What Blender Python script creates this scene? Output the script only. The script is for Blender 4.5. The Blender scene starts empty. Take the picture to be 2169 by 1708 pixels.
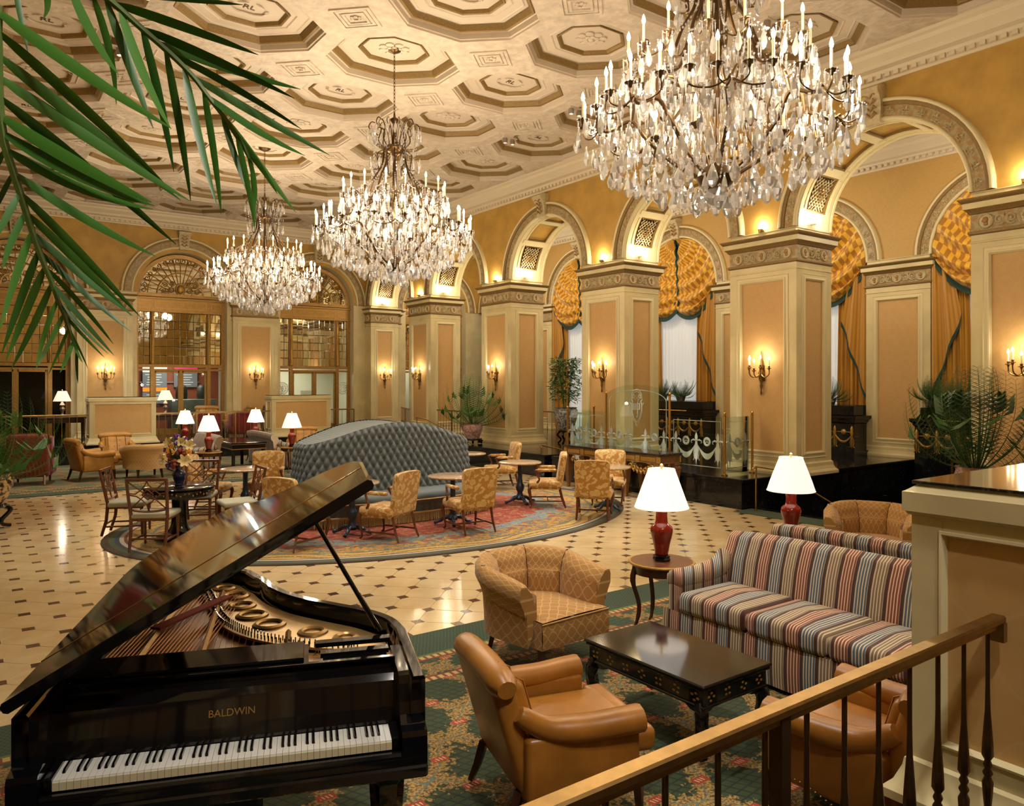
import bpy, math, random
from mathutils import Vector, Matrix
R = math.radians; PI = math.pi; sin = math.sin; cos = math.cos
rnd = random.Random(7)
SC = bpy.context.scene
COL = SC.collection

# ---------------------------------------------------------------- camera, world, exposure, large lights
cam = bpy.data.cameras.new('camera')
cam.sensor_width = 36.0; cam.lens = 26.72; cam.shift_y = -0.0203; cam.clip_end = 200
camo = bpy.data.objects.new('camera', cam); COL.objects.link(camo)
camo.location = (0, 0, 2.2); camo.rotation_euler = (R(90), 0, R(-36))
SC.camera = camo
w = bpy.data.worlds.new('world'); SC.world = w; w.use_nodes = True
w.node_tree.nodes['Background'].inputs[0].default_value = (1, .8, .55, 1)
w.node_tree.nodes['Background'].inputs[1].default_value = 0.02
vs = SC.view_settings
vs.view_transform = 'Standard'; vs.look = 'None'; vs.gamma = 1; vs.exposure = 0.0; vs.use_curve_mapping = False
cy = SC.cycles
cy.max_bounces = 6; cy.diffuse_bounces = 3; cy.glossy_bounces = 4; cy.transmission_bounces = 4; cy.transparent_max_bounces = 28; cy.adaptive_threshold = .02
cy.caustics_reflective = False; cy.caustics_refractive = False
cy.sample_clamp_indirect = 4; cy.sample_clamp_direct = 0
cy.use_denoising = True; cy.use_light_tree = True
WARM = (1, .80, .54); MID = (1, .86, .66); COOLW = (1, .93, .82)

def light(name, kind, loc, power, color=MID, size=.1, aim=None, spot=60, blend=.4, parent=None):
    l = bpy.data.lights.new(name, kind); l.energy = power; l.color = color
    if kind == 'AREA': l.size = size
    else: l.shadow_soft_size = size
    if kind == 'SPOT': l.spot_size = R(spot); l.spot_blend = blend
    o = bpy.data.objects.new(name, l); COL.objects.link(o); o.location = loc
    if aim is not None:
        o.rotation_euler = (Vector(aim) - Vector(loc)).to_track_quat('-Z', 'Y').to_euler()
    if parent: o.parent = parent
    return o

# the recessed ceiling spots of the hall (their cans are built with the ceiling)
SPOT_XY = [(1.95, 4.6), (1.95, 6.8), (1.95, 9.0), (1.95, 13.4), (1.95, 17.7), (1.95, 22.2), (9.65, 4.6), (9.65, 6.8), (9.65, 9.0), (9.65, 11.2), (9.65, 13.4), (9.65, 17.7), (1.95, 11.2)]
AIMS = [((3.0, 3.6, .4), 480, 46), ((3.7, 4.8, .4), 480, 40), ((4.6, 9.8, .3), 720, 50), ((2.6, 12.0, .3), 620, 50), ((3.0, 19.0, .3), 700, 55), ((4.0, 23.5, 1.0), 600, 60),
        ((5.2, 3.2, .5), 560, 46), ((10.6, 10.8, .5), 900, 40), ((7.4, 9.6, .3), 640, 55), ((8.4, 10.6, .4), 500, 50), ((6.6, 11.0, .6), 700, 55), ((6.4, 19.4, .3), 700, 55), ((11.1, 10.9, 1.2), 2600, 20)]  # the last beam is added to brighten the etched glass screens
for (x, y), (a, e, s) in zip(SPOT_XY, AIMS):
    light('spot_beam', 'SPOT', (x, y, 7.33), e, COOLW, .05, a, s, .6)
# chandelier light (a ring of lamps each) and the wash of the side aisle
CHAND = [(5.86, 4.74), (5.86, 11.4), (5.86, 18.06)]
for (x, y) in CHAND:
    for k in range(6):
        a = k * PI / 3 + .2
        light('candle_glow', 'POINT', (x + 1.2 * cos(a), y + 1.2 * sin(a), 4.95), 95, WARM, .12)
for y in (2, 6.4, 10.9, 15.2, 19.6, 23.6):
    light('aisle_glow', 'POINT', (15.0, y, 5.6), 105, MID, .3)
# unseen fill spots behind the camera, added to brighten piano, low wall and palm
for (x, y, e, a) in ((.9, -.9, 55, (1.6, 2.6, .6)), (2.3, -.6, 60, (3.4, 1.2, .9)), (1.6, -.9, 70, (-.1, 1.4, 2.5))):
    light('platform_fill', 'SPOT', (x, y, 6.4), e * 6, COOLW, .12, a, 80, .7)

# ---------------------------------------------------------------- node expressions
class S:
    """a shader socket with arithmetic"""
    def __init__(s, g, k): s.g = g; s.k = k
    def __add__(a, b): return a.g.m('ADD', a, b)
    def __radd__(a, b): return a.g.m('ADD', a, b)
    def __sub__(a, b): return a.g.m('SUBTRACT', a, b)
    def __rsub__(a, b): return a.g.m('SUBTRACT', b, a)
    def __mul__(a, b): return a.g.m('MULTIPLY', a, b)
    def __rmul__(a, b): return a.g.m('MULTIPLY', a, b)
    def __truediv__(a, b): return a.g.m('DIVIDE', a, b)
    def __lt__(a, b): return a.g.m('LESS_THAN', a, b)
    def __gt__(a, b): return a.g.m('GREATER_THAN', a, b)
    def abs(a): return a.g.m('ABSOLUTE', a)
    def fr(a): return a.g.m('FRACT', a)
    def fl(a): return a.g.m('FLOOR', a)
    def sin(a): return a.g.m('SINE', a)
    def cos(a): return a.g.m('COSINE', a)
    def sqrt(a): return a.g.m('SQRT', a)
    def pp(a, b=1.0): return a.g.m('PINGPONG', a, b)
    def max(a, b): return a.g.m('MAXIMUM', a, b)
    def min(a, b): return a.g.m('MINIMUM', a, b)
    def sm(a, lo, hi):
        n = a.g.t.nodes.new('ShaderNodeMapRange'); n.interpolation_type = 'SMOOTHSTEP'
        a.g.lk(a, n.inputs[0]); n.inputs[1].default_value = lo; n.inputs[2].default_value = hi
        return S(a.g, n.outputs[0])

class G:
    def __init__(s, t): s.t = t; s._c = {}
    def lk(s, a, sock):
        if isinstance(a, S): s.t.links.new(a.k, sock)
        elif isinstance(a, (tuple, list)): sock.default_value = tuple(a) + ((1,) if len(a) == 3 and len(sock.default_value) == 4 else ())
        else: sock.default_value = a
    def m(s, op, a, b=0.0):
        n = s.t.nodes.new('ShaderNodeMath'); n.operation = op
        s.lk(a, n.inputs[0]); s.lk(b, n.inputs[1]); return S(s, n.outputs[0])
    def coord(s, which):
        if which not in s._c:
            if which == 'pos': n = s.t.nodes.new('ShaderNodeNewGeometry'); o = n.outputs['Position']
            else: n = s.t.nodes.new('ShaderNodeTexCoord'); o = n.outputs[{'obj': 'Object', 'uv': 'UV', 'gen': 'Generated'}[which]]
            p = s.t.nodes.new('ShaderNodeSeparateXYZ'); s.t.links.new(o, p.inputs[0])
            s._c[which] = (S(s, o), S(s, p.outputs[0]), S(s, p.outputs[1]), S(s, p.outputs[2]))
        return s._c[which]
    def rand(s):
        n = s.t.nodes.new('ShaderNodeObjectInfo'); return S(s, n.outputs['Random'])
    def vec(s, x, y, z=0.0):
        n = s.t.nodes.new('ShaderNodeCombineXYZ')
        for i, a in enumerate((x, y, z)): s.lk(a, n.inputs[i])
        return S(s, n.outputs[0])
    def noise(s, sc, vec=None, det=3, rough=.55):
        n = s.t.nodes.new('ShaderNodeTexNoise'); n.inputs['Scale'].default_value = sc; n.inputs['Detail'].default_value = det
        n.inputs['Roughness'].default_value = rough
        s.lk(vec or s.coord('obj')[0], n.inputs['Vector']); return S(s, n.outputs[0])
    def vor(s, sc, vec=None, feat='F1', out=0):
        n = s.t.nodes.new('ShaderNodeTexVoronoi'); n.feature = feat; n.inputs['Scale'].default_value = sc
        s.lk(vec or s.coord('obj')[0], n.inputs['Vector']); return S(s, n.outputs[out])
    def mix(s, f, a, b):
        n = s.t.nodes.new('ShaderNodeMix'); n.data_type = 'RGBA'
        s.lk(f, n.inputs[0]); s.lk(a, n.inputs[6]); s.lk(b, n.inputs[7]); return S(s, n.outputs[2])

def lin(r, g, b):
    f = lambda c: c / 12.92 if c <= .04045 else ((c + .055) / 1.055) ** 2.4
    return (f(r / 255), f(g / 255), f(b / 255))

def mat(name, col, rough=.5, metal=0., spec=.5, coat=0., var=0., emit=None, es=0., fn=None, bump=None, bs=.3, bd=.01, trans=0., sheen=0., alpha=1.):
    m = bpy.data.materials.new(name); m.use_nodes = True
    t = m.node_tree; b = t.nodes['Principled BSDF']; g = G(t)
    b.inputs['Base Color'].default_value = tuple(col) + (1,)
    b.inputs['Roughness'].default_value = rough; b.inputs['Metallic'].default_value = metal
    b.inputs['Specular IOR Level'].default_value = spec; b.inputs['Coat Weight'].default_value = coat
    b.inputs['Coat Roughness'].default_value = .05
    b.inputs['Transmission Weight'].default_value = trans
    b.inputs['Sheen Weight'].default_value = sheen
    b.inputs['Alpha'].default_value = alpha
    if emit: b.inputs['Emission Color'].default_value = tuple(emit) + (1,); b.inputs['Emission Strength'].default_value = es
    if fn: g.lk(fn(g), b.inputs['Base Color'])
    elif var:
        f = g.noise(var, g.coord('pos')[0], 4)
        g.lk(g.mix(f.sm(.3, .7), tuple(c * .86 for c in col), tuple(min(1, c * 1.1) for c in col)), b.inputs['Base Color'])
    if bump:
        n = t.nodes.new('ShaderNodeBump'); n.inputs['Strength'].default_value = bs; n.inputs['Distance'].default_value = bd
        g.lk(bump(g), n.inputs['Height']); t.links.new(n.outputs[0], b.inputs['Normal'])
    return m

def clearmat(name, tint, refl=.12, rough=0.):
    """clear glass or crystal: see-through with a sharp reflection that grows at grazing angles"""
    m = bpy.data.materials.new(name); m.use_nodes = True; t = m.node_tree; t.nodes.clear()
    o = t.nodes.new('ShaderNodeOutputMaterial'); mx = t.nodes.new('ShaderNodeMixShader')
    tr = t.nodes.new('ShaderNodeBsdfTransparent'); gl = t.nodes.new('ShaderNodeBsdfGlossy')
    tr.inputs[0].default_value = tuple(tint) + (1,); gl.inputs['Roughness'].default_value = rough
    lw = t.nodes.new('ShaderNodeLayerWeight'); lw.inputs[0].default_value = refl
    t.links.new(lw.outputs[0], mx.inputs[0]); t.links.new(tr.outputs[0], mx.inputs[1]); t.links.new(gl.outputs[0], mx.inputs[2])
    t.links.new(mx.outputs[0], o.inputs[0]); return m

# ---------------------------------------------------------------- mesh building
KIDS = {}
class MB:
    def __init__(s): s.v = []; s.f = []; s.uv = {}
    def add(s, vs, fs, M=None, uv=None):
        b = len(s.v)
        s.v += [tuple(M @ Vector(p)) for p in vs] if M is not None else [tuple(p) for p in vs]
        s.f += [tuple(b + i for i in f) for f in fs]
        if uv:
            for i, q in enumerate(uv): s.uv[b + i] = q
        return s
    def box(s, c, d, M=None, ch=0.):
        x, y, z = d[0] / 2, d[1] / 2, d[2] / 2
        if ch <= 0:
            vs = [(c[0] + i * x, c[1] + j * y, c[2] + k * z) for i in (-1, 1) for j in (-1, 1) for k in (-1, 1)]
            return s.add(vs, [(0, 1, 3, 2), (4, 6, 7, 5), (0, 4, 5, 1), (2, 3, 7, 6), (0, 2, 6, 4), (1, 5, 7, 3)], M)
        ch = min(ch, x * .98, y * .98, z * .98); vs = []; idx = {}
        for i in (-1, 1):
            for j in (-1, 1):
                for k in (-1, 1):
                    for ax in range(3):
                        p = [i * (x - ch), j * (y - ch), k * (z - ch)]; p[ax] += (i, j, k)[ax] * ch
                        idx[(i, j, k, ax)] = len(vs); vs.append((c[0] + p[0], c[1] + p[1], c[2] + p[2]))
        fs = []
        for ax in range(3):
            o = [a for a in range(3) if a != ax]
            for sg in (-1, 1):
                q = []
                for (p, r) in ((-1, -1), (1, -1), (1, 1), (-1, 1)):
                    t = [0, 0, 0]; t[ax] = sg; t[o[0]] = p; t[o[1]] = r; q.append(idx[(*t, ax)])
                fs.append(q if (sg == 1) != (ax == 1) else q[::-1])
        for a in range(3):
            b, d2 = [q for q in range(3) if q != a]
            for p in (-1, 1):
                for r in (-1, 1):
                    def K(sg, ax):
                        t = [0, 0, 0]; t[a] = sg; t[b] = p; t[d2] = r; return idx[(*t, ax)]
                    fs.append((K(-1, b), K(1, b), K(1, d2), K(-1, d2)))
        for i in (-1, 1):
            for j in (-1, 1):
                for k in (-1, 1): fs.append(tuple(idx[(i, j, k, a)] for a in range(3)))
        return s.add(vs, fs, M)
    def rbox(s, c, d, r, n=4, M=None, puff=0.):
        """a box with rounded edges (cushions); puff bulges the top"""
        x, y, z = max(d[0] / 2 - r, 0), max(d[1] / 2 - r, 0), max(d[2] / 2 - r, 0)
        nu = 4 * n; vs = []; fs = []; rows = []
        for a in range(2 * n + 2):
            la = -PI / 2 + PI * (a if a <= n else a - 1) / (2 * n); zz = -z if a <= n else z
            row = []
            for q in range(4):
                for b in range(n + 1):
                    lo = q * PI / 2 + PI / 2 * b / n
                    cx = x if q in (0, 3) else -x; cyy = y if q in (0, 1) else -y
                    row.append(len(vs)); vs.append([c[0] + cx + r * cos(la) * cos(lo), c[1] + cyy + r * cos(la) * sin(lo), c[2] + zz + r * sin(la)])
            rows.append(row)
        m = len(rows[0])
        for a in range(len(rows) - 1):
            for b in range(m): fs.append((rows[a][b], rows[a][(b + 1) % m], rows[a + 1][(b + 1) % m], rows[a + 1][b]))
        # caps as a grid fan
        for row, sg in ((rows[0], -1), (rows[-1], 1)):
            k = len(vs); vs.append([c[0], c[1], c[2] + sg * (d[2] / 2 + (puff if sg > 0 else 0))])
            for b in range(m): fs.append((row[b], row[(b + 1) % m], k) if sg > 0 else (row[(b + 1) % m], row[b], k))
        return s.add(vs, fs, M)
    def lathe(s, prof, n=20, c=(0, 0, 0), M=None, a0=0., a1=2 * PI, sq=None, uv=False):
        full = abs(a1 - a0 - 2 * PI) < 1e-6; vs = []; fs = []; k = n if full else n + 1
        for (r, z) in prof:
            for i in range(k):
                a = a0 + (a1 - a0) * i / n
                vs.append((c[0] + r * cos(a), c[1] + r * sin(a), c[2] + z))
        for j in range(len(prof) - 1):
            for i in range(n):
                i2 = (i + 1) % k
                fs.append((j * k + i, j * k + i2, (j + 1) * k + i2, (j + 1) * k + i))
        if full:
            if prof[0][0] > 1e-6: fs.append(tuple(range(k))[::-1])
            if prof[-1][0] > 1e-6: fs.append(tuple((len(prof) - 1) * k + i for i in range(k)))
        return s.add(vs, fs, M)
    def tube(s, pts, rad, n=6, M=None, close=False, flat=1.):
        pts = [Vector(p) for p in pts]; L = len(pts)
        rs = rad if isinstance(rad, (list, tuple)) else [rad] * L
        vs = []; fs = []; up = None
        for i, p in enumerate(pts):
            if close: t = pts[(i + 1) % L] - pts[i - 1]
            else: t = pts[min(i + 1, L - 1)] - pts[max(i - 1, 0)]
            t = t.normalized() if t.length > 1e-9 else Vector((0, 0, 1))
            if up is None:
                up = Vector((0, 0, 1)) if abs(t.z) < .9 else Vector((1, 0, 0))
            a = (up - t * up.dot(t)).normalized(); up = a; b = t.cross(a)
            for k in range(n):
                an = 2 * PI * k / n; q = p + a * (cos(an) * rs[i] * flat) + b * (sin(an) * rs[i]); vs.append(tuple(q))
        for i in range(L if close else L - 1):
            j = (i + 1) % L
            for k in range(n):
                k2 = (k + 1) % n; fs.append((i * n + k, i * n + k2, j * n + k2, j * n + k))
        if not close:
            fs.append(tuple(range(n))[::-1]); fs.append(tuple((L - 1) * n + k for k in range(n)))
        return s.add(vs, fs, M)
    def grid(s, fn, nu, nv, cu=False, cv=False, M=None, uvs=None):
        vs = []; fs = []; uv = []
        ku = nu if cu else nu + 1; kv = nv if cv else nv + 1
        for j in range(kv):
            for i in range(ku):
                vs.append(fn(i / nu, j / nv))
                if uvs: uv.append((i / nu * uvs[0], j / nv * uvs[1]))
        for j in range(nv):
            for i in range(nu):
                i2 = (i + 1) % ku; j2 = (j + 1) % kv
                fs.append((j * ku + i, j * ku + i2, j2 * ku + i2, j2 * ku + i))
        return s.add(vs, fs, M, uv or None)
    def prism(s, poly, z0, z1, M=None):
        n = len(poly); vs = [(p[0], p[1], z0) for p in poly] + [(p[0], p[1], z1) for p in poly]
        fs = [tuple(range(n))[::-1], tuple(range(n, 2 * n))] + [(i, (i + 1) % n, n + (i + 1) % n, n + i) for i in range(n)]
        return s.add(vs, fs, M)
    def sph(s, c, r, n=8, M=None):
        r = r if isinstance(r, (tuple, list)) else (r, r, r); m = max(3, n // 2)
        prof = [(sin(PI * j / m), -cos(PI * j / m)) for j in range(m + 1)]
        T = Matrix.Translation(c) @ Matrix.Diagonal((*r, 1))
        return s.lathe([(max(p[0], 0), p[1]) for p in prof], n, M=(M @ T) if M is not None else T)
    def rect_ring(s, hx, hy, prof, c=(0, 0), M=None):
        """a moulding run round a rectangle: prof = [(outset, z)]"""
        vs = []; fs = []
        for (o, z) in prof:
            for (i, j) in ((1, 1), (-1, 1), (-1, -1), (1, -1)): vs.append((c[0] + i * (hx + o), c[1] + j * (hy + o), z))
        for k in range(len(prof) - 1):
            for i in range(4): fs.append((k * 4 + i, k * 4 + (i + 1) % 4, k * 4 + 4 + (i + 1) % 4, k * 4 + 4 + i))
        return s.add(vs, fs, M)
    def mesh(s, name, m, smooth=None):
        me = bpy.data.meshes.new(name); me.from_pydata(s.v, [], s.f)
        if smooth is not None:
            me.polygons.foreach_set('use_smooth', [True] * len(me.polygons))
            if smooth < 180: me.set_sharp_from_angle(angle=R(smooth))
        if s.uv:
            l = me.uv_layers.new(name='UVMap'); q = []
            for lp in me.loops: q += list(s.uv.get(lp.vertex_index, (0, 0)))
            l.data.foreach_set('uv', q)
        if m is not None: me.materials.append(m)
        me.update(); return me
    def build(s, name, m, parent=None, smooth=None, loc=None, rz=None):
        return put(name, s.mesh(name, m, smooth), parent, loc, rz)

def put(name, me, parent=None, loc=None, rz=None, M=None, sc=None):
    o = bpy.data.objects.new(name, me); COL.objects.link(o)
    if parent: o.parent = parent; KIDS.setdefault(parent.name, []).append(o)
    if M is not None: o.matrix_local = M
    else:
        if loc is not None: o.location = loc
        if rz is not None: o.rotation_euler = (0, 0, rz) if not isinstance(rz, (tuple, list)) else rz
        if sc is not None: o.scale = sc if isinstance(sc, (tuple, list)) else (sc,) * 3
    return o

def tag(o, label=None, cat=None, group=None, kind=None):
    if label: o['label'] = label
    if cat: o['category'] = cat
    if group: o['group'] = group
    if kind: o['kind'] = kind
    return o

def thing(name, label, cat, loc=(0, 0, 0), rz=0., group=None, kind=None):
    o = bpy.data.objects.new(name, None); COL.objects.link(o)
    o.location = loc; o.rotation_euler = (0, 0, rz); o.empty_display_size = .1
    return tag(o, label, cat, group, kind)

def kids(o):
    return KIDS.get(o.name, [])

def dup(o, loc=None, rz=None, label=None, parent=None):
    """copy a thing with its parts and sub-parts"""
    c = o.copy(); COL.objects.link(c); c.parent = parent
    if loc is not None: c.location = loc
    if rz is not None: c.rotation_euler = (0, 0, rz)
    if label: c['label'] = label
    if parent: KIDS.setdefault(parent.name, []).append(c)
    for ch in kids(o): dup(ch, parent=c)
    return c

def face(dx, dy):
    """rotation that turns a thing built facing -Y so that it faces (dx, dy)"""
    return math.atan2(dx, -dy)

def spiral(c, r0, r1, a0, a1, n, ax=None):
    """points of a flat spiral in the xz plane"""
    return [(c[0] + (r0 + (r1 - r0) * i / n) * cos(a0 + (a1 - a0) * i / n), c[1], c[2] + (r0 + (r1 - r0) * i / n) * sin(a0 + (a1 - a0) * i / n)) for i in range(n + 1)]

def bez(p, n):
    """a smooth curve through the points p (Catmull-Rom)"""
    p = [Vector(q) for q in p]; out = []
    for i in range(len(p) - 1):
        a = p[max(i - 1, 0)]; b = p[i]; c = p[i + 1]; d = p[min(i + 2, len(p) - 1)]
        for k in range(n):
            t = k / n
            out.append(.5 * ((2 * b) + (c - a) * t + (2 * a - 5 * b + 4 * c - d) * t * t + (3 * b - a - 3 * c + d) * t ** 3))
    out.append(p[-1]); return out

# ---------------------------------------------------------------- materials
def damask(a, b, sc=1.):
    """wallpaper: a faint lattice of ogee medallions in a slightly lighter tone"""
    def fn(g):
        P, x, y, z = g.coord('pos'); h = x + y
        u = h * (3.6 * sc); v = z * (2.1 * sc)
        k = ((u * PI).sin() * .33 + v).fr()
        d1 = (k - .5).abs().sm(.0, .035); k2 = (v - (u * PI).sin() * .33).fr(); d2 = (k2 - .5).abs().sm(.0, .035)
        n = g.noise(9 * sc, P, 3).sm(.45, .6)
        return g.mix(((1 - d1 * d2) * .75).max(n * .35), a, b)
    return fn
CREAM = (.70, .60, .33)
M = {}
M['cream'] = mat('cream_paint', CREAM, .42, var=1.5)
M['cream2'] = mat('cream_paint_pale', (.74, .65, .39), .4)  # paler cream for mouldings, soffit ribs and reveals
M['peach'] = mat('peach_wallpaper', (.6, .35, .14), .6, fn=damask((.60, .37, .14), (.65, .425, .185)))
M['ochre'] = mat('ochre_wall', (.50, .30, .062), .55, var=2.5, bump=lambda g: g.noise(60, g.coord('pos')[0], 2), bs=.15)
M['ochre2'] = mat('ochre_wallpaper', (.52, .34, .12), .55, fn=damask((.52, .33, .10), (.57, .38, .14), 2.2))
def _frz(g):
    P = g.coord('pos')[0]; n = g.noise(14, P, 4, .6)
    return g.mix(n.sm(.42, .58), (.40, .34, .19), (.36, .21, .07))
M['frieze'] = mat('frieze_ground', (.4, .3, .15), .5, fn=_frz)
M['relief'] = mat('pale_relief', (.56, .47, .28), .45, var=20)
M['reliefgold'] = mat('brown_gold_relief', (.34, .19, .06), .4, var=30)
M['goldmould'] = mat('aged_gold_moulding', (.24, .15, .045), .45, metal=.25, var=40, bump=lambda g: g.noise(70, g.coord('pos')[0], 2), bs=.6)
M['ceil'] = mat('ceiling_plaster', (.63, .54, .44), .6, var=6, bump=lambda g: g.vor(11, g.coord('pos')[0]), bs=.5, bd=.02)
M['ceil2'] = mat('ceiling_plaster_smooth', (.66, .565, .455), .55)
M['cornice'] = mat('cornice_plaster', (.72, .63, .47), .5)
def _marb(g):
    P, x, y, z = g.coord('pos'); n = g.noise(2.2, P, 6, .62); v = g.noise(7, P, 5, .7)
    c = g.mix(n.sm(.35, .68), (.66, .50, .27), (.76, .63, .39)); c = g.mix(v.sm(.62, .74) * .35, c, (.55, .36, .16))
    return g.mix(g.rand() * .35, c, (.70, .52, .30))
M['marble'] = mat('cream_marble_tile', (.7, .55, .3), .13, fn=_marb)
M['inset'] = mat('brown_marble_inset', (.10, .05, .03), .12, fn=lambda g: g.mix((g.rand() * 1.0).min(g.noise(30, g.coord('pos')[0]).sm(.3, .7) + .3), (.055, .028, .018), (.16, .085, .05)))
M['grout'] = mat('tile_joint', (.50, .37, .19), .6)
def _blk(g):
    P = g.coord('pos')[0]; v = g.vor(16, P); n = g.noise(5, P, 6, .7)
    c = g.mix(n.sm(.5, .75), (.006, .007, .009), (.03, .032, .03)); return g.mix((g.noise(42, P, 2).sm(.69, .74)) * .5, c, (.25, .22, .16))
M['black'] = mat('black_marble', (.01, .01, .012), .12, fn=_blk)
M['blacksatin'] = mat('black_lacquer', (.006, .006, .007), .09)
M['dark'] = mat('dark_floor', (.02, .018, .014), .5)
M['brass'] = mat('brass', (.62, .38, .11), .25, metal=1.)
M['brassold'] = mat('antique_brass', (.38, .24, .09), .38, metal=1., var=20)
M['sconce'] = mat('sconce_bronze', (.25, .15, .055), .35, metal=.9, var=25)
M['bronze'] = mat('dark_bronze', (.12, .07, .03), .35, metal=.9, var=15)
M['bronzegold'] = mat('gilded_bronze_frame', (.36, .20, .045), .38, metal=.35, var=12)
M['gilt'] = mat('gilt', (.50, .30, .07), .4, metal=.7, var=25)
M['mirror'] = mat('mirror_pane', (.80, .76, .62), .02, metal=1.)
M['glass'] = clearmat('clear_glass', (.91, .96, .92), .2)
M['etch'] = mat('etched_frost', (.93, .95, .95), .6, trans=.0, sheen=1.)
M['crystal'] = clearmat('crystal', (.93, .93, .95), .5)
M['candle'] = mat('ivory_candle_sleeve', (.78, .66, .42), .5, emit=(1, .72, .38), es=.25)
M['flame'] = mat('lit_candle_bulb', (1, .9, .7), .3, emit=(1, .80, .50), es=22)
M['shade'] = mat('white_pleated_shade', (.9, .87, .84), .7, emit=(1, .95, .90), es=.72)
M['shadewarm'] = mat('ivory_pleated_shade', (.9, .82, .66), .7, emit=(1, .86, .64), es=.75)
M['fixture'] = mat('lit_fitting', (1, .9, .7), .3, emit=(1, .85, .55), es=9)
M['redglaze'] = mat('oxblood_glaze', (.20, .012, .006), .07, coat=.4, var=8)
M['silver'] = mat('pewter', (.42, .38, .34), .3, metal=.9)
M['wood'] = mat('mahogany', (.13, .042, .016), .28, var=14)
M['darkwood'] = mat('dark_mahogany', (.05, .018, .009), .25, var=12)
M['white'] = mat('ivory_key', (.80, .78, .72), .22)
M['keyfront'] = mat('aged_ivory_front', (.62, .54, .34), .4)
M['ebony'] = mat('piano_black', (.004, .004, .005), .05, coat=.3)
M['plate'] = mat('bronze_iron_plate', (.42, .27, .10), .35, metal=.75, var=9)
M['string'] = mat('copper_strings', (.35, .14, .06), .35, metal=.9)
M['felt'] = mat('red_felt', (.22, .03, .02), .9)
M['green'] = mat('palm_leaf', (.045, .17, .02), .42, fn=lambda g: g.mix(g.rand(), (.024, .105, .012), (.06, .19, .022)))
M['green2'] = mat('dark_leaf', (.02, .07, .018), .4, fn=lambda g: g.mix(g.rand(), (.018, .07, .014), (.05, .14, .028)))
M['stem'] = mat('palm_stalk', (.10, .16, .03), .5)
M['soil'] = mat('potting_soil', (.03, .02, .012), .95)
def leather(name, c):
    def fn(g):
        n = g.noise(3.2, None, 5, .6); return g.mix(n.sm(.3, .72), tuple(q * .72 for q in c), tuple(min(1, q * 1.15) for q in c))
    return mat(name, c, .33, fn=fn, bump=lambda g: g.vor(230), bs=.06, bd=.002)
M['leather'] = leather('tan_leather', (.34, .135, .018))
M['leather2'] = leather('honey_leather', (.46, .23, .045))
M['redfab'] = mat('crimson_velvet', (.17, .008, .008), .75, sheen=.3, var=10)
def _trellis(a, b, sc):
    def fn(g):
        _, u, v, _z = g.coord('uv'); v2 = v + ((u * sc).fl() * .5).fr() / sc * 1.0
        x = (u * sc).fr() - .5; y = (v2 * sc).fr() - .5
        d = (x * x + y * y).sqrt(); return g.mix((d - .45).abs().sm(.05, .09), b, a)
    return fn
def ogee(a, b, sc):
    def fn(g):
        _, u, v, _z = g.coord('uv'); p = (u * sc * 2 * PI).cos() * .22
        k1 = ((v * sc + p).fr() - .5).abs(); k2 = ((v * sc - p).fr() - .5).abs(); k1 = k1.min(.5 - k1); k2 = k2.min(.5 - k2)
        c = 1 - k1.sm(.012, .035) * k2.sm(.012, .035)
        return g.mix(c, a, b)
    return fn
M['tubfab'] = mat('gold_ogee_fabric', (.5, .3, .1), .8, fn=ogee((.38, .19, .045), (.56, .37, .15), 5.6), sheen=.2)
M['tubfab2'] = mat('pale_ogee_fabric', (.5, .33, .13), .8, fn=ogee((.50, .30, .11), (.64, .46, .24), 6.5), sheen=.2)
def _flor(g):
    P = g.coord('obj')[0]
    w2 = g.noise(7, P, 2); q = S(g, P.k)
    n = g.t.nodes.new('ShaderNodeVectorMath'); n.operation = 'ADD'; g.t.links.new(P.k, n.inputs[0])
    n2 = g.t.nodes.new('ShaderNodeTexNoise'); n2.inputs['Scale'].default_value = 9; g.t.links.new(P.k, n2.inputs['Vector'])
    n3 = g.t.nodes.new('ShaderNodeVectorMath'); n3.operation = 'SCALE'; n3.inputs['Scale'].default_value = .09
    g.t.links.new(n2.outputs['Color'], n3.inputs[0]); g.t.links.new(n3.outputs[0], n.inputs[1])
    v = g.vor(8.5, S(g, n.outputs[0])); v2 = g.vor(27, S(g, n.outputs[0]))
    nn = g.noise(15, S(g, n.outputs[0]), 2)
    pale = (1 - v.sm(.36, .42)).max(nn.sm(.54, .58)); line = (1 - (v - .24).abs().sm(.012, .03)).max(1 - (v - .12).abs().sm(.01, .025))
    return g.mix(pale * (1 - line * .8), (.44, .215, .038), (.68, .48, .20))
M['floral'] = mat('gold_floral_damask', (.55, .33, .1), .6, fn=_flor, sheen=.3)
M['goldfab'] = mat('pale_gold_fabric', (.60, .38, .12), .6, sheen=.3, var=12)
STRIPE = [(.62, (.10, .035, .018)), (.66, (.50, .40, .26))]
def _stripes(ax, sc=1.):
    def fn(g):
        _, x, y, z = g.coord('obj'); u = (x + y if ax == 3 else (x, y, z)[ax]) * (sc / .36)
        f = u.fr() * 3.0; band = f.fl(); k = f.fr()
        # three bands to a repeat: red, blue, taupe, each with four pale pinstripes, dark brown between
        base = g.mix((band > .5), (.21, .045, .02), (.075, .105, .135)); base = g.mix((band > 1.5), base, (.20, .135, .075))
        base = g.mix((k < .20), base, (.055, .018, .01))
        pin = ((k - .24) * 5.4).fr(); p = (pin < .34) * (k > .24)
        return g.mix(p, base, (.62, .52, .36))
    return fn
M['stripe_x'] = mat('striped_sofa_fabric', (.3, .2, .1), .8, fn=_stripes(0), sheen=.15)
M['stripe_y'] = mat('striped_sofa_arm_fabric', (.3, .2, .1), .8, fn=_stripes(3), sheen=.15)
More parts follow.
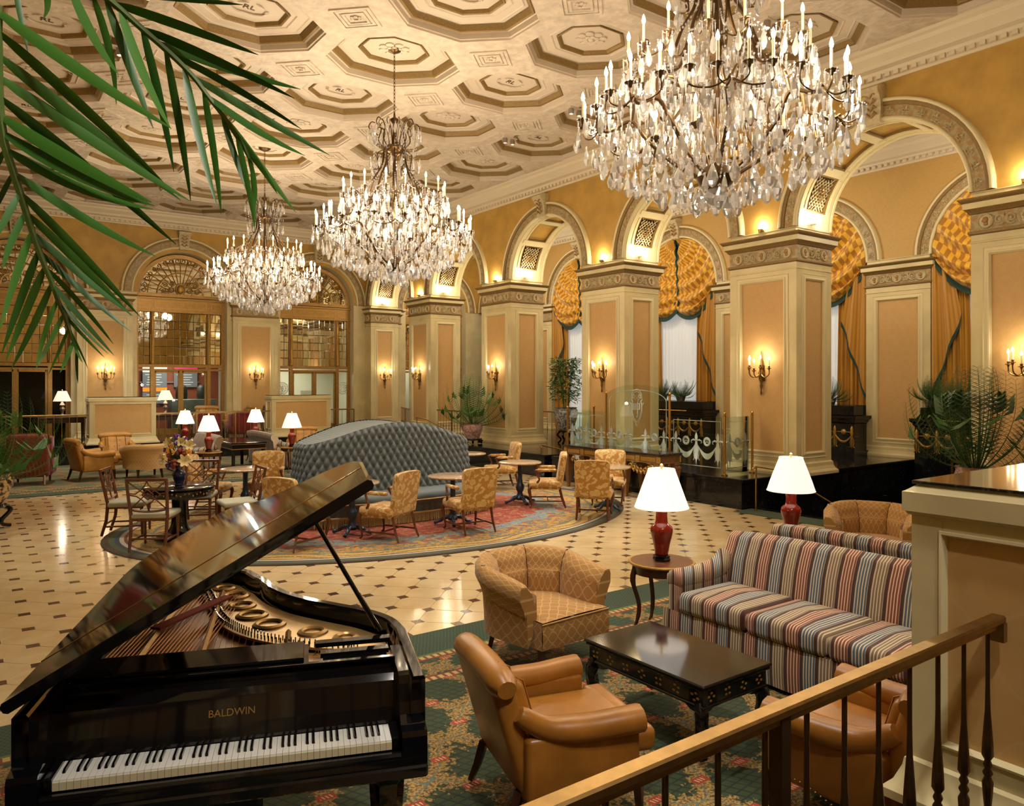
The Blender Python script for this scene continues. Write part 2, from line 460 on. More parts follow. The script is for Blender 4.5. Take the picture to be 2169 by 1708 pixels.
def _seat(g):
    _, x, y, z = g.coord('obj'); return g.mix(((y * 90).fr() < .4), (.42, .41, .30), (.34, .335, .25))
M['seatgrey'] = mat('sage_ribbed_seat', (.4, .39, .28), .75, fn=_seat)
M['tuft'] = mat('blue_grey_velvet', (.085, .105, .108), .6, sheen=.35, var=14)
M['tuft2'] = mat('blue_grey_velvet_skirt', (.085, .112, .118), .7, sheen=.3)
M['fringe'] = mat('gold_bullion_fringe', (.52, .38, .16), .7, fn=lambda g: g.mix(g.rand(), (.40, .26, .09), (.62, .48, .23)))
M['blueiron'] = mat('blue_black_iron', (.045, .065, .11), .32, metal=.5, var=15)
M['granite'] = mat('beige_granite', (.4, .28, .17), .15, fn=lambda g: g.mix(g.noise(75, None, 3).sm(.4, .6), (.30, .19, .11), (.55, .43, .29)))
M['darkgranite'] = mat('brown_black_granite', (.03, .022, .02), .08, fn=lambda g: g.mix(g.noise(60, None, 3).sm(.5, .7), (.012, .01, .012), (.07, .05, .042)))
def _pot(g):
    P = g.coord('obj')[0]; v = g.vor(24); n = g.noise(16, None, 3)
    c = g.mix(n.sm(.45, .55), (.035, .025, .03), (.52, .36, .16)); return g.mix((v < .13), c, (.42, .30, .22))
M['potdark'] = mat('black_gold_porcelain', (.2, .15, .1), .14, fn=_pot)
M['potrose'] = mat('rose_famille_porcelain', (.4, .25, .2), .15, fn=lambda g: g.mix(g.noise(20, None, 4).sm(.45, .56), (.36, .17, .10), (.46, .36, .42)))
M['potgrey'] = mat('grey_white_porcelain', (.4, .38, .36), .2, fn=lambda g: g.mix(g.noise(18, None, 4).sm(.46, .54), (.42, .40, .38), (.12, .13, .15)))
M['cobalt'] = mat('cobalt_glaze', (.006, .012, .075), .06, coat=.5)
M['curtain'] = mat('gold_satin_curtain', (.56, .27, .02), .42, fn=lambda g: g.mix(((g.coord('uv')[1] * 9).fr() < .45), (.56, .28, .02), (.42, .19, .015)), sheen=.3)
def _swag(g):
    _, u, v, z = g.coord('uv'); s = (u * 8 + ((v * 17 + (u * 9).sin() * .5).fl() * .5) * (v > .22)).fr(); return g.mix((s < .5), (.78, .44, .04), (.42, .19, .018))
M['swag'] = mat('striped_satin_swag', (.6, .3, .03), .38, fn=_swag, sheen=.3)
M['fringeg'] = mat('dark_green_fringe', (.012, .055, .05), .7)
M['sheer'] = mat('white_sheer_curtain', (.74, .74, .70), .8, emit=(.80, .88, .92), es=.30)  # bluish glow put into the cloth so the sheer looks brighter
M['cafe_red'] = mat('terracotta_wall', (.30, .07, .03), .6)
M['cafe_cream'] = mat('pale_corridor_wall', (.62, .57, .42), .6)
M['boardgrey'] = mat('menu_board_grey', (.14, .14, .15), .5, emit=(.5, .5, .55), es=.12)
M['boardorange'] = mat('menu_strip_orange', (.7, .2, .02), .5, emit=(1, .35, .03), es=.5)
M['boardpink'] = mat('menu_strip_crimson', (.45, .02, .08), .5, emit=(.8, .04, .16), es=.5)
M['boardwhite'] = mat('menu_strip_white', (.85, .8, .6), .5, emit=(1, .92, .7), es=.9)
M['steel'] = mat('steel_blue_cabinet', (.22, .26, .28), .4, metal=.3, var=8)
M['ink'] = mat('printed_white', (.8, .8, .78), .5, emit=(.9, .9, .85), es=.3)
M['letter'] = mat('dark_letter', (.09, .055, .03), .6)
M['giltletter'] = mat('gilt_letter', (.34, .20, .05), .4, metal=.5)
M['lily'] = mat('cream_lily_petal', (.86, .72, .38), .5)
M['purple'] = mat('purple_petal', (.14, .035, .34), .5)
M['orange'] = mat('orange_petal', (.85, .33, .01), .5)
M['rust'] = mat('rust_hydrangea', (.30, .055, .03), .6, var=60)

# carpets --------------------------------------------------------
def _scroll(g, x, y, field, field2, dens=1.):
    """acanthus scrolls in gold over a green trellis, red cartouches at the crossings"""
    P = g.vec(x, y)
    hx = ((x * 15 + y * 7).fr() < .22); hy = ((y * 17 - x * 2).fr() < .2)
    c = g.mix(hx.max(hy), field, field2)
    wob = (g.noise(6, P, 2) - .5) * .22
    u = x * (1.15 * dens); v = y * (1.15 * dens)
    p = (u * 2 * PI).cos() * .25
    k = (((v + p + wob).fr() - .5).abs()).min(((v - p + wob + .5).fr() - .5).abs())
    leaf = (k < (.085 + (g.noise(24, P, 3) - .42) * .75))
    c = g.mix(leaf, c, g.mix(g.noise(60, P, 2).sm(.38, .6), (.10, .05, .01), (.34, .22, .06)))
    c = g.mix((k < .008), c, (.08, .13, .12))
    fx = ((u * 2).fr() - .5).abs(); fy = ((v * 2 + .5).fr() - .5).abs()
    car = (fx < .15) * (fy < .085)
    c = g.mix(car, c, (.30, .035, .015))
    lt = (fx < .10) * (fy < .045) * ((x * 46 + y * 12).fr() < .4)
    return g.mix(lt, c, (.55, .42, .2))
def _edge(g, d, x, y):
    """border stripes of the hall carpets; d = distance in from the edge"""
    tre = ((x * 30 + y * 18).fr() < .16).max(((x * 30 - y * 18).fr() < .16))
    c = g.mix(tre, (.010, .036, .026), (.05, .085, .03))
    bead = ((x * 16).fr() - .5).abs() < .3
    gold = g.mix(bead, (.16, .05, .02), (.46, .33, .12))
    fld = _scroll(g, x, y + .23, (.022, .06, .022), (.008, .022, .014), 1.6)
    c = g.mix((d > .47), c, (.10, .14, .03)); c = g.mix((d > .50), c, gold); c = g.mix((d > .56), c, (.16, .03, .015))
    c = g.mix((d > .585), c, fld); c = g.mix((d > .88), c, (.16, .03, .015)); c = g.mix((d > .90), c, gold)
    return c
def _near(g):
    P, x, y, z = g.coord('pos'); d = 5.83 - y
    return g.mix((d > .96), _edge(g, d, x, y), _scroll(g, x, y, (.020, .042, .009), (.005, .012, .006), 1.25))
M['carpet_near'] = mat('green_acanthus_carpet', (.05, .08, .03), .95, fn=_near, sheen=.1)
def _far(g):
    P, x, y, z = g.coord('pos'); d = y - 17.2
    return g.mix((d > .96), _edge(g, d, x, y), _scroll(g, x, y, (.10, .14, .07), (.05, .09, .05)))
M['carpet_far'] = mat('green_acanthus_carpet_far', (.05, .08, .03), .95, fn=_far, sheen=.1)
RUGC = (5.86, 11.4); RUGA, RUGB = 4.32, 3.1
def _rug(g):
    P, x, y, z = g.coord('pos'); dx = (x - RUGC[0]) / RUGA; dy = (y - RUGC[1]) / RUGB
    r = (dx * dx + dy * dy).sqrt(); P2 = g.vec(x, y)
    n = g.noise(2.3, P2, 3); n2 = g.noise(7, P2, 4); n3 = g.noise(18, P2, 2)
    rr = r + (n - .5) * .22
    c = g.mix(n2.sm(.45, .55) * .5, (.24, .026, .014), (.34, .06, .03)); c = g.mix(((n2 - .56).abs() < .012), c, (.42, .30, .10))
    leafb = (n2 - .5).abs() < .035
    mid = g.mix(n3.sm(.4, .6), (.50, .27, .03), (.40, .18, .02)); mid = g.mix(leafb, mid, (.09, .14, .14))
    acan = ((rr - .66).abs() < .045) * (n3 > .44)
    c = g.mix((rr > .66), c, mid); c = g.mix(acan, c, (.16, .24, .25)); c = g.mix(((rr - .73).abs() < .03) * (n2 > .54), c, (.30, .05, .03))
    ang = g.m('ARCTAN2', dy, dx)
    sc = ((ang * 13).sin() * .03 + r * 1.0)
    band = g.mix(((sc * 22).fr() < .38), (.48, .30, .05), (.20, .13, .03)); band = g.mix((g.noise(26, P2, 2) > .6), band, (.5, .45, .33))
    c = g.mix((r > .845), c, (.10, .13, .10)); c = g.mix((r > .855), c, band)
    c = g.mix((r > .925), c, (.17, .05, .03)); c = g.mix((r > .935), c, (.55, .50, .40)); c = g.mix((r > .948), c, (.03, .05, .08))
    c = g.mix((r > .962), c, (.06, .10, .05)); return g.mix((r > .98), c, (.055, .035, .018))
M['rug'] = mat('oval_rug_pile', (.3, .1, .04), .95, fn=_rug, sheen=.15)

# ---------------------------------------------------------------- structure
def FR(o, u, v, w):
    """frame: local x -> u, y -> w (out of the wall), z -> v"""
    m = Matrix.Identity(4)
    for i in range(3): m[i][0] = u[i]; m[i][1] = w[i]; m[i][2] = v[i]; m[i][3] = o[i]
    return m
Z3 = (0, 0, 1)
XA, XB, XO = 12.11, 13.22, 17.1          # arcade face, arcade back, outer wall
PW, BAY = 1.45, 4.35
PY = [-.69 + BAY * k for k in range(6)]   # near edges of the piers
ZP, ZS, ZT = .51, 5.0, 7.51               # platform, springing, ceiling
YF = 25.9                                 # far wall
YL = 23.15                                # front of the far platform
ACX = 5.86

# floor: slab, pale tiles laid diagonally, brown insets at their corners
FY0, FY1 = 5.83, 17.2
fl = tag(MB().box((3.0, 11.5, -.06), (16.0, 24.0, .1)).build('floor', M['grout']), 'cream marble floor with brown insets between two green carpets', kind='structure')
P_ = .53
def oct_tile(a, c):
    p = [(a, -c), (a, c), (c, a), (-c, a), (-a, c), (-a, -c), (-c, -a), (c, -a)]
    q = [(x * cos(PI / 4) - y * sin(PI / 4), x * sin(PI / 4) + y * cos(PI / 4)) for x, y in p]
    b = MB(); n = 8
    t = [(x * .985, y * .985) for x, y in q]
    b.add([(x, y, -.004) for x, y in t] + [(x, y, -.02) for x, y in q], [tuple(range(8))] + [(i, n + i, n + (i + 1) % 8, (i + 1) % 8) for i in range(8)])
    return b
HT = P_ / math.sqrt(2) / 2
tile_b = oct_tile(HT - .0025, HT - .0025 - .052); inset_b = MB().box((0, 0, -.012), (.098, .098, .0165))
tm = tile_b.mesh('tile', M['marble']); im_ = inset_b.mesh('inset_tile', M['inset'])
tiles = []; insets = []
ni, nj = int(12.2 / P_) + 2, int((FY1 - FY0) / P_) + 3
for i in range(-1, ni):
    for j in range(-1, nj):
        for h in (0, .5):
            x = -.3 + (i + h) * P_; y = 5.64 + (j + h) * P_
            if FY0 - .03 < y < FY1 + .03 and -.3 < x < 10.85: insets.append((x, y))
            for (ax, ay) in ((.5, 0),):
                tx, ty = x + ax * P_, y
                if FY0 - .1 < ty < FY1 + .1 and -.3 < tx < 10.72: tiles.append((tx, ty))
def vis(p):
    d = p[0] * .5878 + p[1] * .809; u = (p[0] * .809 - p[1] * .5878) / d
    e = ((p[0] - RUGC[0]) / RUGA) ** 2 + ((p[1] - RUGC[1]) / RUGB) ** 2
    return d + (0 if -.66 < u < .66 else 50) + (40 if e < .93 else 0)
for lst, me, nm, b in ((tiles, tm, 'tile', tile_b), (insets, im_, 'inset_tile', inset_b)):
    lst.sort(key=vis)
    for p in lst[:300]: put(nm, me, fl, (p[0], p[1], 0))
    rest = MB()
    for p in lst[300:]: rest.add(b.v, b.f, Matrix.Translation((p[0], p[1], 0)))
    tag(rest.build(nm, me.materials[0], fl), kind='stuff')
tag(MB().box((6, 3.715, -.001), (13, 4.23, .014)).build('carpet', M['carpet_near']), 'green carpet with gold scrolls and red crests under the piano and striped sofa', 'carpet')
tag(MB().box((5.3, 20.2, -.001), (11.2, 6.0, .014)).build('carpet', M['carpet_far']), 'green patterned carpet with teal border before the far platform', 'carpet')
b = MB(); n = 72
b.add([(RUGC[0] + RUGA * s * cos(2 * PI * i / n), RUGC[1] + RUGB * s * sin(2 * PI * i / n), z) for s, z in ((1.003, -.003), (1, .012), (0.99, .016)) for i in range(n)],
      [(k * n + i, k * n + (i + 1) % n, (k + 1) * n + (i + 1) % n, (k + 1) * n + i) for k in (0, 1) for i in range(n)] + [tuple(2 * n + i for i in range(n))])
tag(b.build('rug', M['rug']), 'large oval red and gold rug under the blue tufted banquette', 'rug')

# platforms round the hall
def slab(name, x0, x1, y0, y1, z0, z1, m, top=None, label=None):
    o = tag(MB().box(((x0 + x1) / 2, (y0 + y1) / 2, (z0 + z1) / 2), (x1 - x0, y1 - y0, z1 - z0)).build(name, m), label, kind='structure')
    MB().box(((x0 + x1) / 2, (y0 + y1) / 2, z1 - .03), (x1 - x0 + .04, y1 - y0 + .04, .07), ch=.012).build('nosing', m, o)
    return o
slab('floor_platform_far', -6, 17.2, YL, 30, -.1, ZP, M['black'], label='raised black marble platform along the far wall')
slab('floor_platform_near', -6, 17.2, -3, 1.38, -.1, ZP, M['black'], label='raised platform at the near end')
slab('floor_platform_right', 10.95, 17.2, 13.8, YL, -.1, ZP, M['black'], label='raised aisle floor behind the arcade')
slab('floor_stage', 10.94, 17.2, 8.3, 13.5, -.1, ZP, M['black'], label='black marble block carrying the etched glass screens')
slab('floor_platform_left', -6, -.4, 1.38, YL, -.1, ZP, M['black'], label='raised aisle floor on the left')
tag(MB().box((14.2, 4.8, -1.0), (6.2, 7.2, .1)).build('floor_lower', M['dark']), 'dark lower floor of the aisle', kind='structure')
b = MB()
for k in range(5): b.box((11.2 + .3 * k, 4.9, -.09 - .17 * k), (.32, 6.6, .17))
tag(b.build('floor_steps', M['black']), 'black steps going down into the aisle', kind='structure')
tag(MB().box((10.9, 4.75, -.012), (.5, 7.0, .03)).build('trim_1', M['carpet_near']), 'green strip at the head of the steps', kind='structure')

# ---- piers
MEDAL = {}
def relief_parts():
    b = MB()   # medallion lying in the xz plane, +y out
    T = FR((0, 0, 0), (1, 0, 0), (0, 0, 1), (0, 1, 0))
    b.lathe([(.0, .012), (.085, .012), (.09, .02), (.10, .028), (.11, .02), (.112, .0)], 18, M=Matrix.Rotation(-PI / 2, 4, 'X'))
    MEDAL['m'] = b.mesh('medallion', M['relief'], 50)
    b = MB(); b.sph((.0, .014, .018), (.043, .016, .05), 8); b.sph((.005, .014, -.04), (.035, .012, .03), 8); b.sph((-.035, .014, .005), (.02, .01, .014), 6)
    MEDAL['h'] = b.mesh('profile_head', M['reliefgold'], 80)
    b = MB()
    b.tube([(p[0], .012, p[2]) for p in spiral((0, 0, 0), .085, .015, -2.2, 7.5, 26)], [.016] * 10 + [.012] * 17, 4)
    b.sph((0, .012, 0), .022, 6)
    for s, q in ((1, .11), (-1, .12)):
        b.tube([(s * .06, .01, -s * .06), (s * .10, .014, -s * .02), (s * q, .01, s * .05), (s * .09, .01, s * .09)], [.006, .016, .014, .004], 4)
        b.tube([(s * .10, .01, -s * .09), (s * .13, .012, -s * .06), (s * .12, .01, -s * .02)], [.004, .014, .004], 4)
    MEDAL['s'] = b.mesh('scroll', M['relief'], 60)
relief_parts()
def frieze_row(parent, T, width, nm, z=4.55, sc=1.):
    """medallions with scrolls between them along one face"""
    for i in range(nm):
        u = (i - (nm - 1) / 2) * (width / nm) * (1.08 if nm > 1 else 1)
        m = put('medallion', MEDAL['m'], parent, M=T @ Matrix.Translation((u, 0, z)) @ Matrix.Scale(sc, 4))
        put('profile_head', MEDAL['h'], m)
        if i < nm - 1:
            st = (width / nm) * 1.08
            for s in (([.5] if st < .52 else [.35, .65])):
                put('scroll', MEDAL['s'], parent, M=T @ Matrix.Translation((u + st * s, 0, z)) @ Matrix.Diagonal((sc * (1 if s <= .5 else -1), sc, sc, 1)))
CAPP = [('lower_moulding', 'goldmould', [(0, 4.365), (.03, 4.38), (.035, 4.40), (.03, 4.425), (0, 4.43)]),
        ('frieze', 'frieze', [(.004, 4.42), (.004, 4.69)]),
        ('egg_moulding', 'goldmould', [(0, 4.67), (.025, 4.68), (.04, 4.71), (.075, 4.745), (.075, 4.752)]),
        ('corona', 'cream', [(.06, 4.75), (.085, 4.75), (.085, 4.84)]),
        ('crown_moulding', 'goldmould', [(.085, 4.835), (.10, 4.84), (.125, 4.87), (.14, 4.89), (.14, 4.90), (0, 4.905)])]
def face_panel(fr, pn, ml, T, w, z0, z1, mg=.27, rec=.03):
    """frame stiles, recessed paper panel and moulding for one face; T maps x=along, y=out, z=up with y=0 at the outer face"""
    pw = w - 2 * mg; za, zb = .93, 4.06
    for s in (-1, 1): fr.box((s * (w / 2 - mg / 2 - .0015), -rec / 2, (z0 + z1) / 2), (mg, rec, z1 - z0), T)
    fr.box((0, -rec / 2, (z0 + za) / 2), (pw, rec, za - z0), T); fr.box((0, -rec / 2, (z1 + zb) / 2), (pw, rec, z1 - zb), T)
    pn.box((0, -rec - .002, (za + zb) / 2), (pw, .012, zb - za), T)
    hw, hz, zc = pw / 2, (zb - za) / 2, (za + zb) / 2
    prof = [(.11, .0), (.105, .012), (.09, .004), (.05, .006), (.04, .022), (.02, .024), (.0, -.004), (-.006, -.02)]
    vs = []; fs = []
    for (o, h) in prof:
        for (i, j) in ((1, 1), (-1, 1), (-1, -1), (1, -1)): vs.append((i * (hw + o), h, zc + j * (hz + o)))
    for k in range(len(prof) - 1):
        for i in range(4): fs.append((k * 4 + i, k * 4 + (i + 1) % 4, k * 4 + 4 + (i + 1) % 4, k * 4 + 4 + i))
    ml.add(vs, fs, T)
def pier(label, w, d, faces, loc, detail=True, cap=True):
    """w along Y, d along X; faces: subset of 'wens' (w = towards -X)"""
    root = thing('pillar', label, None, loc, kind='structure')
    root.location = loc
    fr, ml = MB(), MB(); pans = []
    for f in faces:
        ang = {'w': PI / 2, 'e': -PI / 2, 's': 0., 'n': PI}[f]
        wid = w if f in 'we' else d
        off = (d if f in 'we' else w) / 2
        o = {'w': (-off, 0, 0), 'e': (off, 0, 0), 's': (0, -off, 0), 'n': (0, off, 0)}[f]
        out = {'w': (-1, 0, 0), 'e': (1, 0, 0), 's': (0, -1, 0), 'n': (0, 1, 0)}[f]
        al = {'w': (0, -1, 0), 'e': (0, 1, 0), 's': (1, 0, 0), 'n': (-1, 0, 0)}[f]
        T = FR(o, al, Z3, out)
        pn = MB()
        if wid > .6:
            face_panel(fr, pn, ml, T, wid, ZP, 4.38, .27 if wid > 1 else .2); pn.build('wallpaper_panel', M['peach'], root)
        if detail: frieze_row(root, T @ Matrix.Translation((0, .004, 0)), wid, 3 if wid > 1.2 else 2 if wid > .6 else 1)
    fr.box((0, 0, 2.45), (d - .06, w - .06, 3.9))
    fr.rect_ring(d / 2, w / 2, [(.0, 4.24), (.012, 4.25), (.012, 4.265), (0, 4.275)])
    fr.build('shaft', M['cream'], root); ml.build('panel_moulding', M['cream2'], root)
    MB().rect_ring(d / 2, w / 2, [(.0, ZP), (.095, ZP), (.095, .56), (.075, .585), (.055, .60), (.03, .66), (.025, .72), (.008, .735), (0, .75)]).build('plinth_moulding', M['cream'], root)
    for nm, mm, prof in CAPP: MB().rect_ring(d / 2, w / 2, prof).build(nm, M[mm], root, 40 if 'mould' in nm else None)
    MB().box((0, 0, 4.95), (d - .02, w - .04, .095)).rect_ring(d / 2 - .01, w / 2 - .02, [(0, 4.975), (.02, 4.985), (.02, 4.998), (0, 5.0)]).build('abacus', M['cream'], root)
    return root
WORD = ['near the camera', 'cut by the right frame edge', 'nearest of those seen whole', 'behind the glass screen', 'beside the potted palm and bamboo', 'behind the banquette, next to the corner']
for k, y in enumerate(PY):
    pier('cream pier with peach panels, ' + WORD[k], PW, XB - XA, 'wsn', ((XA + XB) / 2, y + PW / 2, 0), detail=True)
    MB().box(((XA + XB) / 2, y + PW / 2, (ZP - 1.0) / 2 - .02), (XB - XA + .04, PW + .06, 1.0 + ZP)).build('baseboard_arcade', M['black'])['kind'] = 'structure'
    if k < 5: pier('cream pier of the left arcade', PW, XB - XA, 'en', (-.39 - (XB - XA) / 2, y + PW / 2, 0), detail=False)
pier('cream corner pier with a bright sconce at the far wall', .5, 1.11, 'swn', ((XA + XB) / 2, 25.41 + .25, 0))

# ---- arched walls
def arch_wall(name, T, u0, u1, cs, r, zs, zt, t, m, label, n=24):
    """a wall with round-headed openings; T: x along, y out, z up"""
    b = MB()
    for y in (0, -t):
        b_us = [u0]; segs = []; p = u0
        for c in cs:
            segs.append((p, c - r)); p = c + r
            for i in range(n):
                a0 = PI - PI * i / n; a1 = PI - PI * (i + 1) / n
                q = [(c + r * cos(a0), y, zs + r * sin(a0)), (c + r * cos(a1), y, zs + r * sin(a1)), (c + r * cos(a1), y, zt), (c + r * cos(a0), y, zt)]
                b.add(q, [(0, 1, 2, 3)], T)
        segs.append((p, u1))
        for (a, e) in segs:
            if e > a: b.add([(a, y, zs), (e, y, zs), (e, y, zt), (a, y, zt)], [(0, 1, 2, 3)], T)
    return tag(b.build(name, m), label, kind='structure')
def arc_sweep(T, c, r, zs, prof, n=30, a0=0., a1=PI):
    b = MB()
    b.grid(lambda u, v: (0, 0, 0), 1, 1) if False else None
    k = len(prof); vs = []; fs = []
    for i in range(n + 1):
        a = a0 + (a1 - a0) * i / n
        for (o, h) in prof: vs.append((c + (r + o) * cos(a), h, zs + (r + o) * sin(a)))
    for i in range(n):
        for j in range(k - 1): fs.append((i * k + j, i * k + j + 1, (i + 1) * k + j + 1, (i + 1) * k + j))
    return b.add(vs, fs, T)
def leaf_curl():
    b = MB()
    for s in (-1, 1):
        b.tube([(p[0] * s, .012, p[2]) for p in spiral((.035, 0, .0), .034, .008, -2.4, 4.4, 12)], [.009] * 8 + [.006] * 5, 4)
        b.tube([(0, .012, -.06), (s * .03, .016, -.05), (s * .055, .012, -.065)], [.004, .012, .003], 4)
    b.sph((0, .014, .03), (.018, .012, .03), 6)
    return b.mesh('leaf_relief', M['relief'], 60)
CURL = leaf_curl()
def keystone(parent, T, c, z, s=1.):
    b = MB(); prof = [(0, -.08), (.10, -.07), (.13, .0), (.12, .12), (.15, .26), (.21, .35), (.27, .40), (.28, .47), (.22, .51), (.12, .52), (0, .52)]
    k = len(prof); vs = []
    for sg in (-1, 1):
        for (h, v) in prof: vs.append((c + sg * (.13 + .06 * (v + .08) / .6) * s, h * s, z + v * s))
    b.add(vs, [tuple(range(k)), tuple(range(k, 2 * k))[::-1]] + [(i, i + 1, k + i + 1, k + i) for i in range(k - 1)], T)
    o = b.build('keystone', M['relief'], parent, 40)
    b = MB()
    for q in range(4):
        v = .02 + q * .1
        for sg in (-1, 1):
            b.tube([(c, .14 + .02 * q, z + v), (c + sg * .07, .165 + .02 * q, z + v + .07), (c + sg * .11, .15 + .03 * q, z + v + .03)], [.012, .028, .006], 5, T)
    b.build('acanthus', M['reliefgold'], o, 60)
def archivolt(parent, T, c, r, zs, detail=True, key=True):
    arc_sweep(T, c, r, zs, [(-.01, -.02), (-.01, .05), (.015, .065), (.045, .05), (.05, .035)]).build('inner_bead', M['cream2'], parent, 60)
    arc_sweep(T, c, r, zs, [(.045, .035), (.225, .035)]).build('archivolt_frieze', M['frieze'], parent)
    arc_sweep(T, c, r, zs, [(.22, .03), (.225, .055), (.25, .06), (.275, .075), (.28, .08)]).build('gilt_moulding', M['goldmould'], parent, 60)
    arc_sweep(T, c, r, zs, [(.28, .08), (.30, .095), (.325, .09), (.34, .06), (.35, 0)]).build('outer_fillet', M['cream2'], parent, 60)
    if detail:
        n = 19
        for i in range(n):
            a = PI * (i + .5) / n
            if key and abs(a - PI / 2) < .1: continue
            put('leaf_relief', CURL, parent, M=T @ Matrix.Translation((c + (r + .135) * cos(a), .033, zs + (r + .135) * sin(a))) @ Matrix.Rotation(a - PI / 2, 4, 'Y').inverted())
    if key: keystone(parent, T, c, zs + r + .02)

TR = FR((XA, 0, 0), (0, 1, 0), Z3, (-1, 0, 0))
bays = [PY[k] + PW + 1.45 for k in range(6)]
wr = arch_wall('wall_right_arcade', TR, -3, YF, bays, 1.45, ZS, ZT, XB - XA, M['ochre'], 'ochre arcade wall with five round arches on the right')
TL = FR((-.39, 0, 0), (0, 1, 0), Z3, (1, 0, 0))
wl = arch_wall('wall_left_arcade', TL, -3, YF, bays, 1.45, ZS, ZT, XB - XA, M['ochre'], 'ochre arcade wall on the left side')
for i, c in enumerate(bays):
    archivolt(wr, TR, c, 1.45, ZS, detail=i >= 1)
    archivolt(wl, TL, c, 1.45, ZS, detail=False)

# ---- coffered soffits of the arches
def soffit(parent, c, x0, x1, lit=True, full=True):
    """arch soffit from x0 to x1: cream ribs, ochre panels, lattice grilles at the springing"""
    r = 1.45; wd = x1 - x0; xc = (x0 + x1) / 2
    def P3(a, x, h): return (xc + x, c + (r - h) * cos(a), ZS + (r - h) * sin(a))
    def patch(b, a0, a1, xa, xb, h0, h1, n=8):
        vs = []; fs = []
        for i in range(n + 1):
            a = a0 + (a1 - a0) * i / n
            vs += [P3(a, xa, h0), P3(a, xb, h0), P3(a, xb, h1), P3(a, xa, h1)]
        for i in range(n):
            for j in range(4): fs.append((i * 4 + j, i * 4 + (j + 1) % 4, i * 4 + 4 + (j + 1) % 4, i * 4 + 4 + j))
        fs += [(0, 1, 2, 3), (n * 4, n * 4 + 3, n * 4 + 2, n * 4 + 1)]
        b.add(vs, fs)
    rib = MB(); hw = wd / 2; e = .22
    patch(rib, 0, PI, -hw, -hw + e, -.06, .0, 30); patch(rib, 0, PI, hw - e, hw, -.06, 0., 30)
    patch(rib, 0, PI, -hw, -hw + .05, 0, .022, 30); patch(rib, 0, PI, hw - .05, hw, 0, .022, 30)
    cents = [R(q) for q in (25, 57.5, 90, 122.5, 155)]; ha = R(13.2)
    edges = [0] + [q for ce in cents for q in (ce - ha, ce + ha)] + [PI]
    for i in range(0, len(edges), 2): patch(rib, edges[i], edges[i + 1], -hw + e, hw - e, -.06, 0., 3)
    for ce in cents:                      # raised fillets beside each coffer, and little blocks between them
        for s in (-1, 1):
            patch(rib, ce - ha * .9, ce + ha * .9, s * (hw - .17) - .02, s * (hw - .17) + .02, 0, .014, 6)
            patch(rib, ce + ha * 1.2, ce + ha * 1.5, s * (hw - .16) - .05, s * (hw - .16) + .05, 0, .018, 2)
    rib.build('soffit_rib', M['cream2'], parent, 30)
    for q, ce in enumerate(cents):
        xa, xb = -hw + e, hw - e
        bd = MB()
        for (a0, a1, p, w2) in ((ce - ha, ce + ha, xa, xa + .03), (ce - ha, ce + ha, xb - .03, xb), (ce - ha, ce - ha + .022, xa, xb), (ce + ha - .022, ce + ha, xa, xb)):
            patch(bd, a0, a1, p, w2, -.06, -.012, 6)
        bd.build('coffer_moulding', M['goldmould'], parent)
        pl = MB(); patch(pl, ce - ha, ce + ha, xa, xb, -.075, -.06)
        if q in (0, 4):
            pl.build('coffer_back', M['bronze'], parent)
            g = MB(); na = 7; nx = 5
            la = 2 * ha * r; lx = xb - xa - .06
            for sg in (-1, 1):
                for i in range(-nx, na + nx):
                    pts = []
                    for k in range(9):
                        s_ = -.05 + 1.1 * k / 8; x = s_ * lx; a = (i * la / na * 1.0) + sg * x * 1.05 + (lx * 1.05 if sg < 0 else 0)
                        if 0.02 < a < la - .02 and 0 <= s_ <= 1: pts.append(P3(ce - ha + a / r, -lx / 2 + x, -.03 + .008 * sg))
                    if len(pts) > 1: g.tube(pts, .011, 4)
            go = g.build('lattice_grille', M['reliefgold'] if not lit else M['goldmould'], parent); go.data.materials[0] = M['relief']
            fm = MB()
            fm.tube([P3(ce + .125 * sin(t) / r, .11 * cos(t), -.015) for t in [2 * PI * k / 20 for k in range(20)]], .012, 5, close=True)
            for (aa, xx, ra) in ((.04, 0, (.018, .018, .05)), (-.02, .035, (.03, .016, .02)), (-.02, -.035, (.03, .016, .02)), (-.06, 0, (.03, .014, .016))):
                fm.sph(P3(ce + aa / r, xx, -.01), ra, 6)
            fm.build('fleur_medallion', M['goldmould'], go, 60)
        else: pl.build('coffer_panel', M['ochre'], parent)
    if lit:
        for s in ((1, -1) if full else (1,)):
            f = MB(); p = (xc - .1, c + s * 1.33, 5.09)
            f.lathe([(.0, 0), (.055, .0), (.07, .03), (.07, .05), (0, .055)], 10, p); fo = f.build('soffit_lamp', M['fixture'], parent, 40)
            MB().box((p[0], c + s * 1.40, 5.07), (.05, .12, .02)).build('bracket', M['cream'], parent)
            light('soffit_light', 'POINT', (p[0], c + s * 1.25, 5.2), 26, WARM, .05)
for i, c in enumerate(bays[:6]):
    so = tag(bpy.data.objects.new('soffit', None), 'coffered cream arch soffit with lattice grilles over arcade opening', kind='structure'); COL.objects.link(so); so.name = 'ceiling_soffit'
    so.parent = None
    soffit(so, c, XA + .02, XB - .02, lit=i >= 1 and i < 6)
    so2 = tag(bpy.data.objects.new('ceiling_soffit', None), 'plain cream arch soffit of the left arcade', kind='structure'); COL.objects.link(so2)
    q = MB(); q.grid(lambda u, v: (-.4 - u * 1.1, c + 1.45 * cos(PI * v), ZS + 1.45 * sin(PI * v)), 1, 20); q.build('soffit_rib', M['cream2'], so2)
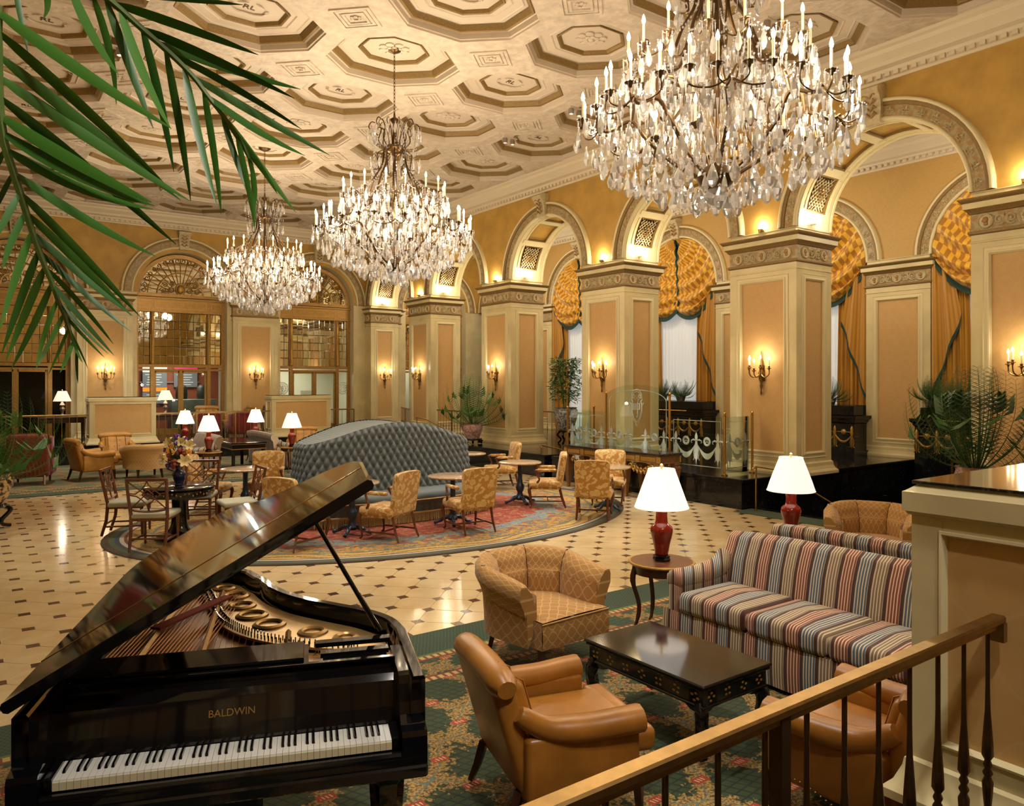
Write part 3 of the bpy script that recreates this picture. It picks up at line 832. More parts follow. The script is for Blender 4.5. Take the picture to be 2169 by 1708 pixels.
# uplights standing on the pier caps
for k, y in enumerate(PY[1:]):
    p = (XA - .045, y + PW / 2, 5.0)
    u = thing('uplight', 'uplight glowing on the cap of the pier ' + WORD[k + 1], 'light', p)
    MB().lathe([(.03, 0), (.04, .0), (.045, .03), (.05, .05), (.0, .05)], 10).build('cup', M['brassold'], u, 40)
    MB().lathe([(.0, .052), (.035, .052), (.03, .06), (0, .062)], 10).build('bulb', M['fixture'], u)
    light('uplight_glow', 'POINT', (p[0] - .03, p[1], 5.12), 15, WARM, .04)

# ---- ceiling with octagonal coffers
CDX, CDY = 2.39, 2.22
AX, AY, HX, HY = 1.05, .90, .46, .37
cx_ = [ACX + CDX * i for i in range(-2, 3)]; cyk = list(range(-5, 7)); cy_ = [11.4 + CDY * k for k in cyk]
b = MB()
OCT = [(AX, -HY), (AX, HY), (HX, AY), (-HX, AY), (-AX, HY), (-AX, -HY), (-HX, -AY), (HX, -AY)]
X0, X1 = cx_[0] - CDX / 2, cx_[-1] + CDX / 2; Y0, Y1 = cy_[0] - CDY / 2, cy_[-1] + CDY / 2
for x in cx_:
    for y in cy_:
        o = [(x + p[0], y + p[1], ZT) for p in OCT]; a, c = CDX / 2, CDY / 2
        q = [(x + a, y - HY, ZT), (x + a, y + HY, ZT), (x + a, y + c, ZT), (x + HX, y + c, ZT), (x - HX, y + c, ZT), (x - a, y + c, ZT), (x - a, y + HY, ZT), (x - a, y - HY, ZT),
             (x - a, y - c, ZT), (x - HX, y - c, ZT), (x + HX, y - c, ZT), (x + a, y - c, ZT)]
        b.add(o + q, [(0, 8, 9, 1), (1, 9, 10, 11, 2), (2, 11, 12, 3), (3, 12, 13, 14, 4), (4, 14, 15, 5), (5, 15, 16, 17, 6), (6, 17, 18, 7), (7, 18, 19, 8, 0)])
for (xa, xb, ya, yb) in ((-6, X0, -3, 31), (X1, 17.2, -3, 31), (X0, X1, -3, Y0), (X0, X1, Y1, 31)):
    if xb > xa and yb > ya: b.box(((xa + xb) / 2, (ya + yb) / 2, ZT + .03), (xb - xa, yb - ya, .06))
ceil = tag(b.build('ceiling', M['ceil']), 'cream plaster ceiling of gilt-edged octagonal coffers', kind='structure')
tag(MB().box((6, 14, ZT + .45), (26, 36, .06)).build('roof', M['dark']), 'roof slab above the coffers', kind='structure')
def ring(prof):
    b = MB(); vs = []; fs = []
    for (s, z) in prof: vs += [(p[0] * s, p[1] * s, z) for p in OCT]
    for k in range(len(prof) - 1):
        for i in range(8): fs.append((k * 8 + i, k * 8 + (i + 1) % 8, k * 8 + 8 + (i + 1) % 8, k * 8 + 8 + i))
    return b.add(vs, fs)
cof = ring([(1.0, 0), (1.0, .03), (.975, .035), (.97, .12), (.955, .125), (.92, .13), (.92, .16), (.86, .20), (.85, .205), (.80, .205), (.78, .195), (.76, .205), (.64, .21), (.62, .20), (.60, .215), (.53, .22), (.53, .25)])
cof.v += [(p[0] * .5, p[1] * .5, .25) for p in OCT]; cof.f.append(tuple(range(len(cof.v) - 8, len(cof.v))))
cofm = cof.mesh('coffer', M['ceil2'])
g1 = ring([(.935, .122), (.925, .105), (.89, .115), (.87, .15), (.845, .19)]).mesh('gilt_band', M['goldmould'])
g2 = ring([(.535, .205), (.525, .19), (.50, .20), (.475, .235), (.47, .252)]).mesh('gilt_band', M['goldmould'])
rs = MB()
for k in range(8):
    a = k * PI / 4
    rs.sph((.2 * cos(a), .17 * sin(a), .238), (.085, .075, .022), 7); rs.sph((.11 * cos(a + .4), .09 * sin(a + .4), .225), (.055, .05, .022), 6)
rs.sph((0, 0, .22), (.06, .05, .03), 8)
rosm = rs.mesh('rosette', M['ceil2'], 60)
ca = MB()
for s in (-1, 1):
    ca.tube([(.0, .16, .235), (s * .12, .17, .235), (s * .22, .12, .235), (s * .26, .04, .235)], [.012, .016, .016, .01], 5)
    ca.tube([(s * p[0] + s * .0, p[2], .235) for p in spiral((.27, 0, .0), .05, .012, 1.5, 7, 12)], .009, 4)
    ca.tube([(s * .05, -.17, .235), (s * .12, -.15, .232), (s * .2, -.1, .235)], [.006, .015, .006], 5)
cam_ = ca.mesh('cartouche', M['ceil'], 60)
def text_mesh(s, size, m, ext=.004):
    cu = bpy.data.curves.new('lettering', 'FONT'); cu.body = s; cu.size = size; cu.extrude = ext; cu.align_x = 'CENTER'; cu.align_y = 'CENTER'
    o = bpy.data.objects.new('lettering', cu); COL.objects.link(o)
    me = bpy.data.meshes.new_from_object(o.evaluated_get(bpy.context.evaluated_depsgraph_get()))
    bpy.data.objects.remove(o); me.materials.clear(); me.materials.append(m); me.name = 'lettering'; return me
RLM = text_mesh('RL', .17, M['letter'])
# small framed squares between the octagons
sq = MB()
for (s0, s1, z) in ((.30, .25, -.022), (.235, .19, -.016), (.17, .13, -.02)):
    for k in range(4):
        a = k * PI / 2; T = Matrix.Rotation(a + PI / 4, 4, 'Z')
        sq.add([(s0, -s0, 0), (s0, s0, 0), (s0 * .99, s0, z), (s0 * .99, -s0, z), (s1, s1, z), (s1, -s1, z), (s1, s1, 0), (s1, -s1, 0)], [(0, 1, 2, 3), (3, 2, 4, 5), (5, 4, 6, 7)], T)
for k in range(6): sq.sph((.06 * cos(k * PI / 3), .06 * sin(k * PI / 3), -.01), (.035, .035, .02), 6)
sqm = sq.mesh('square_boss', M['ceil'])
for ix, x in enumerate(cx_):
    for iy, y in enumerate(cy_):
        if y < 1: continue
        c = put('coffer', cofm, ceil, (x, y, ZT)); put('gilt_band', g1, c); put('gilt_band', g2, c)
        if (ix + cyk[iy]) % 2 == 0: put('rosette', rosm, c)
        else: put('cartouche', cam_, c); put('lettering', RLM, c, (0, 0, .245), (PI, 0, 0))
        if ix < 4: put('square_boss', sqm, ceil, (x + CDX / 2, y + CDY / 2, ZT))
# cornice: one profile run along the four walls
CP = [(.0, 7.06), (.03, 7.06), (.035, 7.10), (.06, 7.11), (.06, 7.15), (.09, 7.17), (.11, 7.22), (.22, 7.24), (.23, 7.30), (.27, 7.33), (.34, 7.38), (.36, 7.44), (.42, 7.46), (.43, 7.515)]
def cornice(name, T, u0, u1, label):
    b = MB(); k = len(CP)
    b.add([(u, o, z) for u in (u0, u1) for (o, z) in CP], [(i, i + 1, k + i + 1, k + i) for i in range(k - 1)], T)
    c = tag(b.build(name, M['cornice']), label, kind='structure')
    d = MB(); n = int((u1 - u0) / .14)
    for i in range(n): d.box((u0 + (i + .5) * .14, .085, 7.135), (.08, .06, .07), T)
    tag(d.build('dentil', M['cornice'], c), kind='stuff')
TF = FR((0, YF, 0), (1, 0, 0), Z3, (0, -1, 0))
cornice('trim_2', TR, -3, YF, 'white dentil cornice above the arcade'); cornice('trim_3', TL, -3, YF, 'white dentil cornice above the left arcade')
cornice('trim_4', TF, -.4, XA, 'white dentil cornice above the far wall')
TO = FR((XO, 0, 0), (0, 1, 0), Z3, (-1, 0, 0))
cornice('trim_5', TO, -3, YF, 'white dentil cornice of the window wall')

# ---- window wall of the aisle
wo = arch_wall('wall_right', TO, -3, YF, bays, 1.45, ZS, ZT, .5, M['ochre2'], 'papered window wall behind the arcade')
for i, c in enumerate(bays): archivolt(wo, TO, c, 1.45, ZS, detail=1 <= i <= 3)
for k, y in enumerate(PY): pier('cream pilaster between the curtained windows', PW, .3, 'w' , (XO + .1, y + PW / 2, 0), detail=1 <= k <= 3)
b = MB(); b.box((XO + .06, 11, -.28), (.3, 30, 1.5)); tag(b.build('baseboard_right', M['black']), 'black marble dado of the window wall', kind='structure')
tag(MB().box((XO + .75, 11, 3.4), (.1, 32, 8.6)).build('wall_outside', M['dark']), 'dark outside behind the windows', kind='structure')
tag(MB().box((-5.6, 12, 3.5), (.2, 36, 8.5)).build('wall_left', M['ochre2']), 'papered wall of the left aisle', kind='structure')
tag(MB().box((6, -2.6, 3.5), (26, .2, 8.5)).build('wall_near', M['ochre']), 'ochre wall behind the camera', kind='structure')

# ---- far wall with glazed bronze arches
FC = [-3.2, 1.3, 5.8, 10.3, 15.15]; FRA = 1.36
wf = arch_wall('wall_far', TF, -6, 17.4, FC, FRA, ZS, ZT, .55, M['ochre'], 'ochre far wall with glazed arches')
for c in FC[1:]: archivolt(wf, TF, c, FRA + .12, ZS, detail=True)
b = MB(); us = [-6] + [q for c in FC for q in (c - FRA, c + FRA)] + [17.4]
for i in range(0, len(us), 2): b.add([(us[i], 0, ZP), (us[i + 1], 0, ZP), (us[i + 1], 0, ZS), (us[i], 0, ZS)], [(0, 1, 2, 3)], TF)
b.build('wall_face', M['cream'], wf)
b = MB()
for c in FC:                               # the reveals
    b.grid(lambda u, v: (c + FRA * cos(PI * v), -.55 * u, ZS + FRA * sin(PI * v)), 1, 24, M=TF)
    for s in (-1, 1): b.add([(c + s * FRA, 0, ZP), (c + s * FRA, -.55, ZP), (c + s * FRA, -.55, ZS), (c + s * FRA, 0, ZS)], [(0, 1, 2, 3)], TF)
b.build('reveal', M['cream2'], wf)
for k, x in enumerate((-.95, 3.55, 8.05)):
    pier('cream pilaster with a peach panel on the far wall, ' + ['at the left edge', 'behind the first planter box', 'between the two glazed arches'][k], .3, 1.5, 's', (x, YF - .02, 0))
pier('cream pilaster in the far corner of the aisle', .3, 1.0, 's', (13.0, YF + .0, 0))
# bronze screens
pane_big = None
def screen(n, c, doors, label):
    Y = -.42
    w = thing('window_%d' % n, label, None, (0, 0, 0), kind='structure')
    fr = MB(); r = FRA
    arc_sweep(TF, c, r - .10, ZS - .04, [(-.02, Y), (-.02, Y + .08), (.10, Y + .1), (.12, Y)], 28).build('arch_frame', M['bronzegold'], w, 50)
    for x in (-r + .05, r - .05): fr.box((c + x, Y + .04, (ZP + ZS) / 2), (.1, .1, ZS - ZP), TF)
    for x in (-.86, .86): fr.box((c + x, Y + .05, (ZP + 4.5) / 2), (.11, .12, 4.5 - ZP), TF)
    fr.box((c, Y + .05, 4.98), (2 * r, .14, .10), TF); fr.box((c, Y + .07, 4.88), (2 * r, .18, .05), TF); fr.box((c, Y + .04, 4.68), (2 * r, .09, .36), TF); fr.box((c, Y + .06, 4.47), (2 * r, .13, .06), TF)
    fr.box((c, Y + .05, 2.72), (2 * r, .13, .09), TF); fr.box((c, Y + .05, 2.60), (2 * r, .10, .06), TF)
    fr.box((c, Y + .03, (ZP + 2.6) / 2), (.09, .08, 2.6 - ZP), TF)
    fr.build('frame', M['bronzegold'], w)
    # frieze panels of the transom
    for (a, e) in ((-r + .12, -.94), (-.78, .78), (.94, r - .12)):
        p = MB(); hw = (e - a) / 2; m_ = c + (a + e) / 2
        for (o, h) in ((0, .0),):
            p.box((m_, Y + .09, 4.79), (2 * hw, .02, .018), TF); p.box((m_, Y + .09, 4.57), (2 * hw, .02, .018), TF)
            for s in (-1, 1): p.box((m_ + s * hw, Y + .09, 4.68), (.018, .02, .22), TF)
        p.build('transom_panel', M['gilt'], w)
    for x in (-.86, .86):                  # reeded gilt half-columns
        q = MB()
        q.lathe([(.05, 2.78), (.06, 2.8), (.06, 2.84), (.035, 2.88), (.035, 3.7), (.06, 3.75), (.045, 3.9), (.065, 4.0), (.05, 4.08), (.05, 4.42), (.07, 4.45)], 8, (c + x, 0, 0), TF @ Matrix.Translation((0, Y + .12, 0)))
        q.build('reeded_column', M['gilt'], w, 50)
    # lunette: sunburst grille and mirror behind it
    rr = r - .12; zc = 5.03
    lm = MB(); lm.add([(c + rr * cos(PI * i / 24), Y, zc + rr * sin(PI * i / 24)) for i in range(25)], [tuple(range(25))], TF)
    lm.build('lunette_mirror', M['mirror'], w)
    h = Y + .03
    def arcp(ra, a0=0., a1=PI, k=28): return [(c + ra * cos(a0 + (a1 - a0) * i / k), h, zc + ra * sin(a0 + (a1 - a0) * i / k)) for i in range(k + 1)]
    for ra, tk in ((.70, .022), (.98, .012), (.36, .012)):
        MB().tube(arcp(ra), tk, 5, TF).build('grille_arc', M['gilt'], w, 60)
    for i in range(1, 16):
        a = PI * i / 16
        MB().tube([(c + q * cos(a), h, zc + q * sin(a)) for q in (.36, .7, 1.22)], .0085, 4, TF).build('grille_spoke', M['gilt'], w)
    sc = MB()
    for i in range(9):
        a = PI * (i + .5) / 9
        sc.v, sc.f = [], []
        for s in (-1, 1):
            sc.tube([(c + 1.1 * cos(a) + (p[0] * cos(a - PI / 2) - p[2] * sin(a - PI / 2)), h, zc + 1.1 * sin(a) + (p[0] * sin(a - PI / 2) + p[2] * cos(a - PI / 2))) for p in spiral((s * .085, 0, 0), .085, .02, PI if s > 0 else 0, (PI if s > 0 else 0) + s * 7.5, 18)], .011, 4, TF)
        sc.build('grille_scroll', M['gilt'], w)
    for s in (-1, 1):
        sc = MB()
        for (x, z, r0) in ((.28, .13, .1), (.52, .12, .1), (.46, .3, .09), (.25, .36, .07)):
            sc.tube([(c + p[0] * s, h, zc + p[2]) for p in spiral((x, 0, z), r0, .02, 0, 9, 22)], .012, 4, TF)
        sc.build('grille_scroll', M['gilt'], w)
    sh = MB(); sh.sph((c, h, zc + .18), (.11, .05, .15), 10, TF); sh.tube([(c + .14 * cos(t), h, zc + .18 + .19 * sin(t)) for t in [2 * PI * k / 20 for k in range(20)]], .016, 5, TF, close=True)
    sh.build('shield', M['gilt'], w, 60)
    # mirror panes in three lights
    for (a, e, nx) in ((-r + .10, -.915, 2), (-.805, .805, 8), (.915, r - .10, 2)):
        pw, ph, nz = (e - a) / nx, (4.44 - 2.77) / 6, 6
        pm = MB(); hx, hz, bv = pw / 2 - .002, ph / 2 - .002, .012
        pm.add([(-hx, 0, -hz), (hx, 0, -hz), (hx, 0, hz), (-hx, 0, hz), (-hx + bv, .006, -hz + bv), (hx - bv, .006, -hz + bv), (hx - bv, .006, hz - bv), (-hx + bv, .006, hz - bv)],
               [(4, 5, 6, 7), (0, 1, 5, 4), (1, 2, 6, 5), (2, 3, 7, 6), (3, 0, 4, 7)])
        me = pm.mesh('pane', M['mirror'])
        for i in range(nx):
            for j in range(nz):
                tl = Matrix.Rotation(R(rnd.uniform(-.25, .25)), 4, 'Z') @ Matrix.Rotation(R(rnd.uniform(-.2, .2)), 4, 'X')
                put('pane', me, w, M=TF @ Matrix.Translation((c + a + (i + .5) * pw, Y, 2.77 + (j + .5) * ph)) @ tl)
    for (a, e) in ((-r + .10, -.915), (-.77, -.05), (.05, .77), (.915, r - .10)):
        MB().box((c + (a + e) / 2, Y, (ZP + 2.57) / 2), (e - a, .012, 2.57 - ZP), TF).build('door_glass', M['glass'], w)
        if -1 < (a + e) / 2 < 1:
            d = MB()
            for x in (a, e): d.box((c + x, Y + .03, (ZP + 2.57) / 2), (.06, .06, 2.57 - ZP), TF)
            d.box((c + (a + e) / 2, Y + .03, 2.54), (e - a, .06, .07), TF); d.box((c + (a + e) / 2, Y + .03, ZP + .1), (e - a, .06, .2), TF)
            d.build('door_leaf', M['bronzegold'], w)
    return w
screen(1, 1.3, 0, 'gilded bronze arched screen half hidden by the palm fronds')
screen(2, 5.8, 1, 'gilded bronze arched screen showing the coffee bar behind it')
screen(3, 10.3, 2, 'gilded bronze arched screen beside the corner pier')
screen(4, 15.15, 2, 'gilded bronze arched screen at the end of the aisle')
# emblem roundels etched on the third screen
for x in (9.15, 11.42):
    e = MB(); T = TF @ Matrix.Translation((x, -.408, 1.98))
    for r_ in (.21, .135): e.tube([(r_ * cos(t), 0, r_ * sin(t)) for t in [2 * PI * k / 28 for k in range(28)]], .012, 4, T, close=True)
    for k in range(18): a = k * PI / 9; e.box((.17 * cos(a), 0, .17 * sin(a)), (.03, .006, .03), T)
    for k in range(9): a = k * 2 * PI / 9; e.tube([(.02 * cos(a), 0, .02 * sin(a)), (.07 * cos(a + .3), 0, .07 * sin(a + .3)), (.12 * cos(a), 0, .12 * sin(a))], .011, 4, T)
    o = e.build('emblem', M['etch']); tag(o, 'round white emblem on the ' + ('left' if x < 10 else 'right') + ' side light of the bronze screen', 'emblem')
# rooms behind the screens
cb = thing('wall_cafe', 'rooms seen through the bronze screens', None, kind='structure')
MB().box((5.4, 29.6, 1.9), (5.2, .1, 3.0)).build('cafe_wall', M['cafe_red'], cb); MB().box((10.6, 29.9, 1.9), (6.0, .1, 3.0)).build('corridor_wall', M['cafe_cream'], cb)
MB().box((1.0, 29.6, 1.9), (4.6, .1, 3.0)).build('dark_wall', M['dark'], cb); MB().box((15.5, 29.0, 1.9), (5, .1, 3)).build('corridor_wall', M['cafe_cream'], cb)
MB().box((6, 28.2, 3.1), (24, 3.6, .1)).build('cafe_ceiling', M['cafe_cream'], cb)
for x, m_ in ((3.2, 'cafe_red'), (7.9, 'cafe_cream'), (12.6, 'cafe_cream')): MB().box((x, 28.2, 1.9), (.1, 3.4, 3.0)).build('partition', M[m_], cb)
light('cafe_light', 'AREA', (6.0, 28.2, 3.0), 60, COOLW, 1.2, (6.0, 28.4, 0)); light('corridor_light', 'AREA', (10.4, 28.2, 3.0), 90, COOLW, 1.4, (10.4, 28.4, 0)); light('corridor_light', 'AREA', (15.2, 27.8, 3.0), 40, COOLW, 1.2, (15.2, 28, 0))

# ---------------------------------------------------------------- chandeliers
def milky(name, tint, refl, milk):
    m = clearmat(name, tint, refl); t = m.node_tree
    o = [n for n in t.nodes if n.type == 'OUTPUT_MATERIAL'][0]; src = o.inputs[0].links[0].from_socket
    d = t.nodes.new('ShaderNodeBsdfDiffuse'); d.inputs[0].default_value = (.95, .95, .97, 1)
    tl = t.nodes.new('ShaderNodeBsdfTranslucent'); tl.inputs[0].default_value = (.95, .95, .97, 1)
    a = t.nodes.new('ShaderNodeAddShader'); t.links.new(d.outputs[0], a.inputs[0]); t.links.new(tl.outputs[0], a.inputs[1])
    mx = t.nodes.new('ShaderNodeMixShader'); mx.inputs[0].default_value = milk
    t.links.new(src, mx.inputs[1]); t.links.new(a.outputs[0], mx.inputs[2]); t.links.new(mx.outputs[0], o.inputs[0]); return m
M['crystal'] = milky('cut_crystal', (.90, .91, .94), .55, .13)
def drop_mesh(l, r, m, n=6):
    b = MB(); b.lathe([(0, 0), (r * .35, -.06 * l), (r * .2, -.16 * l), (r * .75, -.45 * l), (r, -.68 * l), (r * .6, -.9 * l), (0, -l)], n)
    return b.mesh('crystal_drop', m)
D1 = drop_mesh(.20, .033, M['crystal']); D2 = drop_mesh(.13, .02, M['crystal']); D3 = drop_mesh(.25, .052, M['crystal'], 8)
cs = MB().lathe([(.0, 0), (.0125, 0), (.0125, .165), (.009, .175), (0, .176)], 8).mesh('candle', M['candle'], 50)
cfl = MB().lathe([(.0, .170), (.012, .178), (.018, .20), (.014, .225), (.006, .25), (0, .262)], 8).mesh('flame_bulb', M['flame'], 180)
pan = MB().lathe([(.0, -.05), (.012, -.045), (.02, -.02), (.05, -.008), (.055, .0), (.02, .004), (.018, .02), (0, .02)], 10).mesh('drip_pan', M['bronze'], 60)
def pol(r, a, z): return (r * cos(a), r * sin(a), z)
def chandelier(loc, label, first=None):
    if first is not None:
        return dup(first, loc, rnd.uniform(0, .6), label)
    C = thing('chandelier', label, 'chandelier', loc, 0, 'crystal chandeliers down the middle of the hall')
    MB().lathe([(.0, 7.68), (.05, 7.69), (.11, 7.72), (.14, 7.745), (.14, 7.76), (0, 7.76)], 16).build('canopy', M['bronze'], C, 50)
    ch = MB(); z = 7.69; k = 0
    while z > 6.68:
        pts = [((.016 if k % 2 else 0) * cos(t), (0 if k % 2 else .016) * cos(t), z - .035 + .04 * sin(t)) for t in [2 * PI * q / 8 for q in range(8)]]
        ch.tube(pts, .0055, 4, close=True); z -= .062; k += 1
    ch.build('chain', M['bronze'], C)
    MB().lathe([(0, 3.98), (.05, 4.02), (.16, 4.10), (.19, 4.16), (.15, 4.24), (.04, 4.30), (.03, 4.6), (.06, 4.7), (.035, 4.8), (.03, 5.3), (.07, 5.36), (.03, 5.45), (.025, 5.95), (.16, 6.02), (.19, 6.08), (.15, 6.13), (.04, 6.16), (.025, 6.5), (.07, 6.56), (.075, 6.58), (.02, 6.62), (.015, 6.68), (0, 6.69)], 12).build('stem', M['bronze'], C, 50)
    for k in range(8):
        a = k * PI / 4
        P = lambda q: [pol(r, a + da, z) for (r, z, da) in q]
        b = MB(); b.tube(bez(P([(.15, 4.16, 0), (.42, 4.33, .03), (.66, 4.55, .05), (.80, 4.74, 0), (1.02, 4.66, -.02), (1.12, 4.70, 0)]), 5), .019, 6)
        b.tube(bez(P([(.66, 4.55, .05), (.55, 4.72, .12), (.62, 4.88, .18), (.78, 4.92, .12), (.8, 4.82, .05)]), 5), .013, 5)
        b.build('arm', M['bronze'], C, 60)
        b = MB(); b.tube(bez(P([(.80, 4.74, 0), (.74, 4.98, -.06), (.50, 5.10, -.05), (.42, 5.32, 0), (.32, 5.60, .04), (.20, 5.82, .02), (.17, 6.06, 0)]), 5), .017, 6)
        b.tube(bez(P([(.42, 5.32, 0), (.55, 5.17, .03), (.70, 5.20, .02), (.76, 5.26, 0)]), 5), .013, 5)
        b.build('arm', M['bronze'], C, 60)
        b = MB(); b.tube(bez(P([(.15, 6.08, 0), (.26, 6.22, 0), (.22, 6.42, 0), (.36, 6.52, 0), (.42, 6.43, 0), (.36, 6.38, 0)]), 5), .010, 5)
        b.tube(bez(P([(.08, 6.12, .3), (.12, 6.34, .3), (.2, 6.55, .3), (.27, 6.50, .3), (.23, 6.44, .3)]), 5), .007, 4)
        b.tube(bez(P([(.17, 6.06, .35), (.30, 5.96, .35), (.28, 5.74, .35), (.36, 5.70, .35)]), 4), .009, 4)
        b.build('crown_scroll', M['bronze'], C, 60)
        for q in range(4):
            ca = a + (q - 1.5) * .19; rr = 1.27 if q in (1, 2) else 1.17; z0 = 4.74 if q in (1, 2) else 4.79
            MB().tube(bez([pol(1.10, a, 4.69), pol((1.1 + rr) / 2, (a + ca) / 2, 4.61), pol(rr, ca, 4.64), pol(rr, ca, z0 - .03)], 4), .008, 4).build('candle_branch', M['bronze'], C, 60)
            put('drip_pan', pan, C, pol(rr, ca, z0)); c = put('candle', cs, C, pol(rr, ca, z0 + .01)); put('flame_bulb', cfl, c)
        for q in range(2):
            ca = a + (q - .5) * .36; rr = .84; z0 = 5.28
            MB().tube(bez([pol(.72, a, 5.22), pol(.80, (a + ca) / 2, 5.16), pol(rr, ca, 5.20), pol(rr, ca, z0 - .03)], 4), .007, 4).build('candle_branch', M['bronze'], C, 60)
            put('drip_pan', pan, C, pol(rr, ca, z0)); c = put('candle', cs, C, pol(rr, ca, z0 + .01)); put('flame_bulb', cfl, c)
        ca = a + .39; put('drip_pan', pan, C, pol(.62, ca, 4.50)); c = put('candle', cs, C, pol(.62, ca, 4.51)); put('flame_bulb', cfl, c)
    for (r, z, n, me) in ((1.30, 4.62, 32, D1), (1.14, 4.47, 34, D1), (.96, 4.36, 30, D3), (.76, 4.28, 26, D1), (.56, 4.19, 20, D3), (.38, 4.11, 14, D1), (.2, 4.05, 8, D3), (.88, 5.2, 28, D1), (.70, 5.05, 22, D3), (.42, 6.42, 16, D1), (.40, 5.9, 12, D1)):
        for i in range(n):
            a = 2 * PI * (i + rnd.uniform(-.2, .2)) / n
            put('crystal_drop', me, C, pol(r + rnd.uniform(-.03, .03), a, z + rnd.uniform(-.03, .03)), (rnd.uniform(-.1, .1), rnd.uniform(-.1, .1), a))
    st = MB()
    def bead(p, r): st.add([(p[0] + r, p[1], p[2]), (p[0], p[1] + r, p[2]), (p[0] - r, p[1], p[2]), (p[0], p[1] - r, p[2]), (p[0], p[1], p[2] + r * 1.3), (p[0], p[1], p[2] - r * 1.3)],
                            [(0, 1, 4), (1, 2, 4), (2, 3, 4), (3, 0, 4), (1, 0, 5), (2, 1, 5), (3, 2, 5), (0, 3, 5)])
    def prism(p, l, r):
        st.add([(p[0] + r, p[1], p[2]), (p[0], p[1] + r, p[2]), (p[0] - r, p[1], p[2]), (p[0], p[1] - r, p[2]), (p[0], p[1], p[2] - l)], [(0, 1, 2, 3), (1, 0, 4), (2, 1, 4), (3, 2, 4), (0, 3, 4)])
    for k in range(8):                       # pendants round every pan
        a = k * PI / 4
        for q in range(6):
            if q < 4: ca = a + (q - 1.5) * .19; rr = 1.27 if q in (1, 2) else 1.17; z0 = 4.74 if q in (1, 2) else 4.79
            else: ca = a + (q - 4.5) * .36; rr = .84; z0 = 5.28
            c0 = pol(rr, ca, z0)
            for i in range(7):
                t = 2 * PI * i / 7; p = (c0[0] + .055 * cos(t), c0[1] + .055 * sin(t), z0)
                bead(p, .009); prism((p[0], p[1], z0 - .015), rnd.uniform(.07, .13), .009)
    def strand(p, q, sag, n, r):
        for i in range(n + 1):
            t = i / n; bead((p[0] + (q[0] - p[0]) * t, p[1] + (q[1] - p[1]) * t, p[2] + (q[2] - p[2]) * t - sag * 4 * t * (1 - t)), r)
    for k in range(16):
        a = k * PI / 8; a2 = a + PI / 8
        strand(pol(1.2, a, 4.75), pol(1.2, a2, 4.75), .12, 11, .012); strand(pol(.80, a, 5.25), pol(.80, a2, 5.25), .12, 8, .012)
        strand(pol(1.15, a, 4.68), pol(.5, a, 4.45), .1, 14, .012); strand(pol(.8, a, 5.22), pol(.36, a, 5.0), .1, 10, .012)
        strand(pol(.40, a, 6.40), pol(.3, a + .1, 5.55), -.03, 16, .011); strand(pol(.42, a, 6.42), pol(.42, a2, 6.42), .08, 5, .01)
        strand(pol(.36, a, 5.6), pol(.8, a, 5.27), .06, 12, .011); strand(pol(.95, a, 4.4), pol(.35, a, 4.08), .02, 13, .013)
        strand(pol(.3, a, 5.4), pol(.6, a + .15, 4.75), .05, 16, .012)
    for i in range(620):
        r = math.sqrt(rnd.uniform(.02, 1.25)); a = rnd.uniform(0, 2 * PI); z = 4.12 + .40 * r + rnd.uniform(0, .55) * (1.25 - r * .75)
        prism(pol(r, a, z), rnd.uniform(.08, .17), rnd.uniform(.011, .02))
    for i in range(260):
        r = math.sqrt(rnd.uniform(.03, .5)); a = rnd.uniform(0, 2 * PI); z = 5.0 + rnd.uniform(0, .7) * (.9 - r)
        prism(pol(r, a, z), rnd.uniform(.07, .14), rnd.uniform(.009, .016))
    for i in range(120):
        r = rnd.uniform(.2, .45); a = rnd.uniform(0, 2 * PI); prism(pol(r, a, rnd.uniform(5.6, 6.45)), rnd.uniform(.08, .14), .011)
    tag(st.build('crystal_strand', M['crystal'], C), kind='stuff')
    MB().sph((0, 0, 3.99), (.105, .105, .10), 12).build('crystal_ball', M['crystal'], C)
    return C
CH1 = chandelier((CHAND[0][0], CHAND[0][1], 0), 'nearest and largest-looking crystal chandelier, cut off by the top of the picture')
chandelier((CHAND[1][0], CHAND[1][1], 0), 'middle crystal chandelier hanging on a long chain above the tufted banquette', CH1)
chandelier((CHAND[2][0], CHAND[2][1], 0), 'farthest crystal chandelier, seen before the bronze screens behind the palm tips', CH1)

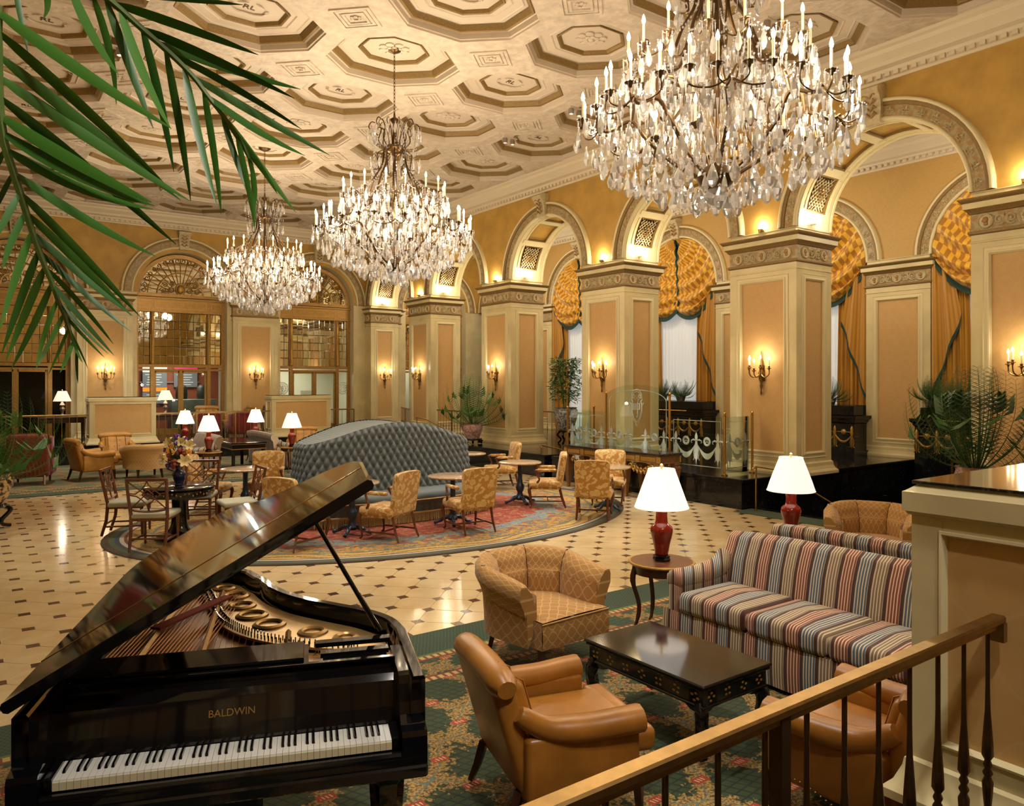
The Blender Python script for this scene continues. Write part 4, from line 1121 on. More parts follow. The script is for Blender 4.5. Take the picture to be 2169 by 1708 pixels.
# ---------------------------------------------------------------- sconces
def sconce(label, loc, rz, first=None, power=9):
    if first is None:
        s = thing('wall_sconce', label, 'sconce', loc, rz, 'candle sconces on the piers')
        b = MB(); T = Matrix.Translation((0, -.05, 0))
        b.lathe([(0, -.46), (.012, -.45), (.022, -.42), (.012, -.38), (.014, -.34), (.03, -.29), (.018, -.25), (.03, -.2), (.055, -.12), (.06, -.06), (.04, -.01), (.03, .03), (.045, .06), (.02, .1), (.03, .16), (.014, .22), (.012, .30), (.004, .36), (0, .37)], 10, M=T)
        b.box((0, -.012, -.05), (.09, .025, .3)); b.build('backplate', M['sconce'], s, 50)
        for k, (x, y, z) in enumerate(((-.22, -.12, .03), (-.12, -.24, .05), (.0, -.27, -.01), (.12, -.24, .05), (.22, -.12, .03))):
            MB().tube(bez([(0, -.07, -.05), (x * .5, -.05 + y * .5, -.13), (x * .95, y * .95, -.08), (x, y, z)], 5), .010, 5).build('arm', M['sconce'], s, 60)
            MB().lathe([(0, -.03), (.012, -.03), (.02, -.005), (.042, .0), (.04, .012), (.017, .014), (.02, .045), (0, .045)], 8, (x, y, z)).build('candle_cup', M['sconce'], s, 50)
            c = put('candle', cs, s, (x, y, z + .03), sc=(1, 1, .75)); put('flame_bulb', cfl, c)
    else: s = dup(first, loc, rz, label)
    v = Matrix.Rotation(rz, 4, 'Z') @ Vector((0, -.22, .27))
    light('sconce_glow', 'POINT', Vector(loc) + v, power, WARM, .06)
    return s
SZ = 2.42; W_ = -PI / 2
S1 = sconce('brass candle sconce on the second pier, beside the glass screens', (XA + .03, PY[2] + PW / 2, SZ), W_)
sconce('brass candle sconce cut by the right edge, above the potted palm', (XA + .03, PY[1] + .70, SZ), W_, S1)
sconce('brass candle sconce on the pier behind the arched glass screen', (XA + .03, PY[3] + PW / 2, SZ), W_, S1)
sconce('brass candle sconce above the tips of the palm in the rose pot', (XA + .03, PY[4] + PW / 2, SZ), W_, S1)
sconce('brass candle sconce on the pier above the middle of the banquette', (XA + .03, PY[5] + PW / 2, SZ), W_, S1)
sconce('brass candle sconce blazing on the corner pier', ((XA + XB) / 2, 25.44, SZ), 0, S1)
sconce('brass candle sconce on the far wall between the two glazed arches', (8.05, YF - .14, SZ), 0, S1)
sconce('brass candle sconce among the palm leaf tips, above the first planter box', (3.55, YF - .14, SZ), 0, S1)

# ---------------------------------------------------------------- window dressing
def dressing(label, c, zb, first=None):
    if first is not None: return dup(first, (XO, c, 0), None, label)
    D = thing('window_curtain', label, 'curtain', (XO, c, 0), PI / 2, 'gold swagged curtains of the window wall')
    zb = 1.66 if zb is None else zb
    r = 1.43
    MB().grid(lambda u, v: (-1.3 + 2.6 * u, -.22 + .02 * sin(u * 130), zb + (ZS + .9 - zb) * v), 130, 3).build('sheer', M['sheer'], D, 180)
    for s in (-1, 1):
        def f(u, v):
            x = s * (1.43 - .78 * u * (1 - .12 * v)); zt = ZS + math.sqrt(max(r * r - x * x, 0)) - .02
            return (x, -.10 + .035 * sin(u * 38 + v) + .012 * sin(u * 90), zb + (zt - zb) * v)
        MB().grid(f, 60, 8, uvs=(1, 1)).build('side_panel', M['curtain'], D, 180)
    for s in (-1, 1):
        def sw(u, v, s=s):
            A = (s * .06, 1.40); P0 = (A[0] + s * (-.14) * v, A[1] - 2.0 * v)            # inner edge
            th = PI / 2 - (PI / 2) * min(v * 1.25, 1); Q0 = (s * 1.42 * cos(th), 1.42 * sin(th) - max(v - .8, 0) * .5)
            sag = .50 * v ** 1.2; k = 4 * u * (1 - u) ** 1.0
            x = P0[0] + (Q0[0] - P0[0]) * u; z = P0[1] + (Q0[1] - P0[1]) * u - sag * k
            y = .0 + .10 * sin(PI * u) * (.35 + .65 * v) + .085 * sin(v * 2 * PI * 6.5 + u * 3) * (.3 + sin(PI * u)) + (.03 if s > 0 else .0)
            return (x, y, ZS + z)
        g = MB().grid(sw, 22, 72, uvs=(1, 1)).build('swag', M['swag'], D, 180)
        fr = MB(); pts = [sw(u, 1.0) for u in [i / 26 for i in range(27)]]; inn = [sw(0, v) for v in [i / 24 for i in range(25)]]
        q = MB()
        for i in range(26):
            a, b_ = pts[i], pts[i + 1]
            q.add([(a[0], a[1] + .01, a[2] + .03), (b_[0], b_[1] + .01, b_[2] + .03), (b_[0], b_[1] + .012, b_[2] - .11), (a[0], a[1] + .012, a[2] - .11), (a[0], a[1] - .012, a[2] + .03), (b_[0], b_[1] - .012, b_[2] + .03), (b_[0], b_[1] - .012, b_[2] - .11), (a[0], a[1] - .012, a[2] - .11)],
                  [(0, 1, 2, 3), (5, 4, 7, 6), (3, 2, 6, 7), (1, 0, 4, 5)])
        q.tube(inn, .026, 5); q.build('fringe', M['fringeg'], D)
        def tl(u, v, s=s):
            x = s * (1.44 - .62 * u * (1 - v * .35) - .0); zt = ZS - .25; zb2 = zt - (1.15 + 1.75 * (1 - u) ** 1.0)
            return (x, .03 + .05 * sin(u * 4 * PI) * (1 - .2 * v), zb2 + (zt - zb2) * v)
        t = MB().grid(tl, 40, 10, uvs=(1, 1)).build('tail', M['curtain'], D, 180)
        q = MB(); e = [tl(u, 0) for u in [i / 40 for i in range(41)]]
        for i in range(40):
            a, b_ = e[i], e[i + 1]
            q.add([(a[0], a[1] + .012, a[2] + .07), (b_[0], b_[1] + .012, b_[2] + .07), (b_[0], b_[1] + .012, b_[2] - .06), (a[0], a[1] + .012, a[2] - .06)], [(0, 1, 2, 3)])
        q.build('tail_fringe', M['fringeg'], t)
    return D
C1 = dressing('gold striped curtain with green fringe cut by the right-hand pier, above the fern mantel', bays[1], None)
dressing('gold striped curtain seen between the second pier and the wide peach pilaster', bays[2], None, C1)
dressing('gold striped curtain with white sheer and two full swags above the etched screens', bays[3], None, C1)
C2 = dressing('gold striped curtain behind the bamboo in the porcelain vase', bays[4], ZP + .02)
dressing('sliver of gold striped curtain beside the pier with the potted palm', bays[5] - .1, ZP + .02, C2)

# ---------------------------------------------------------------- black marble mantels
def mantel(label, c, zb):
    D = thing('fireplace', label, 'fireplace', (XO - .12, c, 0), PI / 2, 'black marble mantels under the windows')
    b = MB(); zo = .58
    for s in (-1, 1): b.box((s * 1.12, .26, (zb + 1.3) / 2), (.76, .52, 1.3 - zb))
    b.box((0, .26, (zo + 1.3) / 2), (1.5, .52, 1.3 - zo)); b.box((0, .06, (zb + zo) / 2), (1.5, .1, zo - zb))
    b.box((0, .27, zb + .06), (3.06, .58, .12)); b.build('surround', M['black'], D)
    MB().rect_ring(1.5, .26, [(0, 1.25), (.0, 1.26), (.03, 1.29), (.03, 1.32), (.07, 1.36), (.08, 1.37), (.08, 1.43), (-.26, 1.43)], (0, .26)).build('shelf', M['black'], D)
    MB().box((0, .22, 1.545), (2.86, .42, .23), ch=.01).build('top_block', M['black'], D)
    f = MB()
    for s in (-1, 1): f.box((s * .73, .535, (zb + zo) / 2), (.05, .03, zo - zb))
    f.box((0, .535, zo + .0), (1.52, .03, .05)); f.build('firebox_frame', M['brass'], D)
    MB().tube([(-1.0, .60, 1.40), (1.0, .60, 1.40)], .022, 8).build('brass_rod', M['brass'], D, 60)
    n = 8; stp = 2.9 / (n - 1)
    for i in range(n):
        x = -1.45 + i * stp
        t = MB(); t.lathe([(0, -.24), (.02, -.22), (.03, -.1), (.025, .05), (.045, .12), (.03, .16), (.04, .2), (.02, .26), (0, .29)], 7, (x, .53, .92), None)
        for s in (-1, 1): t.tube([(x + s * .02, .53, .95), (x + s * .05, .535, .82), (x + s * .03, .535, .74), (x + s * .06, .535, .71)], .010, 4)
        t.build('torch', M['gilt'], D, 60)
        if i < n - 1:
            g = MB(); xm = x + stp / 2
            g.tube([(x + stp * t, .535, 1.0 - .17 * 4 * t * (1 - t)) for t in [k / 10 for k in range(11)]], [.012 + .016 * sin(PI * k / 10) for k in range(11)], 5); g.build('garland', M['gilt'], D, 60)
            m = MB(); m.lathe([(0, .03), (.03, .028), (.055, .02), (.065, .0)], 12, (xm, 0, 0), Matrix.Translation((0, .52, 1.06)) @ Matrix.Rotation(-PI / 2, 4, 'X')); 
            m.tube([(x + .03, .53, 1.06), (xm - .06, .53, 1.06)], .007, 4); m.tube([(xm + .06, .53, 1.06), (x + stp - .03, .53, 1.06)], .007, 4)
            m.build('medallion', M['gilt'], D, 40)
    return D
mantel('black marble mantel with gilt garlands and brass firebox near the right-hand palm', bays[1], -.95)
mantel('black marble mantel partly hidden by the second pier', bays[2], ZP)
mantel('black marble mantel with gilt garlands seen through the third glass panel', bays[3], ZP)

# ---------------------------------------------------------------- planter boxes and railings
def planter_box(label, x0, x1, y0, y1):
    cx, cyy, hx, hy = (x0 + x1) / 2, (y0 + y1) / 2, (x1 - x0) / 2, (y1 - y0) / 2
    B = thing('pedestal_wall', label, 'low wall', (cx, cyy, ZP), 0, 'cream low walls with granite tops')
    fr = MB(); pn = MB(); ml = MB()
    for (ang, w2, dep) in ((0, hx, hy), (PI, hx, hy), (PI / 2, hy, hx), (-PI / 2, hy, hx)):
        T = Matrix.Rotation(ang, 4, 'Z') @ Matrix.Translation((0, -dep, 0)); mg = .12 if w2 > .3 else .09; hp = w2 - mg
        for s in (-1, 1): fr.box((s * (w2 - mg / 2 - .0015), .012, .62), (mg, .024, 1.1), T)
        fr.box((0, .012, .16), (2 * hp, .024, .2), T); fr.box((0, .012, 1.13), (2 * hp, .024, .08), T)
        pn.box((0, .025, .675), (2 * hp, .01, .83), T)
        prof = [(.012, .0), (.01, -.008), (.0, -.012), (-.006, .0), (-.012, .02)]; vs = []; fs = []
        for (o, h) in prof:
            for (i, j) in ((1, 1), (-1, 1), (-1, -1), (1, -1)): vs.append((i * (hp + o), h, .675 + j * (.415 + o)))
        for k in range(4):
            for i in range(4): fs.append((k * 4 + i, k * 4 + (i + 1) % 4, k * 4 + 4 + (i + 1) % 4, k * 4 + 4 + i))
        ml.add(vs, fs, T)
    fr.box((0, 0, .6), (2 * hx - .05, 2 * hy - .05, 1.18))
    fr.build('body', M['cream'], B); pn.build('wallpaper_panel', M['peach'], B); ml.build('panel_moulding', M['cream2'], B, 40)
    MB().rect_ring(hx, hy, [(0, 0), (.085, 0), (.085, .035), (.07, .05), (.05, .07), (.025, .13), (.02, .16), (0, .17)]).build('plinth_moulding', M['cream'], B, 30)
    MB().rect_ring(hx, hy, [(0, 1.15), (.012, 1.155), (.016, 1.165), (.026, 1.168), (.026, 1.245), (.016, 1.25), (.0, 1.262), (-.012, 1.272), (-.016, 1.282), (-.03, 1.282)]).build('cap_moulding', M['cream'], B)
    MB().box((0, 0, 1.284), (2 * hx + .0, 2 * hy + .0, .014), ch=.003).build('granite_top', M['darkgranite'], B)
    return B
planter_box('cream low wall with a peach panel at the right edge, its dark granite top reflecting candles', 3.14, 4.95, .72, 1.55)
planter_box('cream low wall with a wide peach panel behind the tan leather chairs', 2.81, 4.46, YL, YL + .62)
planter_box('cream low wall with a peach panel behind the buttoned leather chair', 7.73, 9.63, YL, YL + .62)
bal = MB().lathe([(.008, 0), (.014, .01), (.0085, .03), (.0085, .10), (.018, .20), (.020, .235), (.011, .255), (.018, .27), (.010, .285), (.0165, .30), (.010, .315), (.021, .335), (.019, .38), (.010, .50), (.008, .60), (.008, .80)], 8)
balm = bal.mesh('baluster', M['bronze'], 50)
balg = MB().lathe([(.008, 0), (.008, .2), (.016, .27), (.009, .30), (.015, .32), (.007, .40), (.007, .80)], 6).mesh('baluster', M['brassold'], 60)
def railing(label, p, q, m, bm, step=.19, posts=(), z=ZP, wid=.052, grp=None, curl=False):
    p, q = Vector((*p, 0)), Vector((*q, 0)); L = (q - p).length; d = (q - p).normalized()
    A = thing('railing', label, 'railing', (p.x, p.y, z), math.atan2(d.y, d.x), grp)
    b = MB(); b.box((L / 2, 0, .815), (L, wid, .028), ch=.006); b.box((L / 2, 0, .795), (L, wid * .6, .02)); b.build('handrail', M[m], A)
    n = int(L / step)
    for i in range(n): put('baluster', bm, A, ((i + .5) * L / n, 0, 0))
    for s in posts: MB().box((s, 0, .40), (.04, .04, .80)).build('newel', bm.materials[0], A)
    return A
RG = 'brass railings of the raised floor'
rr_ = railing('brass-topped railing with turned dark balusters beside the low wall at the lower right', (-1.6, 1.22), (3.12, 1.22), 'brassold', balm, .185, (1.2, 3.37))
MB().box((4.70, 0, .77), (.03, .06, .07)).build('wall_bracket', M['brassold'], rr_)
railing('thin brass railing left of the low wall behind the red wing chair', (-.2, YL + .12), (2.80, YL + .12), 'brassold', balg, .17, (), ZP, .03, RG)
railing('thin brass railing between the two far low walls', (4.47, YL + .12), (7.72, YL + .12), 'brassold', balg, .17, (1.1, 2.2), ZP, .03, RG)
railing('short brass railing on the right of the second far low wall', (9.64, YL + .12), (10.5, YL + .12), 'brassold', balg, .17, (.84,), ZP, .03, RG)
railing('brass railing beside the palm in the rose pot', (12.3, 19.2), (12.3, 21.0), 'brassold', balg, .16, (.9,), ZP, .03, RG)
railing('brass railing in front of the pier above the banquette', (11.85, 22.0), (12.6, 24.0), 'brassold', balg, .16, (1.0,), ZP, .03, RG)
railing('brass railing behind the bamboo vase', (14.3, 14.6), (14.3, 18.4), 'brassold', balg, .2, (), ZP, .03, RG)
def hand(label, pts, post):
    h = thing('handrail', label, 'handrail', post)
    o = Vector(post)
    MB().tube([Vector(q) - o for q in pts], .017, 6).build('rail', M['brassold'], h, 60)
    MB().lathe([(.03, 0), (.03, .015), (.016, .02), (.016, pts[1][2] - post[2] - .0)], 8).build('post', M['brassold'], h, 50); return h
hand('sloping brass stair handrail at the end of the black stage', [(10.98, 8.10, .72), (11.0, 8.05, .76), (11.35, 7.9, .70), (12.7, 7.3, -.15)], (11.0, 8.05, 0))
hand('sloping brass stair handrail beside the pier with the bamboo', [(11.05, 14.02, .66), (11.05, 14.05, .72), (11.5, 13.95, .62), (12.8, 13.8, .1)], (11.05, 14.05, 0))
hand('sloping brass stair handrail rising behind the floral chair', [(11.0, 20.0, 1.12), (11.0, 19.95, 1.16), (11.0, 19.4, 1.12), (10.98, 15.2, .18)], (11.0, 19.95, 0))

# ---------------------------------------------------------------- etched glass screens on the stage
SX0, SX1, SY = 11.15, 11.95, (8.83, 10.14, 11.93, 13.2)
def etched(g, w, ztop, mid, arch):
    """etched border and garland on a pane: x along, y out, z up"""
    e = MB(); y = .008; m_ = .045
    pts = [(-w / 2 + m_, y, .09), (-w / 2 + m_, y, ztop - .09)]
    if arch: pts += [((-w / 2 + m_) * cos(PI * k / 16), y, ztop - .09 + (arch) * sin(PI * k / 16)) for k in range(1, 16)]
    pts += [(w / 2 - m_, y, ztop - .09), (w / 2 - m_, y, .09)]
    e.tube(pts + ([pts[0]] if not arch else []), .008, 4); e.build('etched_border', M['etch'], g)
    n = mid; L = w - 2 * m_ - .12; st = L / (n - 1) if n > 1 else L
    for i in range(n):
        x = -L / 2 + i * st; t = MB(); z = .50
        t.prism([(0, .22), (.03, .15), (.032, .11), (.02, .06), (-.02, .06), (-.032, .11), (-.03, .15)], 0, .006, Matrix.Translation((x, y, z)) @ Matrix.Rotation(PI / 2, 4, 'X'))
        t.prism([(.018, .05), (.05, -.10), (.035, -.28), (.012, -.30), (0, -.40), (-.012, -.30), (-.035, -.28), (-.05, -.10), (-.018, .05)], 0, .006, Matrix.Translation((x, y, z)) @ Matrix.Rotation(PI / 2, 4, 'X'))
        for s in (-1, 1):
            t.tube([(x + s * .02, y, z + .06), (x + s * .07, y, z + .075), (x + s * .12, y, z + .055), (x + s * .125, y, z + .02), (x + s * .10, y, z + .015)], [.01, .018, .013, .009, .005], 4)
            t.tube([(x + s * .045, y, z - .05), (x + s * .065, y, z - .16), (x + s * .05, y, z - .26), (x + s * .07, y, z - .31)], .008, 4)
        t.build('etched_torch', M['etch'], g)
        if i < n - 1:
            s_ = MB(); a, b_ = x + .04, x + st - .04; up = []; lo = []
            for k in range(13):
                q = k / 12; up.append((a + (b_ - a) * q, y, z - .02 - .15 * 4 * q * (1 - q))); lo.append((a + (b_ - a) * q, y, z - .04 - .24 * 4 * q * (1 - q)))
            s_.add(up + lo, [(k, k + 1, 14 + k, 13 + k) for k in range(12)]); s_.build('etched_swag', M['etch'], g)
            if n <= 3 or i != 1:
                w_ = MB(); xc = x + st / 2
                for r_ in (.075, .052): w_.tube([(xc + r_ * cos(q), y, z + .05 + r_ * sin(q)) for q in [2 * PI * k / 20 for k in range(20)]], .012, 4, close=True)
                for k in range(3): a_ = PI / 2 + k * 2 * PI / 3; w_.tube([(xc, y, z + .05), (xc + .03 * cos(a_), y, z + .05 + .03 * sin(a_))], [.004, .012], 4)
                w_.build('etched_wreath', M['etch'], g)
def glass_panel(label, c, ang, w, h, mid, arch=0):
    g = thing('glass_screen', label, 'glass screen', (c[0], c[1], ZP + .04), ang, 'etched glass screens on the black stage')
    pl = [(-w / 2, 0), (w / 2, 0), (w / 2, h)] + ([(w / 2 * cos(PI * k / 18), h + arch * sin(PI * k / 18)) for k in range(1, 18)] if arch else []) + [(-w / 2, h)]
    MB().prism(pl, -.005, .005, Matrix.Rotation(PI / 2, 4, 'X')).build('pane', M['glass'], g)
    etched(g, w, h, mid, arch * .92 if arch else 0)
    if arch:
        q = MB(); y = .008; z0 = 1.16
        def tb(p, r=.007): q.tube([(x, y, z0 + z) for x, z in p], r, 4)
        for s in (-1, 1):
            for sc_ in (1, .86): tb([(0, -.38 * sc_), (s * .09 * sc_, -.28 * sc_), (s * .15 * sc_, -.10 * sc_), (s * .15 * sc_, .05), (s * .12 * sc_, .09), (s * .15 * sc_, .13)])
            tb([(s * .02, -.42), (-s * .03, -.37)])
            tb([(s * .15, .13), (s * .14, .25), (s * .08, .33), (0, .35)]); tb([(s * .115, .16), (s * .11, .24), (s * .06, .29), (0, .30)])
            tb([(s * .03 + p[0] * s, .2 + p[2]) for p in spiral((.04, 0, 0), .045, .01, -1, 6, 14)]); tb([(s * .17, .03), (s * .19, .08), (s * .17, .06)])
            tb([(0, .18), (s * .04, .13), (s * .08, .17)])
        q.build('etched_crest', M['etch'], g)
        k = MB()
        def st(x, z, w_, h_, sk=0): k.prism([(x - w_ / 2, z - h_ / 2), (x, z - h_ / 2 - .012), (x + w_ / 2, z - h_ / 2), (x + w_ / 2, z + h_ / 2), (x, z + h_ / 2 + .012), (x - w_ / 2, z + h_ / 2)], 0, .005, Matrix.Translation((0, y, z0)) @ Matrix.Rotation(PI / 2, 4, 'X'))
        for x in (-.095, -.055, -.015): st(x, -.01, .02, .12)
        for z in (.05, -.07, .0): k.box((-.055, y, z0 + z), (.1, .005, .007))
        for x, h_, z in ((.028, .22, -.04), (.08, .11, .0)): st(x, z, .02, h_)
        for z in (.055, -.06): k.box((.054, y, z0 + z), (.06, .005, .012))
        k.tube([(.028, y, z0 - .16), (.03, y, z0 - .21), (.0, y, z0 - .225), (-.01, y, z0 - .20)], .008, 4); k.tube([(.028, y, z0 + .07), (.03, y, z0 + .11), (.05, y, z0 + .125)], .008, 4)
        k.build('etched_monogram', M['etch'], g)
    return g
glass_panel('tall arched glass screen etched with a crest and monogram', (SX0, (SY[1] + SY[2]) / 2), -PI / 2, SY[2] - SY[1] - .1, 1.36, 4, .24)
glass_panel('low etched glass screen before the black marble, with a square white border', (SX0, (SY[0] + SY[1]) / 2), -PI / 2, SY[1] - SY[0] - .1, 1.02, 3)
glass_panel('low etched glass screen at the far end of the ornate table', (SX0, (SY[2] + SY[3]) / 2), -PI / 2, SY[3] - SY[2] - .1, 1.02, 3)
glass_panel('low etched glass screen turned towards the second pier, beside the handrail', ((SX0 + SX1) / 2 - .02, SY[0]), 0, SX1 - SX0 - .14, 1.02, 2)
glass_panel('low etched glass screen turned back at the bamboo end', ((SX0 + SX1) / 2 - .02, SY[3]), 0, SX1 - SX0 - .14, 1.02, 2)
post = None
for (x, y, h, lb) in ((SX0, SY[0], 1.06, 'at the near corner of the stage'), (SX0, SY[1], 1.40, 'right of the arched screen'), (SX0, SY[2], 1.40, 'left of the arched screen'), (SX0, SY[3], 1.06, 'at the far corner of the stage'), (SX1, SY[0], 1.06, 'next to the stair handrail'), (SX1, SY[3], 1.06, 'behind the far etched screen')):
    p = thing('screen_post', 'slim brass screen post with a ball finial ' + lb, 'post', (x, y, ZP), 0, 'brass posts of the glass screens')
    MB().lathe([(.06, .005), (.06, .02), (.03, .03), (.024, .05), (.024, h), (.03, h + .01), (.03, h + .03), (.012, h + .04), (.0, h + .04)], 12).build('shaft', M['brass'], p, 40)
    MB().sph((0, 0, h + .065), .03, 8).build('finial', M['brass'], p, 180)

# ---------------------------------------------------------------- carved console table before the stage
t = thing('console_table', 'long carved gilt console table with a black marble top in front of the glass screens', 'table', (10.62, 11.0, 0), PI / 2)
MB().box((0, 0, .865), (2.78, .62, .04), ch=.012).build('marble_top', M['darkgranite'], t)
wd = mat('carved_walnut', (.20, .09, .03), .42, var=30, bump=lambda g: g.vor(55), bs=.8, bd=.01)
b = MB(); b.box((0, 0, .765), (2.66, .54, .13)); b.box((0, 0, .84), (2.70, .58, .015)); b.box((0, 0, .70), (2.68, .56, .015)); b.build('apron', wd, t)
for y in (-.275, .275):
    for i in range(6):
        x = -1.32 + i * .528
        MB().box((x, y, .765), (.10, .025, .12), ch=.008).build('corner_block', M['gilt'], t)
        if i < 5: MB().box((x + .264, y, .765), (.37, .016, .08), ch=.006).build('carved_panel', M['gilt'], t)
for x in (-1.28, -.43, .43, 1.28):
    for y in (-.22, .22):
        b = MB(); T = Matrix.Translation((x, y, 0)) @ Matrix.Rotation(PI / 4, 4, 'Z'); b.lathe([(.03, 0), (.045, .02), (.035, .06), (.05, .10), (.10, .56), (.115, .58), (.115, .61), (.08, .63), (.10, .66), (.10, .70)], 4, M=T); b.build('leg', wd, t)
for k in range(3):
    x0 = -1.28 + k * .85; g = MB()
    for i in range(7):
        q = (i + .5) / 7; x = x0 + .1 + .65 * q; dz = .10 * (1 - (2 * q - 1) ** 2)
        for y in (-.25, .25): g.tube([(x + p[0], y, .63 - dz * .7 + p[2]) for p in spiral((0, 0, 0), .05, .012, k + i, k + i + 7, 14)], .014, 4); g.sph((x, y, .60 - dz), (.03, .02, .035), 6)
    g.build('carved_swag', M['gilt'], t, 60)

# ---------------------------------------------------------------- furniture
FZ = .022
def TX(x=0, y=0, z=0): return Matrix.Translation((x, y, z))
def RX(a): return Matrix.Rotation(R(a), 4, 'X')
def RY(a): return Matrix.Rotation(R(a), 4, 'Y')
def RZ(a): return Matrix.Rotation(R(a), 4, 'Z')
def shear(k, z0=0.):
    m = Matrix.Identity(4); m[1][2] = k; m[1][3] = -k * z0; return m
def leg_tap(p, q, r0, r1, n=4):
    return MB().tube([q, p], [r1 * 1.2, r0 * 1.2], n)

# ---- gold floral armchair, faces -Y
def floral():
    C = thing('armchair', '', 'armchair', group='floral armchairs round the banquette')
    b = MB(); b.rbox((0, -.03, .40), (.60, .56, .13), .045, 3, puff=.025); b.build('seat', M['floral'], C, 60)
    T = TX(0, .235, .44) @ RX(-9)
    k = MB()
    # slab back with rounded top corners
    pl = [(-.26, -.06), (.26, -.06), (.275, .44)] + [(.21 + .065 * cos(a), .44 + .065 * sin(a)) for a in [PI / 2 * i / 5 for i in range(1, 6)]] + [(0, .515)] + [(-.21 - .065 * sin(a), .44 + .065 * cos(a)) for a in [PI / 2 * i / 5 for i in range(0, 5)]] + [(-.275, .44)]
    n = len(pl); cxz = (0, .22)
    def loop(s, y): return [(cxz[0] + (p[0] - cxz[0]) * s, y, cxz[1] + (p[1] - cxz[1]) * s) for p in pl]
    rings = [loop(.80, -.062), loop(.95, -.05), loop(1.0, -.025), loop(1.0, .03), loop(.985, .045)]
    vs = [v for r_ in rings for v in r_]; fs = [(j * n + i, j * n + (i + 1) % n, (j + 1) * n + (i + 1) % n, (j + 1) * n + i) for j in range(4) for i in range(n)]
    fs += [tuple(range(n))[::-1], tuple(4 * n + i for i in range(n))]
    k.add(vs, fs, T); bk = k.build('backrest', M['floral'], C, 50)
    MB().tube([(p[0], .036, p[2]) for p in loop(1.005, 0)], .008, 5, T, close=True).build('piping', M['goldfab'], bk, 60)
    for s in (-1, 1):
        MB().rbox((s * .275, -.0, .655), (.065, .34, .055), .026, 3).build('arm', M['floral'], C, 60)
        q = MB(); q.tube(bez([(s * .285, -.17, .44), (s * .30, -.13, .50), (s * .285, -.17, .58), (s * .275, -.20, .645), (s * .275, -.16, .655)], 4), [.018] * 17, 6); q.build('arm_support', M['wood'], C, 60)
        q = MB(); q.tube(bez([(s * .265, -.275, .37), (s * .285, -.305, .31), (s * .272, -.285, .18), (s * .255, -.27, .06), (s * .265, -.30, .02)], 4), [.034, .036, .036, .034, .032, .029, .026, .023, .021, .019, .017, .016, .015, .016, .018, .02, .02], 6)
        q.build('leg', M['wood'], C, 60)
        MB().tube([(s * .235, .22, .36), (s * .24, .27, .15), (s * .25, .33, 0)], [.024, .021, .016], 4).build('leg', M['wood'], C)
        MB().box((s * .252, -.0, .115), (.018, .56, .022)).build('stretcher', M['wood'], C)
    MB().box((0, .02, .115), (.5, .018, .022)).build('stretcher', M['wood'], C)
    MB().box((0, -.03, .345), (.55, .5, .05)).build('seat_rail', M['floral'], C)
    return C
FCH = [(4.86, 9.62, -.47, .88, 'gold floral armchair in side view, nearest the piano lid'),
       (6.07, 9.42, .06, 1, 'gold floral armchair with its back square to the camera, mid rug'),
       (8.38, 10.50, -.72, .55, 'gold floral armchair in profile facing left, right of the table near the stair rail'),
       (8.29, 9.16, .73, .68, 'gold floral armchair with its back to the camera at the right tip of the rug'),
       (9.40, 10.0, -.75, -.66, 'gold floral armchair facing forward in front of the carved console table'),
       (9.00, 12.75, -.85, .3, 'gold floral armchair in profile at the far right end of the banquette'),
       (4.35, 13.35, -.45, -.9, 'gold floral armchair facing forward behind the granite table left of the banquette'),
       (3.62, 9.85, .88, .45, 'gold floral armchair whose top alone shows above the raised piano lid'),
       (3.40, 13.42, .8, -.55, 'gold floral armchair behind the lattice chairs, seen sideways')]
f0 = floral()
for i, (x, y, dx, dy, lb) in enumerate(FCH):
    o = f0 if i == 0 else dup(f0)
    o.location = (x, y, FZ if (x - RUGC[0]) ** 2 / RUGA ** 2 + (y - RUGC[1]) ** 2 / RUGB ** 2 < 1.02 else 0); o.rotation_euler = (0, 0, face(dx, dy)); o['label'] = lb

# ---- cafe tables
def cafe():
    T = thing('cafe_table', '', 'table', group='granite-topped tables of the banquette')
    MB().lathe([(0, .715), (.37, .715), (.385, .722), (.39, .732), (.385, .742), (.37, .748), (0, .748)], 36).build('table_top', M['granite'], T, 40)
    MB().lathe([(.0, .06), (.07, .06), (.085, .10), (.06, .14), (.045, .19), (.065, .23), (.08, .28), (.07, .33), (.045, .37), (.05, .40), (.04, .43), (.04, .66), (.065, .69), (.13, .70), (.13, .715), (0, .715)], 10).build('column', M['blueiron'], T, 50)
    for k in range(4):
        a = PI / 4 + k * PI / 2; q = MB()
        q.tube(bez([pol(.05, a, .11), pol(.13, a, .10), pol(.20, a, .05), pol(.26, a, .035), pol(.29, a, .02)], 4), [.036] * 4 + [.03] * 4 + [.024] * 4 + [.028] * 5, 6); q.build('foot', M['blueiron'], T, 60)
    return T
CT = [(4.56, 10.18, 'granite table with blue iron base just behind the piano lid'), (6.14, 10.0, 'granite table with blue iron base at the middle front of the banquette'),
      (8.17, 11.0, 'granite table with dark iron column right of the banquette, before the stair rail'), (8.93, 9.52, 'granite table half hidden by the rightmost floral armchair'),
      (8.30, 12.98, 'granite table peeping out behind the right end of the banquette'), (3.85, 12.86, 'granite table at the left end of the banquette')]
t0 = cafe()
for i, (x, y, lb) in enumerate(CT):
    o = t0 if i == 0 else dup(t0); o.location = (x, y, FZ); o.rotation_euler = (0, 0, .3 * i); o['label'] = lb

